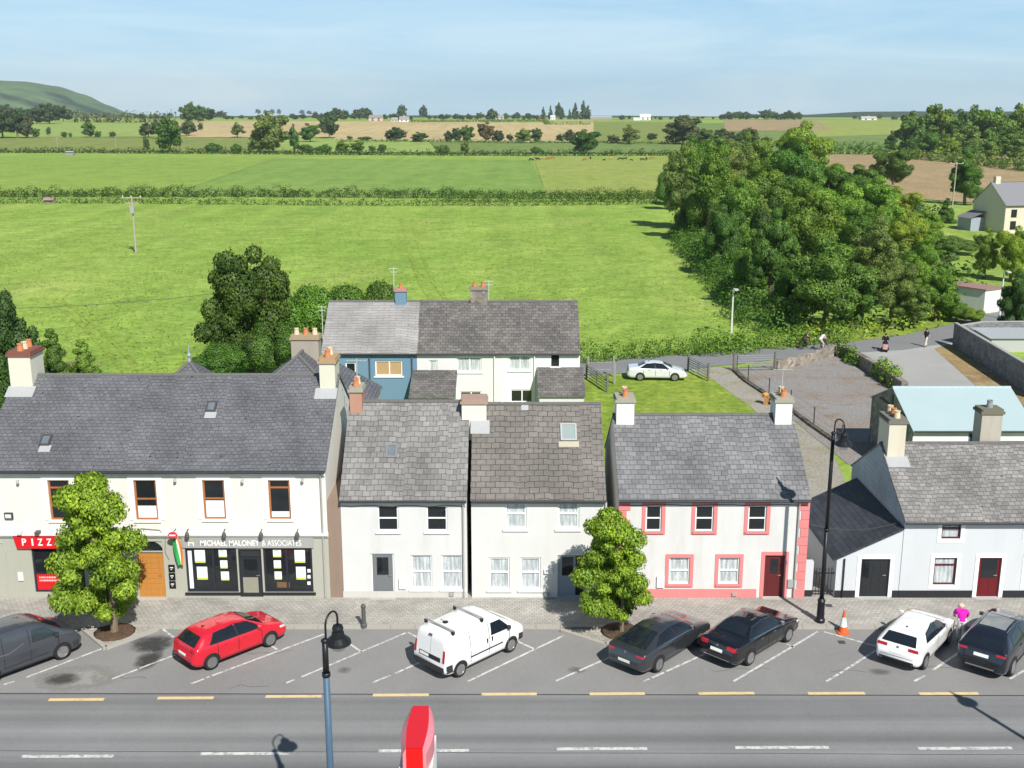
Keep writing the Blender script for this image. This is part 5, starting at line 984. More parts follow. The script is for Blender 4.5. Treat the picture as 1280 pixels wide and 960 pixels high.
FB = dict(SED); FB.update(dims=(4.86, 1.87, 1.43), axles=(1.02, 3.86), paint=paint((0.055, 0.060, 0.068), .55, .22), rim=RIMD, spokes=10, sw=.05, wr=.33,
    prof=[(0, .54), (.03, .78), (.08, .95), (.15, 1.03), (.36, 1.06), (.85, 1.20), (1.45, 1.365), (2.0, 1.425), (2.5, 1.425), (2.95, 1.36), (3.62, 1.06), (3.78, .99), (4.25, .90), (4.6, .78), (4.78, .64), (4.86, .5)], screen=[(3.69, 2.98, .68, .55)], rear=[(.42, 1.46, .66, .52)],
    sides=[([(.92, 1.06), (2.2, 1.02)], [(1.48, 1.29), (2.15, 1.36)]), ([(2.28, 1.02), (3.40, .99)], [(2.22, 1.36), (2.92, 1.29)])], trim=[([(.86, 1.035), (3.44, .965)], [(.86, 1.055), (3.44, .985)]), ([(1.4, 1.295), (2.2, 1.378), (2.98, 1.295)], [(1.4, 1.315), (2.2, 1.398), (2.98, 1.315)])],
    ends=[('tail_light', .50, .88, .85, .92, TAIL, True), ('tail_light', -.88, -.50, .85, .92, TAIL, True), ('number_plate', -.27, .27, .52, .64, PLATE, True, .014), ('chrome_strip', -.80, .80, .33, .37, CHROME, True, .012), ('lower_grille', -.7, .7, .25, .325, BLKP, True, .010), ('headlight', .45, .84, .62, .72, HEAD, False), ('headlight', -.84, -.45, .62, .72, HEAD, False), ('grille', -.5, .5, .46, .66, BLKP, False)], mirror=(3.25, 1.03), gaps=[(2.24, .35, 1.0), (3.40, .35, .97)], extra=[badge(.90), aerial_fin(1.8, 1.42)])
make_car('parked_car', 'dark grey fastback saloon with a long black rear window beside the second street tree', 'car', FB, G(821, 839.5), R(48))
BACKC = dict(SED); BACKC.update(paint=paint((0.68, 0.71, 0.74), .15, .22), rim=RIMS, strips=[])
make_car('parked_car', 'white saloon parked by the back road beyond the back garden', 'car', BACKC, G(800, 476.0), R(-3))
SUV = dict(dims=(4.80, 1.95, 1.68), axles=(.94, 3.82), wr=.37, wroof=.64, belt=[(0, 1.10), (.6, 1.14), (3.5, 1.07), (4.8, .95)],
    prof=[(0, .62), (.035, .90), (.09, 1.10), (.15, 1.18), (.52, 1.50), (.70, 1.60), (.95, 1.645), (1.7, 1.68), (2.4, 1.66), (2.85, 1.58), (3.5, 1.24), (3.66, 1.16), (4.2, 1.08), (4.58, .95), (4.73, .80), (4.80, .6)],
    screen=[(3.58, 2.90, .72, .60)], rear=[(.18, .50, .72, .60)], sides=[([(.85, 1.21), (2.05, 1.17)], [(1.05, 1.50), (2.0, 1.575)]), ([(2.13, 1.17), (3.28, 1.14)], [(2.07, 1.575), (2.82, 1.50)])],
    ends=[('tail_light', .52, .90, .98, 1.06, TAIL, True), ('tail_light', -.90, -.52, .98, 1.06, TAIL, True), ('number_plate', -.27, .27, .84, .96, PLATE, True, .014), ('bumper', -.82, .82, .40, .62, BLKP, True, .012), ('skid_plate', -.52, .52, .42, .47, CHROME, True, .02), ('headlight', .45, .86, .82, .93, HEAD, False), ('headlight', -.86, -.45, .82, .93, HEAD, False), ('grille', -.44, .44, .62, .90, BLKP, False)],
    mirror=(3.1, 1.18), handles=(1.65, 2.55), hz=1.03, gaps=[(2.09, .42, 1.15), (3.28, .42, 1.12)], paint=paint((0.016, 0.020, 0.034), .4, .12), rim=RIMS, spokes=10, sw=.06, strips=[([(1.4, .34), (3.4, .34)], [(1.4, .42), (3.4, .42)], BLKP, 'sill_strip')], extra=[aerial_fin(1.0, 1.64)])
def roof_rails(T, hit, L, hw, H):
    for sd in (-1, 1): m = MB(); m.tube([(x, sd * .60, hit((x, sd * .60, 4), (0, 0, -1)).z + .05) for x in (.95, 1.4, 1.9, 2.4, 2.7)], .018, 6); m.build('roof_rail', CHROME, T)
def roof_glass(T, hit, L, hw, H): m = MB(); m.grid([[(x, y, hit((x, y, 4), (0, 0, -1)).z + .012) for y in (.48, .24, 0, -.24, -.48)] for x in (1.1, 1.6, 2.1, 2.6)]); m.build('sunroof', glass_dark((0.20, 0.21, 0.21)), T, smooth=True)
SUV['extra'] += [roof_rails, roof_glass]
make_car('parked_car', 'dark blue SUV with chrome roof rails beside the person in the magenta top', 'car', SUV, G(1262, 844), R(50))
BUMPB = plain((0.035, 0.036, 0.04), .7)
VAN = dict(dims=(4.40, 1.83, 1.86), axles=(.78, 3.54), wr=.315, wroof=.74, square=True, belt=[(0, 1.05), (2.4, 1.05), (3.6, 1.06), (4.4, .95)],
    prof=[(0, .52), (.03, .62), (.035, .95), (.055, 1.5), (.09, 1.74), (.17, 1.82), (.8, 1.85), (2.2, 1.86), (2.65, 1.83), (2.95, 1.73), (3.55, 1.34), (3.72, 1.22), (4.05, 1.10), (4.25, .95), (4.36, .75), (4.40, .5)],
    screen=[(3.66, 2.98, .74, .62)], sides=[([(2.42, 1.12), (3.50, 1.09)], [(2.45, 1.60), (2.98, 1.58)])], paint=paint((0.80, 0.80, 0.80), 0, .2), rim=RIMS, spokes=6, sw=.13,
    ends=[('tail_light', .73, .845, .80, 1.28, TAIL, True), ('tail_light', -.845, -.73, .80, 1.28, TAIL, True), ('door_trim', -.62, .56, .78, .95, BLKP, True, .012), ('number_plate', .02, .52, .81, .92, PLATE, True, .018), ('bumper', -.85, .85, .40, .64, BUMPB, True, .05), ('door_gap', -.05, -.035, .66, 1.70, plain((0.3, 0.3, 0.3), .7), True, .004), ('headlight', .45, .84, .80, .98, HEAD, False), ('headlight', -.84, -.45, .80, .98, HEAD, False), ('bumper', -.88, .88, .38, .62, BUMPB, False, .03)],
    strips=[([(1.30, .60), (3.05, .60)], [(1.30, .66), (3.05, .66)], BLKP, 'rubbing_strip'), ([(.06, .36), (.40, .36)], [(.06, .68), (.36, .68)], BUMPB, 'bumper_corner'), ([(.045, .80), (.13, .80)], [(.06, 1.28), (.12, 1.28)], TAIL, 'tail_light'), ([(3.95, .36), (4.25, .36)], [(3.98, .66), (4.25, .62)], BUMPB, 'bumper_corner')],
    mirror=(3.32, 1.16), mirrorm=BUMPB, handles=(), hz=1.0, gaps=[(2.32, .42, 1.66), (3.42, .42, 1.05), (1.32, .42, 1.66)], handlem=BLKP, trim=[])
def van_bits(T, hit, L, hw, H):
    for x in (2.20, 2.46):
        for sd in (-1, 1): h = hit((x, 3 * sd, .98), (0, -sd, 0)); m = MB(); m.bevbox(x - .035, x + .035, min(h.y, h.y + sd * .025), max(h.y, h.y + sd * .025), .90, 1.08, .01); m.build('door_handle', BLKP, T)
    for x in (.55, 2.05):
        m = MB(); h = hit((x, 0, 4), (0, 0, -1)); m.box(x - .03, x + .03, -.82, .82, h.z + .07, h.z + .10); b = m.build('roof_bar', plain((0.5, 0.5, 0.5), .4, .5, .7), T); m = MB()
        for sd in (-1, 1): m.bevbox(x - .06, x + .06, sd * .76 - .05, sd * .76 + .05, h.z - .06, h.z + .069, .015)
        m.build('bar_foot', BLKP, b)
    m = MB(); h = hit((.95, .1, 4), (0, 0, -1)); m.lathe([(.11, 0), (.11, .03), (.06, .05)], (.95, .1, h.z - .002), 12); m.tube([(.95, .1, h.z + .03), (.7, .1, h.z + .22)], .012, 5); m.build('roof_aerial', BLKP, T)
    m = MB(); h = hit((-2, -.55, 1.63), (1, 0, 0)); 
    h = hit((.12, 0, 4), (0, 0, -1)); m.bevbox(.06, .10, -.12, .06, 1.70, 1.735, .01); m.build('brake_light', plain((0.08, 0.01, 0.01), .4), T)
VAN['extra'] = [van_bits]
make_car('parked_van', 'small white panel van with roof bars parked in front of the terraced houses', 'van', VAN, G(573.6, 845.5), R(46))
DV = dict(VAN); DV.update(paint=paint((0.075, 0.082, 0.098), .45, .25), rim=RIMS, spokes=12, sw=.05, sideglass=glass_dark((0.02, 0.03, 0.035)), wr=.33,
    strips=[([(.06, .36), (.40, .36)], [(.06, .68), (.36, .68)], BUMPB, 'bumper_corner'), ([(3.98, .36), (4.25, .36)], [(3.98, .60), (4.25, .60)], BUMPB, 'bumper_corner'), ([(.95, 1.05), (1.5, 1.0), (2.1, 1.2)], [(.95, 1.06), (1.5, 1.012), (2.1, 1.215)], plain((0.4, 0.41, 0.43), .3, .5, .6), 'panel_crease'), ([(1.3, .46), (3.0, .50)], [(1.3, .50), (3.0, .55)], BUMPB, 'rubbing_strip')], extra=[])
make_car('parked_van', 'charcoal grey panel van parked at the far left beside the first street tree', 'van', DV, G(78, 823.5), R(48), 'front')
DC = dict(HATCH); DC.update(paint=paint((0.012, 0.013, 0.016), .2, .1))
make_car('parked_car', 'dark car nose partly hidden behind the charcoal van at the left edge', 'car', DC, G(-18, 802), R(48), 'front')

# ================================================================= STREET FURNITURE
LAMPB = plain((0.012, 0.013, 0.016), 0.4); LAMPBL = plain((0.062, 0.112, 0.18), 0.5)
def street_lamp(label, base, hz, polem, split, dr=(1, 0)):
    T = thing('street_lamp', label, 'street lamp', base, 0, 'cast street lamps with swan-neck arms'); b = Vector(base)
    m = MB(); m.lathe([(.20, 0), (.20, .12), (.16, .18), (.15, .9), (.17, .95), (.11, 1.05)], b, 14); m.build('base', LAMPB, T, smooth=False)
    m = MB(); zs_ = split * hz; m.tube([b + Vector((0, 0, 1.0)), b + Vector((0, 0, zs_))], [.095, .085], 12); m.build('pole', polem, T, smooth=True)
    m = MB(); m.tube([b + Vector((0, 0, zs_)), b + Vector((0, 0, hz))], [.082, .075], 12); m.lathe([(.10, 0), (.10, .05), (.03, .10)], b + Vector((0, 0, hz)), 10); m.lathe([(.11, 0), (.11, .1)], b + Vector((0, 0, zs_ - .05)), 12); m.build('upper_pole', LAMPB, T, smooth=True)
    c = b + Vector((0, 0, hz - .25)); m = MB(); rr = .27
    m.tube([c + Vector((dr[0] * (.05 + rr - rr * math.cos(a)), dr[1] * (.05 + rr - rr * math.cos(a)), .1 + .55 + rr * 1.0 * math.sin(a) if i else .1)) for i, a in enumerate([0] + [math.pi * k / 10 for k in range(11)])] + [c + Vector((dr[0] * (.05 + 2 * rr), dr[1] * (.05 + 2 * rr), .42))], .028, 8); m.build('swan_neck', LAMPB, T, smooth=True)
    q = c + Vector((dr[0] * (.05 + 2 * rr), dr[1] * (.05 + 2 * rr), 0)); m = MB(); m.lathe([(.05, .46), (.12, .44), (.15, .36), (.13, .27), (.16, .25), (.17, .14), (.21, .12), (.32, .02), (.34, -.06), (.31, -.08), (.0, -.06)], q, 18); ln = m.build('lantern', LAMPB, T, smooth=False)
    m = MB(); m.lathe([(.22, -.07), (.24, -.12), (.17, -.22), (.0, -.26)], q, 16); m.build('glass_bowl', plain((0.55, 0.58, 0.60), .1, .6), ln, smooth=True); return T
Yl = 25.6; tp = AT(406, 802, Yl); street_lamp('blue and black street lamp with swan neck standing in the foreground', (tp.x, Yl, .12), tp.z - .12, LAMPBL, .88, (.42, .91))
bp = G(1025, 777, .12); street_lamp('plain black street lamp with swan neck on the footpath by the annex', tuple(bp), 8.15, LAMPB, .5, (.45, -.89))
p = G(1238, 884) + Vector((0.335, -0.942, 0)) * (7.75 / math.tan(SUN_EL)); street_lamp('street lamp out of frame at the lower right casting a shadow on the road', (p.x, p.y, .12), 7.9, LAMPBL, .88, (-.3, .95))
# totem sign seen from above
SX, SYf, SYn, SZ = AT(522, 908, 24.4).x, 25.4, 23.45, 6.0
T = thing('totem_sign', 'tall red totem sign with pink edges and white faces beside the road', 'sign', (SX, 24.4, 0)); REDT = plain((0.60, 0.015, 0.025), .4); PINKT = plain((0.66, 0.22, 0.27), .4)
def plan(w_end, w_mid, n=12): return [(w_end / 2 + (w_mid - w_end) / 2 * math.sin(math.pi * k / n), SYf + (SYn - SYf) * k / n) for k in range(n + 1)]
inn, out = plan(.40, .52), plan(.56, .80); m = MB(); zt_, zb_ = SZ, SZ - .16
m.grid([[(SX - a, y_, zt_) for a, y_ in inn], [(SX + a, y_, zt_) for a, y_ in inn]]); m.build('top_panel', REDT, T)
m = MB()
for sd in (1, -1):
    r = [[(SX + sd * a, y_, zt_) for a, y_ in inn], [(SX + sd * a, y_, zb_) for a, y_ in out], [(SX + sd * a, y_, zb_ - .5) for a, y_ in out]]; m.grid(r if sd > 0 else [q[::-1] for q in r])
for yy, sg_ in ((SYn, 1), (SYf, -1)):
    for sd in (1, -1): q = [(SX + sd * .20, yy, zt_), (SX + sd * .28, yy, zb_), (SX + sd * .28, yy, 1.2), (SX + sd * .20, yy, 1.2)]; m.poly(q if sd * sg_ < 0 else q[::-1])
m.build('bevelled_edge', PINKT, T); m = MB(); m.box(SX - .198, SX + .198, SYn - .012, SYn + .04, 1.2, zt_ - .01); m.box(SX - .198, SX + .198, SYf - .04, SYf + .012, 1.2, zt_ - .01); m.build('end_panel', plain((0.66, 0.006, 0.012), .35), T)
m = MB(); m.box(SX + .283, SX + .40, SYn + .12, SYf - .3, 1.3, zb_ - .503); m.box(SX - .40, SX - .283, SYn + .12, SYf - .3, 1.3, zb_ - .503); m.build('sign_face', plain((0.80, 0.80, 0.80), .4), T)
m = MB(); m.box(SX - .27, SX + .27, SYn + .06, SYf - .06, 0, zt_ - .2); m.build('core', plain((0.3, 0.3, 0.3), .6), T)
# traffic cone
b = G(1053.5, 791); T = thing('traffic_cone', 'orange and white traffic cone standing at the kerb edge', 'traffic cone', b); ORG = plain((0.62, 0.13, 0.04), .6); m = MB(); m.bevbox(b.x - .24, b.x + .24, b.y - .24, b.y + .24, .01, .06, .06); m.build('base', ORG, T)
cr = lambda z: .19 - .15 * (z / .98)
for nm, z0, z1, mt in (('lower_cone', .061, .30, ORG), ('reflective_band', .301, .70, plain((0.78, 0.78, 0.76), .5)), ('tip', .701, .98, ORG)): m = MB(); m.lathe([(cr(z0), z0), (cr(z1), z1), (0.001, z1)], (b.x, b.y, 0), 16); m.build(nm, mt, T, smooth=False)
# service covers and bin-like post
m = MB(); c = G(1143, 763, .12); m.box(c.x - .28, c.x + .28, c.y - .16, c.y + .16, .10, .126); structure(m.build('utility_cover', plain((0.34, 0.22, 0.09), .8)))
for x, y in ((1036, 757), (1052, 803)): m = MB(); c = G(x, y, .12 if y < 780 else 0); m.box(c.x - .14, c.x + .14, c.y - .14, c.y + .14, -.02, c.z + .013); structure(m.build('drain_cover', plain((0.06, 0.06, 0.06), .8)))
b = G(455, 783, .12); T = thing('bollard', 'dark grey bollard at the kerb in front of the white terraced house', 'bollard', b); m = MB(); m.lathe([(.13, 0), (.13, .1), (.09, .14), (.085, .85)], b, 12); m.build('post', plain((0.09, 0.09, 0.09), .6), T); m = MB(); m.lathe([(.10, 0), (.11, .06), (.06, .14), (0, .16)], b + Vector((0, 0, .85)), 12); m.build('cap', plain((0.09, 0.09, 0.09), .6), T)
# poles
WOODP = plain((0.36, 0.33, 0.28), .9)
def power_pole(label, bx, by, top, arms=2, lean=0.0):
    b = G(bx, by); h = AT(bx, top, b.y).z; T = thing('utility_pole', label, 'utility pole', b); m = MB(); m.tube([b, b + Vector((lean * h, 0, h))], [.17, .12], 8); m.build('pole', WOODP, T); m = MB(); t = b + Vector((lean * h, 0, h))
    for k in range(arms): z = -.25 - .8 * k; w = 1.5 - .45 * k; m.box(t.x - w, t.x + w, t.y - .06, t.y + .06, t.z + z - .08, t.z + z + .06)
    a = m.build('crossarm', WOODP, T); m = MB()
    for x in (-1.35, -.1, 1.35): m.lathe([(.09, 0), (.11, .12), (.05, .25)], (t.x + x, t.y, t.z - .19), 7)
    m.build('insulators', plain((0.55, 0.55, 0.53), .5), a)
    if arms > 1: m = MB(); m.bevbox(t.x - .35, t.x + .35, t.y - .45, t.y - .05, t.z - 2.6, t.z - 1.5, .05); m.build('transformer', plain((0.32, 0.33, 0.33), .6), T)
    return t
t1 = power_pole('wooden power pole with crossarms standing alone in the big meadow', 170, 316, 245)
t2 = power_pole('leaning wooden power pole by the tree near the yellow house', 1190, 262, 203, 1, .012)
power_pole('pale pole standing in the olive field at the far left', 72, 186, 172, 1); power_pole('double far pole by the hedgerow in the olive field', 145, 187, 170, 1)
def lamp_pole(label, bx, by, top):
    b = G(bx, by); h = AT(bx, top, b.y).z; T = thing('lamp_post', label, 'lamp post', b); m = MB(); m.tube([b, b + Vector((0, 0, h))], [.11, .07], 8); m.build('pole', plain((0.62, 0.62, 0.60), .6), T); m = MB(); m.tube([b + Vector((0, 0, h)), b + Vector((.1, -.5, h + .1))], .04, 6); m.bevbox(b.x - .1, b.x + .3, b.y - 1.1, b.y - .4, h + .06, h + .18, .04); m.build('lamp_head', plain((0.5, 0.5, 0.5), .6), T)
lamp_pole('pale lamp post on the meadow edge of the back road', 914, 418, 362); lamp_pole('pale lamp post in front of the small white shed', 1249, 398, 340)
def wire(name, label, pts, r=.015, sag=1.0):
    m = MB(); pts = [Vector(p) for p in pts]; out_ = []
    for a, b in zip(pts, pts[1:]):
        for k in range(17): t = k / 16; q = a.lerp(b, t); q.z -= sag * 4 * t * (1 - t); out_.append(q)
    m.tube(out_, r, 5); o = m.build(name, plain((0.08, 0.08, 0.08), .7)); return tag(o, label, 'wire')
wire('overhead_cable', 'thin overhead cable crossing the lower left of the meadow', [AT(-40, 387, 92), AT(275, 366, 108)], .022, .3)
wire('overhead_cable', 'thin sagging cable across the dark annex roof', [AT(1012, 655, 45.5), AT(1135, 649, 45.2)], .012, .38)

# ================================================================= PEOPLE AND ANIMALS
def skin(name, chains, mat, parent, sub=2, smooth=True):
    V, E, Rr = [], [], []; idx = {}
    for ch in chains:
        prev = None
        for p, r in ch:
            key = tuple(round(x, 4) for x in p)
            if key not in idx: idx[key] = len(V); V.append(key); Rr.append(r)
            i = idx[key]
            if prev is not None and prev != i: E.append((prev, i))
            prev = i
    me = bpy.data.meshes.new(name); me.from_pydata(V, E, []); me.update(); o = bpy.data.objects.new(name, me); COL.objects.link(o)
    sk = o.modifiers.new('skin', 'SKIN'); sk.use_smooth_shade = True; o.modifiers.new('sub', 'SUBSURF').levels = sub; o.modifiers['sub'].render_levels = sub
    for i, d in enumerate(me.skin_vertices[0].data): d.radius = (Rr[i], Rr[i]) if not hasattr(Rr[i], '__len__') else Rr[i]; d.use_root = (i == 0)
    bpy.context.view_layer.update(); me2 = bpy.data.meshes.new_from_object(o.evaluated_get(bpy.context.evaluated_depsgraph_get())); bpy.data.objects.remove(o); me2.name = name
    me2.materials.clear(); me2.materials.append(mat); n = bpy.data.objects.new(name, me2); COL.objects.link(n); n.parent = parent; WM[n.name] = WM[parent.name] if parent else Matrix.Identity(4); return n
SKIN = plain((0.52, 0.33, 0.25), .6)
def fingers(hand, d, side):
    """five finger chains from a palm at hand pointing along d"""
    d = Vector(d).normalized(); s = d.cross(Vector((0, 0, 1))); s = s.normalized() if s.length > .01 else Vector((1, 0, 0)); h = Vector(hand); palm = h + d * .05; out_ = [[(tuple(h), .035), (tuple(palm), .038)]]
    for k, (o_, l) in enumerate(((-.03, .065), (-.01, .08), (.01, .085), (.03, .07))): a = palm + s * o_; out_.append([(tuple(palm), .038), (tuple(a + d * .045), .010), (tuple(a + d * .045 + d * l * .6 + Vector((0, 0, -.015))), .009), (tuple(a + d * (.045 + l) + Vector((0, 0, -.04))), .007)])
    out_.append([(tuple(palm), .038), (tuple(h + d * .03 + s * side * .05), .012), (tuple(h + d * .075 + s * side * .065), .009)]); return out_
def person(label, loc, rz, J, shirt, trousers, hair, hat=None, scale=1.0, shoes=(0.03, 0.03, 0.035), short=False):
    """J: joints in metres: pelvis, chest, neck, head, and L/R shoulder, elbow, hand, hip, knee, ankle, toe"""
    P = thing('person', label, 'person', loc, rz); W0 = WM[P.name]; WM[P.name] = Matrix.Identity(4); V = lambda k: tuple(J[k])
    ch = [[(V('pelvis'), .13), (tuple((Vector(J['pelvis']) + Vector(J['chest'])) / 2), .125), (V('chest'), .145), (V('neck'), .058), (tuple(Vector(J['neck']).lerp(Vector(J['head']), .45)), .06), (V('head'), .098), (tuple(Vector(J['head']) + (Vector(J['head']) - Vector(J['neck'])).normalized() * .07), .085)]]
    for s in 'LR':
        ch.append([(V('chest'), .145), (V('sh' + s), .062), (V('el' + s), .045), (V('ha' + s), .033)]); sd = 1 if s == 'L' else -1; ch += fingers(J['ha' + s], Vector(J['ha' + s]) - Vector(J['el' + s]), sd)
        ch.append([(V('pelvis'), .13), (V('hi' + s), .092), (V('kn' + s), .058), (V('an' + s), .042), (V('to' + s), .038)])
    body = skin('body', ch, SKIN, P, 1)
    def cloth(nm, chs, c, ex): return skin(nm, [[(p, r + ex) for p, r in q] for q in chs], plain(c, .85, .1), P, 1)
    tor = [[(tuple(Vector(J['pelvis']) + Vector((-.03, 0, -.07))), .14), (V('pelvis'), .145), (tuple((Vector(J['pelvis']) + Vector(J['chest'])) / 2), .13), (V('chest'), .15), (tuple(Vector(J['chest']).lerp(Vector(J['neck']), .7)), .07)]]
    for s in 'LR': e = Vector(J['sh' + s]).lerp(Vector(J['el' + s]), .75 if short else 1.0); tor.append([(V('chest'), .15), (V('sh' + s), .068), (tuple(e), .054)] + ([] if short else [(tuple(Vector(J['el' + s]).lerp(Vector(J['ha' + s]), .85)), .042)]))
    cloth('top', tor, shirt, .034)
    leg = [[(tuple(Vector(J['pelvis']).lerp(Vector(J['chest']), .35)), .13), (V('pelvis'), .14)]] + [[(V('pelvis'), .14), (V('hi' + s), .098), (V('kn' + s), .066), (tuple(Vector(J['kn' + s]).lerp(Vector(J['an' + s]), .92)), .055)] for s in 'LR']
    cloth('trousers', leg, trousers, .024)
    for s in 'LR': cloth('shoe', [[(tuple(Vector(J['an' + s]) + Vector((0, 0, -.02))), .045), (V('to' + s), .042)]], shoes, .012)
    hd = Vector(J['head']); up = (hd - Vector(J['neck'])).normalized(); fw = Vector((1, 0, 0)); fw = (fw - up * fw.dot(up)).normalized(); sdv = up.cross(fw)
    if hair: m = MB(); c = hd + up * .035 - fw * .022; M = Matrix((fw.to_4d(), sdv.to_4d(), up.to_4d(), (0, 0, 0, 1))).transposed(); M[3][0] = M[3][1] = M[3][2] = 0; M = Matrix.Translation(c) @ M; m.lathe([(.095, -.06), (.112, 0), (.108, .05), (.075, .095), (.0, .115)], n=16, M=M); m.build('hair', plain(hair, .8), P, smooth=True)
    m = MB()
    for sd in (1, -1): m.lathe([(.012, -.01), (.014, 0), (0, .012)], tuple(hd + fw * .092 + sdv * .035 * sd + up * .015), 8); m.lathe([(.02, -.03), (.025, 0), (.015, .03)], tuple(hd + sdv * .10 * sd), 6)
    m.build('eyes_and_ears', plain((0.25, 0.15, 0.11), .6), P); m = MB(); n0 = hd + fw * .09; m.add([tuple(n0 + up * .02), tuple(n0 + sdv * .018 - up * .03), tuple(n0 - sdv * .018 - up * .03), tuple(n0 + fw * .03 - up * .025)], [(0, 1, 3), (0, 3, 2), (1, 2, 3)]); m.box(n0.x - .01, n0.x + .004, n0.y - .022, n0.y + .022, n0.z - .052, n0.z - .044); m.build('nose_and_mouth', plain((0.45, 0.22, 0.18), .6), P)
    if hat: m = MB(); m.lathe([(.12, .02), (.12, .07), (.09, .13), (0, .15)], tuple(hd), 14); m.build('hat', plain(hat, .7), P)
    WM[P.name] = W0; return P
def J_stand(stride=.18, arm=.1): return dict(pelvis=(0, 0, .95), chest=(.02, 0, 1.32), neck=(.02, 0, 1.50), head=(.03, 0, 1.64), shL=(0, .19, 1.43), shR=(0, -.19, 1.43), elL=(-arm, .24, 1.16), elR=(arm, -.24, 1.16), haL=(-arm + .06, .24, .92), haR=(arm + .1, -.24, .93), hiL=(0, .09, .90), hiR=(0, -.09, .90), knL=(stride * .6, .09, .50), knR=(-stride * .3, -.09, .49), anL=(stride, .09, .09), anR=(-stride, -.09, .11), toL=(stride + .15, .09, .05), toR=(-stride + .13, -.09, .05))
person('person in dark top and pale trousers walking on the concrete apron by the back road', G(1157, 434), R(200), J_stand(), (0.03, 0.03, 0.035), (0.62, 0.58, 0.52), (0.06, 0.04, 0.03), short=True)
JB = dict(pelvis=(0, 0, .90), chest=(.30, 0, 1.14), neck=(.46, 0, 1.20), head=(.58, .0, 1.26), shL=(.33, .2, 1.18), shR=(.33, -.2, 1.18), elL=(.42, .27, .94), elR=(.42, -.27, .94), haL=(.60, .22, .84), haR=(.60, -.22, .84), hiL=(-.02, .09, .86), hiR=(-.02, -.09, .86), knL=(.05, .10, .48), knR=(.02, -.10, .48), anL=(0, .10, .09), anR=(-.08, -.10, .09), toL=(.15, .1, .05), toR=(.07, -.1, .05))
person('person in a magenta top bending over between the white hatchback and the dark SUV', G(1200, 802), R(75), JB, (0.62, 0.02, 0.38), (0.60, 0.60, 0.61), None, (0.70, 0.48, 0.38), short=True, shoes=(0.5, 0.5, 0.5))
def bicycle(label, loc, rz, frm):
    B = thing('bicycle', label, 'bicycle', loc, rz); W0 = WM[B.name]; WM[B.name] = Matrix.Identity(4); fm = plain(frm, .4)
    for x in (0, 1.03):
        m = MB(); rg = [(x + .34 * math.cos(2 * math.pi * k / 20), 0, .35 + .34 * math.sin(2 * math.pi * k / 20)) for k in range(21)]; m.tube(rg, .018, 6, False); w = m.build('wheel', TYRE, B); WM[w.name] = Matrix.Identity(4); m = MB()
        for k in range(10): a = math.pi * 2 * k / 10; m.tube([(x, 0, .35), (x + .33 * math.cos(a), 0, .35 + .33 * math.sin(a))], .003, 4)
        m.build('spokes', CHROME, w)
    m = MB()
    for a, b in (((0, 0, .35), (.42, 0, .33)), ((0, 0, .35), (.30, 0, .82)), ((.42, 0, .33), (.28, 0, .88)), ((.42, 0, .33), (.90, 0, .78)), ((.30, 0, .82), (.88, 0, .86)), ((.86, 0, .95), (1.03, 0, .35))): m.tube([a, b], .018, 6)
    m.build('frame', fm, B); m = MB(); m.bevbox(.14, .40, -.06, .06, .90, .95, .03); m.build('saddle', BLKP, B); m = MB(); m.tube([(.86, -.24, 1.0), (.84, 0, 1.0), (.86, .24, 1.0)], .015, 6); m.tube([(.86, 0, .95), (.84, 0, 1.0)], .015, 6); m.build('handlebar', BLKP, B)
    m = MB(); m.lathe([(.10, -.01), (.10, .01)], n=14, M=Matrix.Translation((.42, -.03, .33)) @ Matrix.Rotation(R(90), 4, 'X')); m.tube([(.42, -.05, .33), (.50, -.09, .18)], .012, 5); m.tube([(.42, .05, .33), (.34, .09, .48)], .012, 5); m.build('crank', BLKP, B); WM[B.name] = W0; return B
JC = dict(pelvis=(.24, 0, 1.0), chest=(.52, 0, 1.28), neck=(.66, 0, 1.40), head=(.75, 0, 1.52), shL=(.54, .18, 1.33), shR=(.54, -.18, 1.33), elL=(.68, .24, 1.13), elR=(.68, -.24, 1.13), haL=(.83, .22, 1.05), haR=(.83, -.22, 1.05), hiL=(.26, .09, .95), hiR=(.26, -.09, .95), knL=(.60, .10, .76), knR=(.58, -.10, .58), anL=(.36, .10, .50), anR=(.48, -.10, .22), toL=(.46, .10, .46), toR=(.60, -.10, .18))
for (px_, py_, la, sh, tr, ha, fr) in ((1000, 437.5, 'dark clothes', (0.045, 0.035, 0.028), (0.03, 0.03, 0.03), (0.25, 0.13, 0.07), (0.05, 0.05, 0.05)), (1021, 438.5, 'a white shirt', (0.72, 0.72, 0.74), (0.52, 0.42, 0.34), (0.16, 0.10, 0.06), (0.10, 0.12, 0.16))):
    l_ = G(px_, py_); l_.z = .04; a_ = R(10); bicycle('bicycle ridden along the back road by the person in ' + la, l_, a_, fr); person('person in ' + la + ' cycling along the back road', l_, a_, JC, sh, tr, ha, short=(sh[0] > .5))
l_ = G(1106, 438.5); l_.z = .03; S = thing('mobility_scooter', 'red and white mobility scooter on the concrete apron', 'mobility scooter', l_, R(250)); W0 = WM[S.name]; WM[S.name] = Matrix.Identity(4)
m = MB(); m.bevbox(-.30, .75, -.26, .26, .14, .26, .08); m.build('deck', BLKP, S); m = MB(); m.bevbox(.62, .86, -.22, .22, .26, .70, .08); m.build('front_cowl', plain((0.55, 0.30, 0.28), .4), S); m = MB(); m.tube([(.72, 0, .6), (.55, 0, 1.0)], .03, 6); m.tube([(.55, -.25, 1.0), (.55, .25, 1.0)], .02, 6); m.build('tiller', BLKP, S); m = MB(); m.bevbox(-.28, .18, -.24, .24, .58, .68, .06); m.bevbox(-.34, -.24, -.23, .23, .68, 1.12, .04); m.bevbox(-.1, .05, -.06, .06, .26, .58, .02); m.build('seat', plain((0.05, 0.05, 0.055), .7), S)
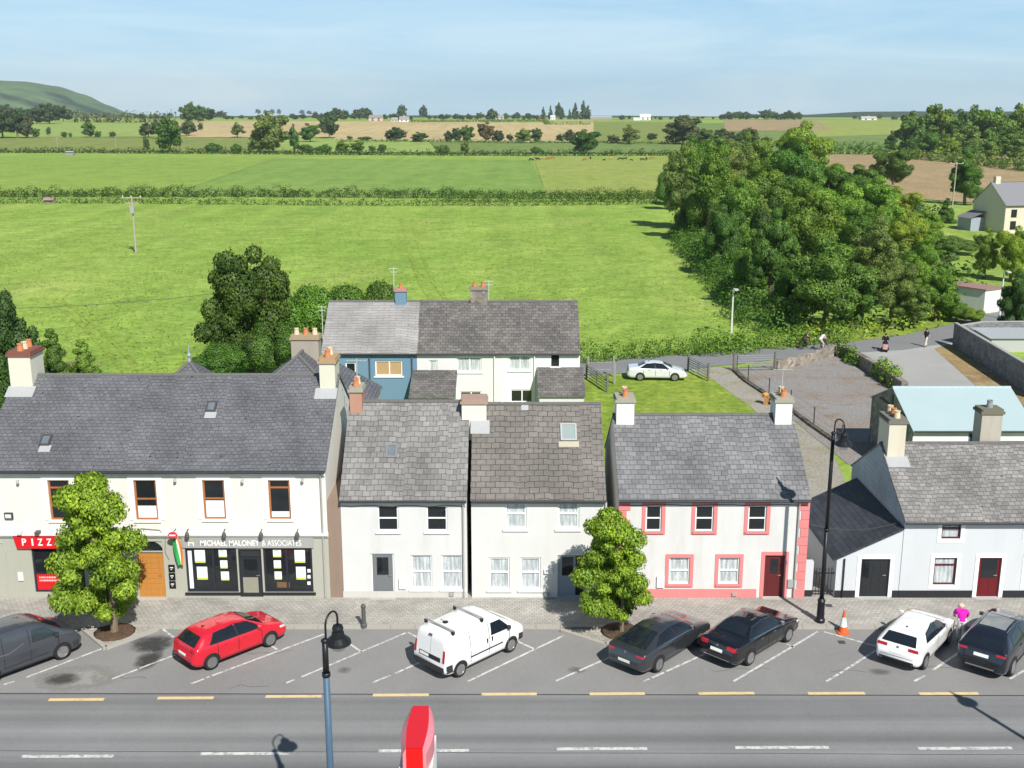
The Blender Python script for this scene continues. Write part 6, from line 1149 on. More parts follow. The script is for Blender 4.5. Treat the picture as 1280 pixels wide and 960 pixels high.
for x, y_ in ((-.2, .28), (-.2, -.28), (.72, .2), (.72, -.2)): m = MB(); m.lathe([(.08, -.05), (.13, -.04), (.13, .04), (.08, .05)], n=14, M=Matrix.Translation((x, y_, .13)) @ Matrix.Rotation(R(90), 4, 'X')); m.build('wheel', TYRE, S)
WM[S.name] = W0
JS = dict(pelvis=(-.06, 0, .78), chest=(-.08, 0, 1.14), neck=(-.06, 0, 1.32), head=(-.03, 0, 1.46), shL=(-.08, .19, 1.25), shR=(-.08, -.19, 1.25), elL=(.14, .25, 1.02), elR=(.14, -.25, 1.02), haL=(.46, .2, 1.01), haR=(.46, -.2, 1.01), hiL=(-.02, .1, .75), hiR=(-.02, -.1, .75), knL=(.40, .12, .72), knR=(.40, -.12, .72), anL=(.45, .12, .34), anR=(.45, -.12, .34), toL=(.58, .12, .30), toR=(.58, -.12, .30))
person('person in black riding the mobility scooter on the concrete apron', l_, R(250), JS, (0.02, 0.02, 0.022), (0.03, 0.03, 0.035), (0.10, 0.07, 0.05))
# cattle
def cow_mesh(graze):
    P = bpy.data.objects.new('cow', None); WM[P.name] = Matrix.Identity(4); COL.objects.link(P)
    hd = [((.70, 0, 1.12), .27), ((1.0, 0, .86), .17), ((1.18, 0, .50), .14), ((1.32, 0, .22), .09)] if graze else [((.70, 0, 1.12), .27), ((1.0, 0, 1.28), .17), ((1.22, 0, 1.34), .14), ((1.48, 0, 1.20), .09)]
    ch = [[((-.85, 0, 1.08), .26), ((-.4, 0, 1.02), .34), ((.2, 0, 1.0), .36), ((.70, 0, 1.12), .27)], hd, [((-.85, 0, 1.08), .26), ((-1.08, 0, 1.15), .05), ((-1.14, 0, .6), .035)]]
    for sd in (1, -1):
        ch.append([((.70, 0, 1.12), .27), ((.62, .2 * sd, .72), .12), ((.64, .2 * sd, .42), .075), ((.62, .2 * sd, .05), .065)]); ch.append([((-.85, 0, 1.08), .26), ((-.76, .2 * sd, .78), .14), ((-.98, .2 * sd, .48), .075), ((-.90, .2 * sd, .05), .065)])
        e = hd[2][0]; ch.append([hd[2], ((e[0] - .05, .22 * sd, e[2] + .08), .04)])
    o = skin('cow', ch, tint(), P, 1); o.parent = None; bpy.data.objects.remove(P); return o
cg, cs = cow_mesh(True), cow_mesh(False); RED_, BLK_, TAN_ = (0.34, 0.13, 0.045), (0.016, 0.015, 0.015), (0.42, 0.25, 0.13)
cows = [(664, 201.5, BLK_, 0, 20, 'black cow at the left end of the herd'), (672, 201, BLK_, 1, 170, 'black and dark cow second from the left end of the herd'), (679, 200, TAN_, 0, 190, 'tan cow in the left bunch of the herd'), (685, 200, RED_, 1, 10, 'red-brown cow in the middle of the left bunch'), (691, 199, RED_, 0, 175, 'red-brown cow at the right of the left bunch'), (731, 201.5, RED_, 0, 160, 'brown cow grazing alone left of the herd middle'), (738, 199.5, BLK_, 1, 80, 'black cow standing end-on near the lone brown cow'), (755, 201.5, BLK_, 1, 30, 'small dark calf in the middle of the pasture'), (763, 200, TAN_, 0, 200, 'tan cow in the middle of the pasture'), (775, 200.5, BLK_, 0, 185, 'left of two black cows close together'), (781, 200.5, BLK_, 1, 5, 'right of two black cows close together'), (789, 201.5, BLK_, 0, 20, 'small dark calf right of the two black cows'), (803, 201.5, BLK_, 0, 350, 'black cow lying low right of the herd middle'), (808, 200.5, BLK_, 1, 95, 'black cow standing end-on right of the herd middle'), (815, 199.5, RED_, 0, 175, 'red-brown cow toward the right of the herd'), (841, 199.5, RED_, 1, 20, 'red-brown cow at the far right by the wood')]
for i, (x, y, c, st, a, la) in enumerate(cows):
    src = cs if st else cg; o = src.copy(); COL.objects.link(o); p = G(x, y); o.location = p; o.rotation_euler = (0, 0, R(a)); k = .75 if 'calf' in la else 1.05; o.scale = (k, k, k); o.color = (*c, 1); tag(o, la + ' in the pale field', 'cow', 'cattle grazing in the pale field')
for o in (cg, cs): bpy.data.objects.remove(o)
# ================================================================= TREES AND HEDGES
def leaf_mesh(name, centres, radii, n, leaf, seed, squash=1.0, up=0.25, jitter=0.9, loose=0.0):
    rg = np.random.default_rng(seed); C_ = np.array(centres, float); r_ = np.array(radii, float)
    pr = r_ ** 2; pr /= pr.sum(); k = rg.choice(len(r_), n, p=pr)
    d = rg.normal(size=(n, 3)); d /= np.linalg.norm(d, axis=1)[:, None]
    rad = r_[k] * (0.62 + 0.42 * rg.random(n) ** 0.6 + 0.38 * (rg.random(n) < .16) * rg.random(n) ** 1.5); rad = rad * (1 - loose) + loose * r_[k] * (.25 + 1.05 * rg.random(n)); P = C_[k] + d * rad[:, None] * np.array([1, 1, squash])
    keep = np.ones(n, bool)
    for j in range(len(r_)):                       # leave out leaves buried deep inside another clump
        q = (P - C_[j]) / np.array([1, 1, squash]); keep &= ~((np.einsum('ij,ij->i', q, q) < (0.55 * r_[j]) ** 2) & (k != j))
    P, d = P[keep], d[keep]; n = len(P)
    N = d + jitter * rg.normal(size=(n, 3)) * 0.6 + np.array([0, 0, up]); N /= np.linalg.norm(N, axis=1)[:, None]; N *= np.sign(np.einsum('ij,ij->i', N, d))[:, None] + 1e-9
    a = rg.normal(size=(n, 3)); T1 = np.cross(N, a); T1 /= np.linalg.norm(T1, axis=1)[:, None]; T2 = np.cross(N, T1)
    s = leaf * (0.6 + 0.8 * rg.random(n))[:, None]
    D = d * (.75 - .45 * loose) + N * (.45 + .4 * loose) + np.array([0, 0, .15]); D /= np.linalg.norm(D, axis=1)[:, None]
    V = np.stack([P - T1 * s, P - T2 * s * 0.62 + N * s * .12, P + T1 * s, P + T2 * s * 0.62 + N * s * .12], 1).reshape(-1, 3)
    return V, np.repeat(D, 4, 0)
def mesh_quads(name, VD, mat):
    V, D = VD
    n = len(V) // 4; me = bpy.data.meshes.new(name); me.vertices.add(4 * n); me.vertices.foreach_set('co', V.astype(np.float32).ravel())
    me.loops.add(4 * n); me.loops.foreach_set('vertex_index', np.arange(4 * n, dtype=np.int32)); me.polygons.add(n)
    me.polygons.foreach_set('loop_start', np.arange(0, 4 * n, 4, dtype=np.int32)); me.polygons.foreach_set('loop_total', np.full(n, 4, np.int32)); me.update(); me.polygons.foreach_set('use_smooth', np.ones(n, bool)); me.normals_split_custom_set_from_vertices(D.tolist()); me.materials.append(mat); return me
def crown_clumps(kind, seed):
    rg = random.Random(seed); cs_, rs_ = [], []
    if kind == 'conifer':
        for i in range(34):
            t = (i + rg.random()) / 34; a = rg.random() * 6.28; rr = (1 - t) ** .8 * .62; cs_.append((rr * math.cos(a), rr * math.sin(a), -1 + 2 * t)); rs_.append(.13 + .30 * (1 - t))
    elif kind == 'bush':
        for i in range(16):
            a = rg.random() * 6.28; rr = rg.random() ** .5 * .68; h = (1 - rr ** 1.6) * rg.uniform(-.4, .62); cs_.append((rr * math.cos(a), rr * math.sin(a), h - .15)); rs_.append(rg.uniform(.26, .42))
    elif kind == 'taper':
        for i in range(64):
            z = -1 + 2 * (i + rg.random()) / 64; wd = min(1.0, .42 + (z + 1) * 1.15) if z < -.45 else 1.0 - .52 * ((z + .45) / 1.45) ** 2.2; a = rg.random() * 6.28; rr = wd * rg.random() ** .4 * .80
            cs_.append((rr * math.cos(a), rr * math.sin(a), z * .92)); rs_.append(rg.uniform(.12, .30) * (.75 + .35 * wd))
    else:
        nl = {'round': 8, 'tall': 8, 'airy': 10}[kind]
        for i in range(nl):
            z = -.72 + 1.45 * (i + rg.uniform(.2, .8)) / nl; ml = math.sqrt(max(.05, 1 - (z * .95) ** 2)); a = i * 2.4 + rg.uniform(-.5, .5); lr = rg.uniform(.30, .66) * ml
            if kind == 'tall': ml *= 1.0 - .35 * max(0, z + .2); lr *= 1.0 - .35 * max(0, z + .2)
            L_ = (lr * math.cos(a), lr * math.sin(a), z * .85); big = rg.uniform(.30, .42) * (.75 if kind == 'airy' else 1)
            cs_.append(L_); rs_.append(big)
            for k in range(5): 
                u, v_ = rg.random() * 6.28, rg.uniform(-.5, .9); q = math.sqrt(1 - v_ * v_); rr = big * rg.uniform(.75, 1.15)
                cs_.append((L_[0] + rr * q * math.cos(u), L_[1] + rr * q * math.sin(u), L_[2] + rr * v_ * .9)); rs_.append(big * rg.uniform(.32, .58))
        cs_.append((0, 0, -.1)); rs_.append(.45); cs_.append((.05, 0, .4)); rs_.append(.36)
        cs_.append((rg.uniform(-.2, .2), rg.uniform(-.2, .2), .9)); rs_.append(.18)
    return cs_, rs_
LEAF = leaves(); PROTO = {}
def proto(kind, detail, v):
    key = (kind, detail, v)
    if key not in PROTO:
        cs_, rs_ = crown_clumps(kind, hash((kind == 'round', v)) % 1000 + v * 17 + len(kind)); n, lf = {'street': (60000, .029), 'near': (40000, .0255), 'mid': (7000, .06), 'far': (900, .16)}[detail]
        if kind == 'airy': n = int(n * .75); lf *= .85
        PROTO[key] = mesh_quads('crown', leaf_mesh('crown', cs_, rs_, n, lf, v * 31 + len(kind), {'taper': .55, 'tall': .62, 'round': .80, 'airy': .72, 'bush': 1.0, 'conifer': .5}[kind], loose=.8 if kind == 'taper' else .12), LEAF)
    return PROTO[key]
TRUNKS = {}
def trunk_mesh(v, detail):
    key = (v, detail)
    if key not in TRUNKS:
        rg = random.Random(v + 5); m = MB(); n = 8 if detail in ('street', 'near') else 6
        m.tube([(0, 0, -.02), (.01, 0, .02), (.02 * rg.uniform(-1, 1), .02 * rg.uniform(-1, 1), .3), (.03 * rg.uniform(-1, 1), .03, .55), (.02, 0, .85)], [.045, .034, .028, .02, .006], n)
        for k in range(7 if n == 8 else 4): a = rg.random() * 6.28; z = rg.uniform(.28, .6); l = rg.uniform(.2, .34); m.tube([(.01, .01, z), (l * .5 * math.cos(a), l * .5 * math.sin(a), z + l * .55), (l * math.cos(a), l * math.sin(a), z + l * .8)], [.014, .009, .003], 5)
        me = bpy.data.meshes.new('trunk'); me.from_pydata([tuple(q) for q in m.v], [], m.f); me.materials.append(bark()); me.update(); TRUNKS[key] = me
    return TRUNKS[key]
RG = random.Random(12)
def tree_at(p, h, rx, col, label, group=None, kind='round', detail='near', base=.16, name='tree', cat='tree', ry=None, lean=(0, 0), tw=1.0):
    T = thing(name, label, cat, p, 0.0 if lean[0] else RG.random() * 6.28, group); v = RG.randrange(3 if detail != 'street' else 2); c = tuple(x * RG.uniform(.9, 1.1) for x in col)
    zc, hz = h * (1 + base) / 2, h * (1 - base) / 2
    cr = bpy.data.objects.new('crown' if cat == 'tree' else 'foliage', proto(kind, detail, v)); COL.objects.link(cr); cr.parent = T; cr.location = (lean[0], lean[1], zc); cr.scale = (rx * 1.04, (ry or rx) * 1.04, hz * 1.05); cr.color = (*c, 1)
    tr = bpy.data.objects.new('trunk', trunk_mesh(v, detail)); COL.objects.link(tr); tr.parent = T; tr.scale = (h * tw, h * tw, h * (.55 if kind == 'bush' else .95))
    if detail == 'far':                                   # too small for parts: crown alone with its stem inside one mesh
        pass
    return T
def tree(bx, by, hp, wp, col, label, group=None, kind='round', detail='near', base=.16, **k):
    p = GT(bx, by); s = pxm(p.y, p.z); return tree_at(p, hp / s / .985, wp / 2 / s, col, label, group, kind, detail, base, **k)
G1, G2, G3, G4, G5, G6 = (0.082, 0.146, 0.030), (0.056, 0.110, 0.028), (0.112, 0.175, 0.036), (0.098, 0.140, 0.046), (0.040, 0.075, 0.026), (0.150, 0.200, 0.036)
# street trees
p = G(142, 791, .12); tree_at(p, 6.4, 1.95, (0.150, 0.205, 0.030), 'leafy street tree with a light trunk in front of the pizza shop', None, 'taper', 'street', .12, name='street_tree', lean=(-.42, 0), tw=.75)
p = G(776, 791, .12); tree_at(p, 5.0, 1.62, (0.150, 0.205, 0.030), 'leafy street tree with a slim trunk between the cream house and the pink-trimmed house', None, 'taper', 'street', .14, name='street_tree', lean=(-.35, 0), tw=.6)
# trees close behind the houses
tree(314, 468, 152, 112, (0.042, 0.080, 0.022), 'tall dark tree at the near edge of the meadow left of the back terrace', None, 'round', 'near', .02)
for i, (bx, by, hp, wp, c, kd, la) in enumerate([(348, 474, 88, 70, G2, 'bush', 'mid-green shrub at the foot of the tall dark tree'), (383, 455, 112, 88, G1, 'bush', 'mid-green shrub left of the pale grey terrace roof'), (422, 448, 106, 92, G1, 'bush', 'dense shrub behind the pale grey terrace roof'), (466, 446, 108, 84, G2, 'bush', 'dark rounded shrub behind the blue chimney'), (278, 478, 56, 80, G2, 'bush', 'low dark shrub right of the pyramid roof'), (446, 440, 98, 84, G1, 'bush', 'green shrub between the two rounded shrubs behind the pale terrace roof'), (352, 440, 104, 66, G1, 'bush', 'green shrub behind the tall dark tree'),
        (18, 545, 172, 90, G5, 'round', 'tall dark tree at the left edge behind the shop building'), (72, 505, 92, 62, G2, 'conifer', 'dark conifer behind the left shop chimney'), (108, 498, 72, 60, G3, 'conifer', 'feathery yellow-green conifer behind the shop roof'), (-12, 560, 120, 90, G5, 'bush', 'dark shrub at the left edge beside the shop gable')]):
    tree(bx, by, hp, wp, c, la, None, kd, 'near', .02 if kd == 'bush' else .06, name='shrub' if kd == 'bush' else 'tree', cat='shrub' if kd == 'bush' else 'tree')
# wood right of the meadow
wood_g = 'trees of the wood right of the meadow'
wl_ = 'leafy tree crowded among others inside the wood right of the meadow'
for bx, by, hp, wp, c, kd, la in [(852, 286, 100, 62, G4, 'round', 'leftmost tall tree of the wood at the meadow corner'), (885, 303, 118, 72, G1, 'round', None), (868, 258, 82, 60, G2, 'round', None), (918, 332, 105, 75, G1, 'tall', None), (908, 275, 95, 72, G4, 'airy', None), (948, 305, 95, 80, G1, 'round', None), (990, 275, 90, 80, G2, 'round', None), (935, 252, 80, 62, G4, 'round', None), (1000, 236, 78, 82, G3, 'round', 'light green rounded tree crowning the far end of the wood'), (962, 388, 122, 70, G2, 'tall', None), (1005, 352, 108, 85, G1, 'round', None), (1045, 322, 88, 92, G3, 'round', None),
        (1032, 414, 114, 118, (0.072, 0.130, 0.036), 'round', 'big bright green broad tree at the front of the wood nearest the back road'), (1088, 300, 74, 82, G3, 'round', None), (1122, 300, 62, 66, G6, 'round', None), (1090, 372, 98, 84, G4, 'airy', 'pale olive willow with bare stems near the front of the wood'), (1112, 408, 92, 72, G4, 'airy', 'brownish thin willow right of the big bright front tree'), (1152, 384, 86, 66, G3, 'airy', None), (1168, 402, 64, 56, G1, 'round', 'rounded green tree at the right end of the wood front'), (1062, 272, 62, 80, G2, 'round', None), (1130, 335, 62, 60, G6, 'round', None), (968, 345, 90, 70, G5, 'round', None), (905, 345, 84, 56, G2, 'round', None), (1150, 320, 55, 52, G3, 'round', None), (1010, 300, 80, 72, G1, 'round', None), (960, 258, 70, 70, G1, 'round', None), (885, 240, 60, 60, G4, 'round', None), (1030, 268, 66, 60, G1, 'round', None), (935, 375, 74, 56, G1, 'bush', None), (985, 405, 66, 52, G2, 'bush', None), (1140, 410, 60, 60, G4, 'airy', None), (1075, 335, 76, 70, G1, 'round', None), (1175, 345, 48, 55, G4, 'airy', None), (865, 300, 60, 46, G2, 'bush', None), (1065, 410, 62, 62, G2, 'round', None), (835, 262, 52, 34, G2, 'bush', None)]:
    tree(bx, by, hp, wp, c, la or wl_, wood_g, kd, 'near', .08)
for bx, by, hp, wp, c, kd, la in [(1230, 348, 62, 42, G3, 'airy', 'light green tree in front of the yellow house, left of a pair'), (1262, 352, 66, 48, G6, 'round', 'light green tree in front of the yellow house, right of a pair'), (1270, 420, 78, 52, G5, 'round', 'dark tree at the right edge beside the small white shed'), (1116, 235, 50, 50, G2, 'round', 'spreading tree standing in the brown field hedge'), (1205, 256, 62, 48, G2, 'tall', 'tall tree behind the leaning power pole'), (1182, 279, 30, 26, G2, 'conifer', 'small dark conifer left of the yellow house'), (1070, 244, 34, 40, G5, 'bush', 'dark thicket at the brown field corner'), (1195, 402, 30, 40, G1, 'bush', 'ivy-like shrub left of the small white shed'), (1215, 405, 24, 34, G3, 'bush', 'low bramble in front of the small white shed'), (1150, 296, 30, 44, G5, 'bush', 'dark scrub under the brown field hedge'), (1195, 318, 26, 60, G4, 'bush', 'pale scrub on the slope below the yellow house')]:
    tree(bx, by, hp, wp, c, la, None, kd, 'near', .04, name='shrub' if kd == 'bush' else 'tree', cat='shrub' if kd == 'bush' else 'tree')
# far wood on the right behind the brown field
fw = 'big trees of the far wood beyond the brown field'
for bx, by, hp, wp, c, la in [(1142, 193, 50, 50, G2, 'leftmost big tree of the far wood beyond the brown field'), (1168, 193, 58, 52, G1, None), (1192, 193, 52, 46, G5, None), (1216, 192, 56, 48, G2, None), (1240, 193, 54, 50, G1, None), (1266, 193, 58, 50, G1, None), (1290, 193, 58, 50, G2, None), (1204, 196, 40, 44, G4, None), (1160, 197, 30, 40, G2, None), (1252, 200, 34, 40, G2, None), (1185, 200, 26, 34, G3, None), (1275, 206, 36, 46, G4, None), (1230, 202, 26, 40, G4, None), (1212, 203, 20, 34, G2, None)]:
    tree(bx, by, hp, wp, c, la or 'big green tree standing in the far wood beyond the brown field', fw, 'round', 'mid', .04)
tree(1113, 189, 24, 18, G5, 'small very dark tree at the left end of the far wood', None, 'tall', 'mid', .02)
# trees scattered over the far fields
def row(lst, label, group, det='mid', kd='round', base=.05, nm='tree', ct='tree'):
    for q in lst:
        bx, by, hp, wp, c = q[:5]; la = q[5] if len(q) > 5 else label; k = q[6] if len(q) > 6 else kd; bush = k == 'bush'
        tree(bx, by, hp, wp, c, la, group, k, det, .0 if bush else base, name='shrub' if bush else nm, cat='shrub' if bush else ct)
B1 = (0.045, 0.072, 0.038); B2 = (0.060, 0.085, 0.042)
row([(342, 191, 48, 50, G4, 'big airy tree in the second hedgerow, tallest of the far trees'), (368, 191, 34, 16, G2, 'narrow tree attached to the right of the tallest far tree', 'tall'), (322, 191, 24, 22, G4), (213, 190, 40, 38, G2, 'dark round tree standing left of the tan field'), (184, 190, 19, 9, G5, 'ivy-clad stump with a bent top in the second hedgerow', 'tall'), (186, 172, 18, 24, B2), (202, 174, 22, 26, B2), (236, 170, 18, 20, B2), (251, 163, 9, 8, B2), (297, 172, 18, 22, G4, 'pale airy tree alone in the tan field', 'airy'), (112, 172, 19, 18, G2, 'rounded tree alone in the bright far field'), (123, 172, 8, 10, G2), (46, 172, 11, 11, G2), (61, 170, 11, 7, B1, 'small half-bare tree in the bright far field', 'airy'), (80, 172, 7, 9, G2), (88, 172, 6, 5, G2), (141, 172, 7, 10, B2),
     (388, 178, 22, 28, G2), (412, 173, 30, 26, B1, 'dark rounded tree at the left end of the wide tan field'), (266, 191, 14, 26, G2, 'left low bush in the second hedgerow under the tan field', 'bush'), (294, 191, 13, 18, G2, 'right low bush in the second hedgerow under the tan field', 'bush'), (314, 191, 14, 12, G2, None, 'tall'), (384, 191, 12, 22, G2, None, 'bush'), (404, 191, 12, 22, G2, None, 'bush')], 'small tree in the hedgerows left of the tallest far tree', 'trees in the left hedgerows')
for o in list(COL.objects):
    if o.get('group') == 'trees in the left hedgerows' and not o.get('label'): o['label'] = 'small tree in the hedgerows left of the tallest far tree'
ml = 'small bushy tree in the hedgerows across the middle far fields'; mg = 'trees in the middle hedgerows'
row([(437, 175, 5, 8, G2), (456, 176, 6, 20, G2, 'low dark bush under the wide tan field', 'bush'), (495, 177, 17, 28, B1), (525, 178, 12, 24, B1), (560, 178, 14, 12, B1), (571, 178, 17, 16, B1), (585, 178, 20, 20, G2), (607, 178, 24, 24, (0.09, 0.085, 0.045), 'brownish rounded tree in the middle far hedgerow'), (622, 178, 14, 20, B1), (637, 177, 9, 10, B1), (655, 179, 17, 24, G4), (670, 179, 18, 16, B1), (712, 179, 16, 18, B1), (733, 192, 28, 40, (0.030, 0.075, 0.016), 'dark green broad oak at the top of the pale field'), (670, 192, 10, 15, G2, 'low bush at the hedgerow left of the dark oak', 'bush'), (787, 181, 24, 30, G4, 'loose spreading tree right of the dark oak', 'airy'), (766, 180, 11, 16, B2), (815, 175, 8, 16, B1), (407, 191, 10, 14, G1), (428, 191, 14, 20, G1), (447, 191, 14, 18, G2), (465, 191, 9, 10, G2), (478, 191, 10, 12, G2), (553, 193, 11, 24, G4), (581, 193, 16, 12, G4), (700, 177, 9, 12, B1)], ml, mg)
row([(854, 181, 34, 52, (0.060, 0.085, 0.040), 'broad tree behind the left end of the wood'), (905, 180, 18, 34, B2), (937, 181, 20, 28, B2), (880, 180, 18, 30, G2), (920, 182, 14, 22, B1), (958, 186, 14, 20, B1), (896, 190, 20, 32, G4), (928, 192, 18, 26, G4)], 'bushy tree beyond the wood in the right far fields', 'trees in the right far fields')
for o in list(COL.objects):
    if o.get('category') in ('tree', 'shrub') and not o.get('label'): o['label'] = ml
row([(4, 173, 38, 40, B1), (22, 173, 34, 32, B1), (35, 173, 26, 18, B2), (46, 155, 20, 24, B1), (62, 155, 24, 34, B1), (79, 152, 18, 24, B1), (8, 152, 20, 26, B1), (30, 152, 16, 24, B1)], 'dark tree of the left-hand copse below the hill', 'trees of the copse below the hill')
row([(234, 153, 20, 22, G2), (248, 153, 20, 24, G2), (240, 151, 22, 20, B1), (262, 151, 15, 22, B1), (276, 147, 8, 18, B1)], 'tree of the dark copse at the top of the left tan field', 'trees of the copse above the tan field')
# skyline
row([(323, 144, 9, 8, B1), (332, 143.5, 8, 6, B1), (341, 144, 9, 6, B1), (349, 144, 9, 6, B1), (378, 145, 8, 8, B1), (387, 145, 7, 8, B1), (394, 145, 6, 6, B1)], 'small pine on the skyline above the tallest far tree', 'skyline pines on the left', 'far', 'tall', .3)
row([(679, 149, 14, 8, B1), (688, 149, 16, 7, B1), (698, 149, 19, 10, B1, None, 'tall'), (703, 149, 13, 7, B1), (712, 149, 12, 6, B1), (719, 149, 19, 11, B1), (729, 149, 21, 13, B1), (735, 149, 16, 10, B1)], 'dark pine in the skyline clump beside the small white house', 'skyline pines in the middle', 'far', 'conifer', .05)
sk = [(502, 148, 16, 13, B1, 'left tree of the skyline pair by the white farmhouse', 'round'), (529, 148, 15, 12, B1, 'right tree of the skyline pair by the white farmhouse', 'round')]
row(sk, None, None, 'far')
rs = random.Random(3); lst = []
for a, b, n, h0, h1 in ((405, 462, 9, 7, 14), (478, 515, 5, 5, 9), (535, 600, 11, 4, 7), (600, 675, 12, 4, 9), (612, 616, 1, 12, 13), (775, 905, 14, 3, 6), (900, 945, 11, 6, 10), (952, 1002, 13, 7, 12), (1060, 1140, 7, 3, 6), (350, 405, 6, 4, 8), (282, 320, 5, 3, 6), (165, 215, 8, 4, 8)):
    for k in range(n): h = rs.uniform(h0, h1); lst.append((a + (b - a) * (k + rs.random()) / n, 149.5 + rs.uniform(-.8, .8), h, h * rs.uniform(.9, 1.7), B1 if rs.random() < .6 else B2))
row(lst, 'tiny dark tree along the far skyline', 'tiny skyline trees', 'far')
for o in list(COL.objects):
    if o.get('category') == 'tree' and not o.get('label'): o['label'] = 'dark pine in the skyline clump beside the small white house'
# conifer plantation strip, read as one mass
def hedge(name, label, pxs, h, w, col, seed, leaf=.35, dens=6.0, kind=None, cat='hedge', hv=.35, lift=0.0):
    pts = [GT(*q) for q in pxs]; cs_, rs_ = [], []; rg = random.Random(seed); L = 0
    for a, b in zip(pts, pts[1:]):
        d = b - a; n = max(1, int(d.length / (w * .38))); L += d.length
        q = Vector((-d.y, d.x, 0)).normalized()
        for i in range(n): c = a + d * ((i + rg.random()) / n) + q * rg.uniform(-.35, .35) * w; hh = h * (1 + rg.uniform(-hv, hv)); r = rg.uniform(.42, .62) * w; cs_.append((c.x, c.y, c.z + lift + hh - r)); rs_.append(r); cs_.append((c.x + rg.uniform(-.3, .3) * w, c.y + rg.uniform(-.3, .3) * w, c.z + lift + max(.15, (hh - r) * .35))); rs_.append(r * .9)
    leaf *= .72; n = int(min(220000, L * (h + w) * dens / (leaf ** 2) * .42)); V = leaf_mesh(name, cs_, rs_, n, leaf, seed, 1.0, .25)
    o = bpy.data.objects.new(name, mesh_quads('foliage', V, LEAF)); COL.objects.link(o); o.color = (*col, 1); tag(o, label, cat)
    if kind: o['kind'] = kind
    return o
hedge('conifer_plantation', 'long brownish conifer plantation strip below the hill', [(94, 153), (150, 153.5), (212, 152.5)], 13, 16, (0.075, 0.085, 0.04), 5, 2.2, 3.0, 'stuff', 'plantation', .2)
hedge('far_hedge', 'straight dark hedge along the top of the wide tan field', [(512, 152.8), (600, 152.3), (681, 151.8)], 3.0, 4, G2, 51, 1.0, 4.0)
hedge('far_hedge', 'short step of hedge beside the skyline pines', [(681, 151.8), (684, 156), (738, 156)], 3, 4, G4, 52, 1.0, 3.0)
hedge('far_hedge', 'low hedge between the tan field and the green fields', [(420, 178), (535, 178), (640, 180), (745, 179.5), (860, 181)], 2.4, 4, G2, 53, .8, 3.0)
hedge('field_hedge', 'hedgerow running left to right between the second field and the far fields', [(-60, 191), (120, 191.5), (330, 193), (560, 194.5), (700, 195), (860, 194.5)], 2.3, 3.0, (0.034, 0.060, 0.020), 54, .55, 4.0, hv=.7)
hedge('field_hedge', 'far bank of the overgrown double hedge across the meadow', [(-60, 246), (120, 246), (300, 246), (480, 247), (660, 248), (835, 249)], 1.9, 3.8, (0.032, 0.060, 0.017), 55, .24, 4.2, hv=.75)
hedge('field_hedge', 'near bank of the overgrown double hedge across the meadow', [(-60, 254), (150, 254), (330, 256), (480, 257), (660, 257), (820, 255)], 1.0, 2.8, (0.042, 0.076, 0.020), 56, .24, 2.6, hv=.8)
hedge('bramble_bank', 'thick bright bramble at the right half of the double hedge', [(540, 252), (700, 252), (830, 252)], 2.0, 5.5, (0.048, 0.088, 0.020), 57, .27, 3.0, hv=.5)
hedge('roadside_hedge', 'low green hedge between the meadow and the back road', [(722, 452), (780, 448.5), (860, 444), (935, 438)], 1.5, 1.6, G1, 58, .12, 4.0, hv=.35)
hedge('roadside_hedge', 'taller green hedge below the lamp post along the back road', [(880, 441), (940, 436), (1000, 430), (1060, 425)], 1.7, 2.4, G1, 59, .15, 3.6, hv=.35)
hedge('wood_edge', 'tangled undergrowth along the meadow side of the wood', [(848, 292), (872, 320), (900, 352), (930, 385), (958, 415)], 2.6, 4.0, G2, 60, .2, 3.6, hv=.4, cat='undergrowth')
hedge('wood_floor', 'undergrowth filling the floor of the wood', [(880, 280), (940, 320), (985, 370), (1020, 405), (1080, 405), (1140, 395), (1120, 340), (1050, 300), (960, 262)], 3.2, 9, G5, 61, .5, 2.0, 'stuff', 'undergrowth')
hedge('field_hedge', 'dark scrubby hedge along the near edge of the brown field', [(1060, 246), (1100, 258), (1145, 272), (1180, 276)], 2.6, 4, G5, 62, .4, 3.5)
hedge('field_hedge', 'green hedge along the far edge of the brown field', [(1036, 193), (1075, 193), (1112, 193)], 5.5, 6, G2, 63, .7, 4.0)
hedge('field_hedge', 'hedge in front of the far wood at the right edge', [(1130, 198), (1200, 204), (1300, 216)], 4.5, 6, G4, 64, .7, 3.5)
hedge('wall_ivy', 'green ivy growing over the rubble wall of the gravel yard', [(1052, 446), (1066, 454), (1075, 459)], 1.25, .9, G1, 65, .14, 5.0, cat='ivy')
hedge('wall_ivy', 'green ivy clump at the near end of the rubble wall', [(1096, 470), (1112, 480), (1120, 486)], 1.35, .9, G3, 66, .14, 5.0, cat='ivy')
hedge('verge_weeds', 'rough grass and weeds on the verge right of the wood', [(1000, 426), (1080, 416), (1140, 404), (1200, 392)], .7, 3.5, G6, 67, .22, 2.6, 'stuff', 'weeds', .6)
tree(1000, 640, 14, 16, G3, 'small weed clump by the iron railing gate', None, 'bush', 'mid', .0, name='shrub', cat='shrub')
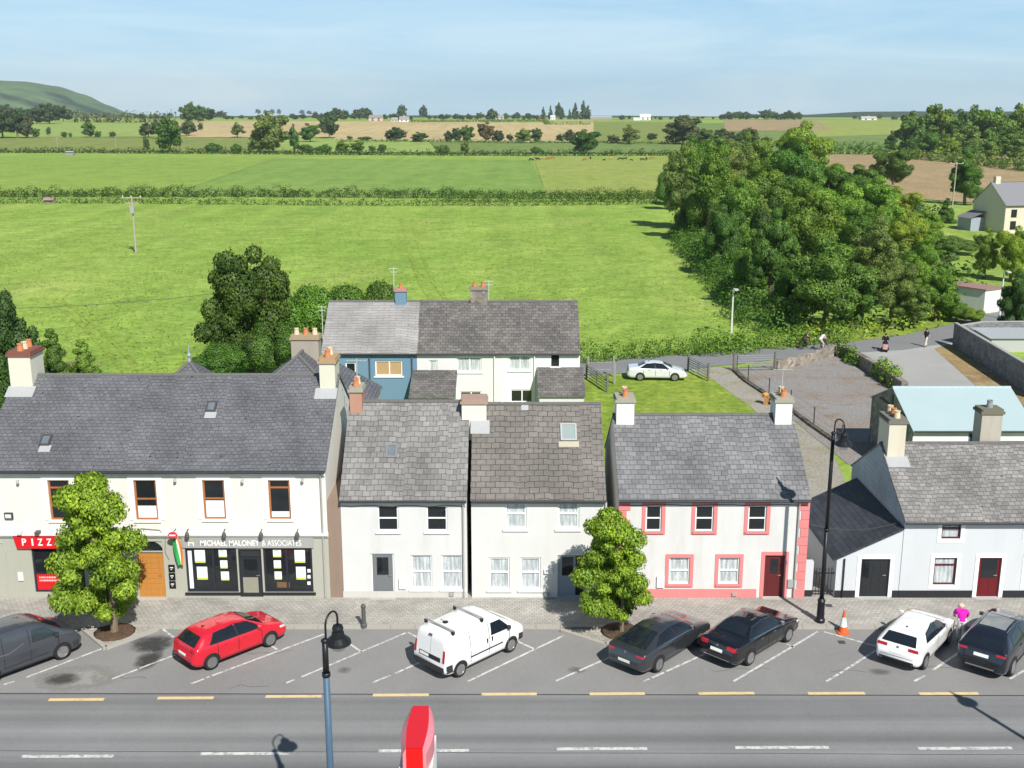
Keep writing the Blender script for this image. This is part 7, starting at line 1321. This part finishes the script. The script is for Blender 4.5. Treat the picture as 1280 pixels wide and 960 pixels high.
# rough tufts through the big meadow
def in_poly(x, y, P):
    c = False; j = len(P) - 1
    for i in range(len(P)):
        if (P[i][1] > y) != (P[j][1] > y) and x < (P[j][0] - P[i][0]) * (y - P[i][1]) / (P[j][1] - P[i][1]) + P[i][0]: c = not c
        j = i
    return c
MP = [(v.x, v.y) for v in (GT(*q) for q in [(-60, 262), (815, 262), (840, 300), (888, 355), (930, 398), (880, 428), (725, 440), (500, 455), (-60, 475)])]
rg_ = np.random.default_rng(77); XY = np.stack([rg_.uniform(-115, 75, 120000), 78 + 182 * rg_.random(120000) ** 1.5], 1); keep = np.array([in_poly(x, y, MP) for x, y in XY]); XY = XY[keep]
dens = np.sin(XY[:, 0] * .21 + 2 * np.sin(XY[:, 1] * .07)) * np.sin(XY[:, 1] * .11 + XY[:, 0] * .05) + rg_.normal(size=len(XY)) * .7; XY = XY[dens > -.2]; n_ = len(XY)
P_ = np.concatenate([XY, rg_.uniform(.05, .12, (n_, 1))], 1); a_ = rg_.random(n_) * 6.283; wd_ = rg_.uniform(.07, .19, n_)[:, None]; N_ = rg_.normal(size=(n_, 3)) * .16 + np.array([0, 0, 1.0]); N_ /= np.linalg.norm(N_, axis=1)[:, None]
T_ = np.cross(N_, np.stack([np.cos(a_), np.sin(a_), np.zeros(n_)], 1)); T_ /= np.linalg.norm(T_, axis=1)[:, None]; B_ = np.cross(N_, T_)
Vt = np.stack([P_ - T_ * wd_, P_ - B_ * wd_ * .5, P_ + T_ * wd_, P_ + B_ * wd_ * .5], 1).reshape(-1, 3); Dn = np.repeat(N_, 4, 0)
o = bpy.data.objects.new('meadow_tufts', mesh_quads('tufts', (Vt, Dn), LEAF)); COL.objects.link(o); o.color = (.118, .172, .030, 1); tag(o, 'rough grass tufts scattered through the big meadow', 'grass', None, 'stuff')
# ================================================================= FAR BUILDINGS
def far_house(name, label, bx, by, w, d, ze, zr, wc, rc, rz=0.0, wins=((.2, .35), (.65, .8)), chim=True, cat='house', detail=True, chx=.5):
    p = GT(bx, by); p = p - Vector((0, 0, .1)); H = thing(name, label, cat, p, rz); W0 = WM[H.name]; WM[H.name] = Matrix.Identity(4); wm = plaster(wc, .1)
    m = MB(); ops = [[w * a, w * b, ze * .56, ze * .84] for a, b in wins] + [[w * a, w * b, ze * .14, ze * .44] for a, b in wins] if ze > 4 else [[w * a, w * b, ze * .3, ze * .75] for a, b in wins]
    wall_front(m, 0, w, -.3, ze, 0, ops, .15); gable_walls(m, 0, w, 0, d, ze, zr, (1, 1), -.3); m.build('wall', wm, H); gable_roof(H, 0, w, 0, d, ze, zr, plain(rc, .8), .25, .15)
    for o in ops: m = MB(); m.box(o[0], o[1], .10, .13, o[2], o[3]); m.build('window', glass_dark(), H)
    if chim: m = MB(); m.box(w * chx - .5, w * chx + .5, d / 2 - .4, d / 2 + .4, zr - .5, zr + 1.1); m.build('chimney', wm, H)
    WM[H.name] = W0
    for c in H.children_recursive: WM[c.name] = W0
    return H
YH = far_house('yellow_house', 'yellow two-storey house with a grey gabled roof at the right edge', 1254, 292, 12, 9.4, 5.2, 8.9, (0.60, 0.54, 0.45), (0.20, 0.20, 0.22), R(13), ((.1, .2), (.5, .62)), True, chx=.09)
p = G(1254, 292); c_, s_ = math.cos(R(13)), math.sin(R(13)); o_ = p + Vector((-s_ * 5.5, c_ * 5.5, 0)); YA = thing('annex', 'low rear annex with dark roof attached to the yellow house gable', 'annex', o_, R(13)); W0 = WM[YA.name]; WM[YA.name] = Matrix.Identity(4); m = MB(); m.box(-2.9, -.05, 0, 4, -.2, 2.4); m.build('wall', plaster((0.30, 0.34, 0.40), .2), YA); m = MB(); m.add([(-3.2, -.3, 2.3), (-.02, -.3, 3.5), (-.02, 4.3, 3.5), (-3.2, 4.3, 2.3)], [(0, 1, 2, 3)]); m.build('roof', plain((0.17, 0.17, 0.18), .8), YA)
WM[YA.name] = W0
p = G(1229, 392); T = thing('garden_shed', 'small white flat-roofed shed with ivy on its corner behind the road verge', 'shed', p, R(33)); W0 = WM[T.name]; WM[T.name] = Matrix.Identity(4); m = MB(); m.box(0, 3.1, 0, 5.6, -.2, 2.5); m.build('wall', plaster((0.66, 0.67, 0.66), .4), T); m = MB(); m.box(-.15, 3.25, -.15, 5.75, 2.505, 2.62); m.build('roof', plain((0.30, 0.18, 0.16), .8), T); m = MB(); m.box(.7, 2.3, -.03, -.004, 0, 1.9); m.build('door', plain((0.78, 0.78, 0.78), .5), T); WM[T.name] = W0
far_house('farmhouse', 'white farmhouse between the skyline tree pair', 499, 152.5, 12, 9, 3.4, 7.0, (0.72, 0.71, 0.68), (0.26, 0.25, 0.25))
far_house('farm_shed', 'grey farm shed left of the white farmhouse', 489, 152.5, 8, 9, 3.0, 5.5, (0.5, 0.49, 0.46), (0.33, 0.33, 0.33), chim=False, cat='shed')
far_house('farmhouse', 'long pinkish farmhouse among the left skyline trees', 461, 151.5, 18, 9, 4.6, 8.0, (0.55, 0.43, 0.36), (0.25, 0.22, 0.21))
far_house('farmhouse', 'greyish farmhouse right of the middle skyline tree', 619, 149.8, 14, 9, 4.2, 7.4, (0.52, 0.46, 0.43), (0.27, 0.25, 0.25))
far_house('farm_barn', 'tiny red barn left of the skyline pines', 671, 149.5, 6, 7, 3.4, 5.0, (0.45, 0.07, 0.05), (0.35, 0.1, 0.08), chim=False, cat='barn')
far_house('farmhouse', 'small bright white house in front of the skyline pines', 688, 149.6, 8, 7, 4.6, 7.0, (0.80, 0.80, 0.79), (0.6, 0.6, 0.6), chim=False)
far_house('farm_barn', 'long low barn with a blue-grey roof right of the skyline pines', 738, 149.5, 36, 16, 3.2, 6.2, (0.36, 0.30, 0.25), (0.30, 0.34, 0.40), chim=False, wins=(), cat='barn')
far_house('farmhouse', 'large bright white house on the skyline right of the long barn', 800, 150.2, 16, 10, 4.5, 9.0, (0.80, 0.80, 0.79), (0.72, 0.72, 0.72)); far_house('farm_shed', 'low white outbuilding beside the large skyline house', 792, 150.4, 9, 8, 3.2, 4.2, (0.80, 0.80, 0.79), (0.7, 0.7, 0.7), chim=False, wins=(), cat='shed')
far_house('farmhouse', 'low white bungalow far off on the right skyline', 1077, 150.5, 22, 9, 3.2, 5.8, (0.72, 0.72, 0.70), (0.4, 0.39, 0.39))
far_house('field_shelter', 'grey field shelter in the second hedgerow on the left', 82, 194, 4, 3, 1.7, 2.2, (0.28, 0.27, 0.26), (0.34, 0.34, 0.35), chim=False, wins=(), cat='shelter')
far_house('field_shelter', 'small red-roofed shelter in the double hedge on the left', 55, 254.5, 2.2, 1.8, 1.0, 1.5, (0.3, 0.3, 0.28), (0.34, 0.20, 0.17), chim=False, wins=(), cat='shelter')
# haze over the whole place
if HAZE > 0:
    hm = bpy.data.materials.new('haze_air'); hm.use_nodes = True; nt = hm.node_tree; nt.nodes.clear(); ho = nt.nodes.new('ShaderNodeOutputMaterial'); pv = nt.nodes.new('ShaderNodeVolumePrincipled'); pv.inputs['Color'].default_value = (0.88, 0.95, 1.0, 1); pv.inputs['Density'].default_value = HAZE; pv.inputs['Anisotropy'].default_value = 0.2; nt.links.new(pv.outputs['Volume'], ho.inputs['Volume'])
    m = MB(); m.box(-7500, 7500, -100, 6400, -3, 200); hz = m.build('haze', hm, uv=False); hz['kind'] = 'stuff'; hm.cycles.homogeneous_volume = True if hasattr(hm, 'cycles') and hasattr(hm.cycles, 'homogeneous_volume') else None
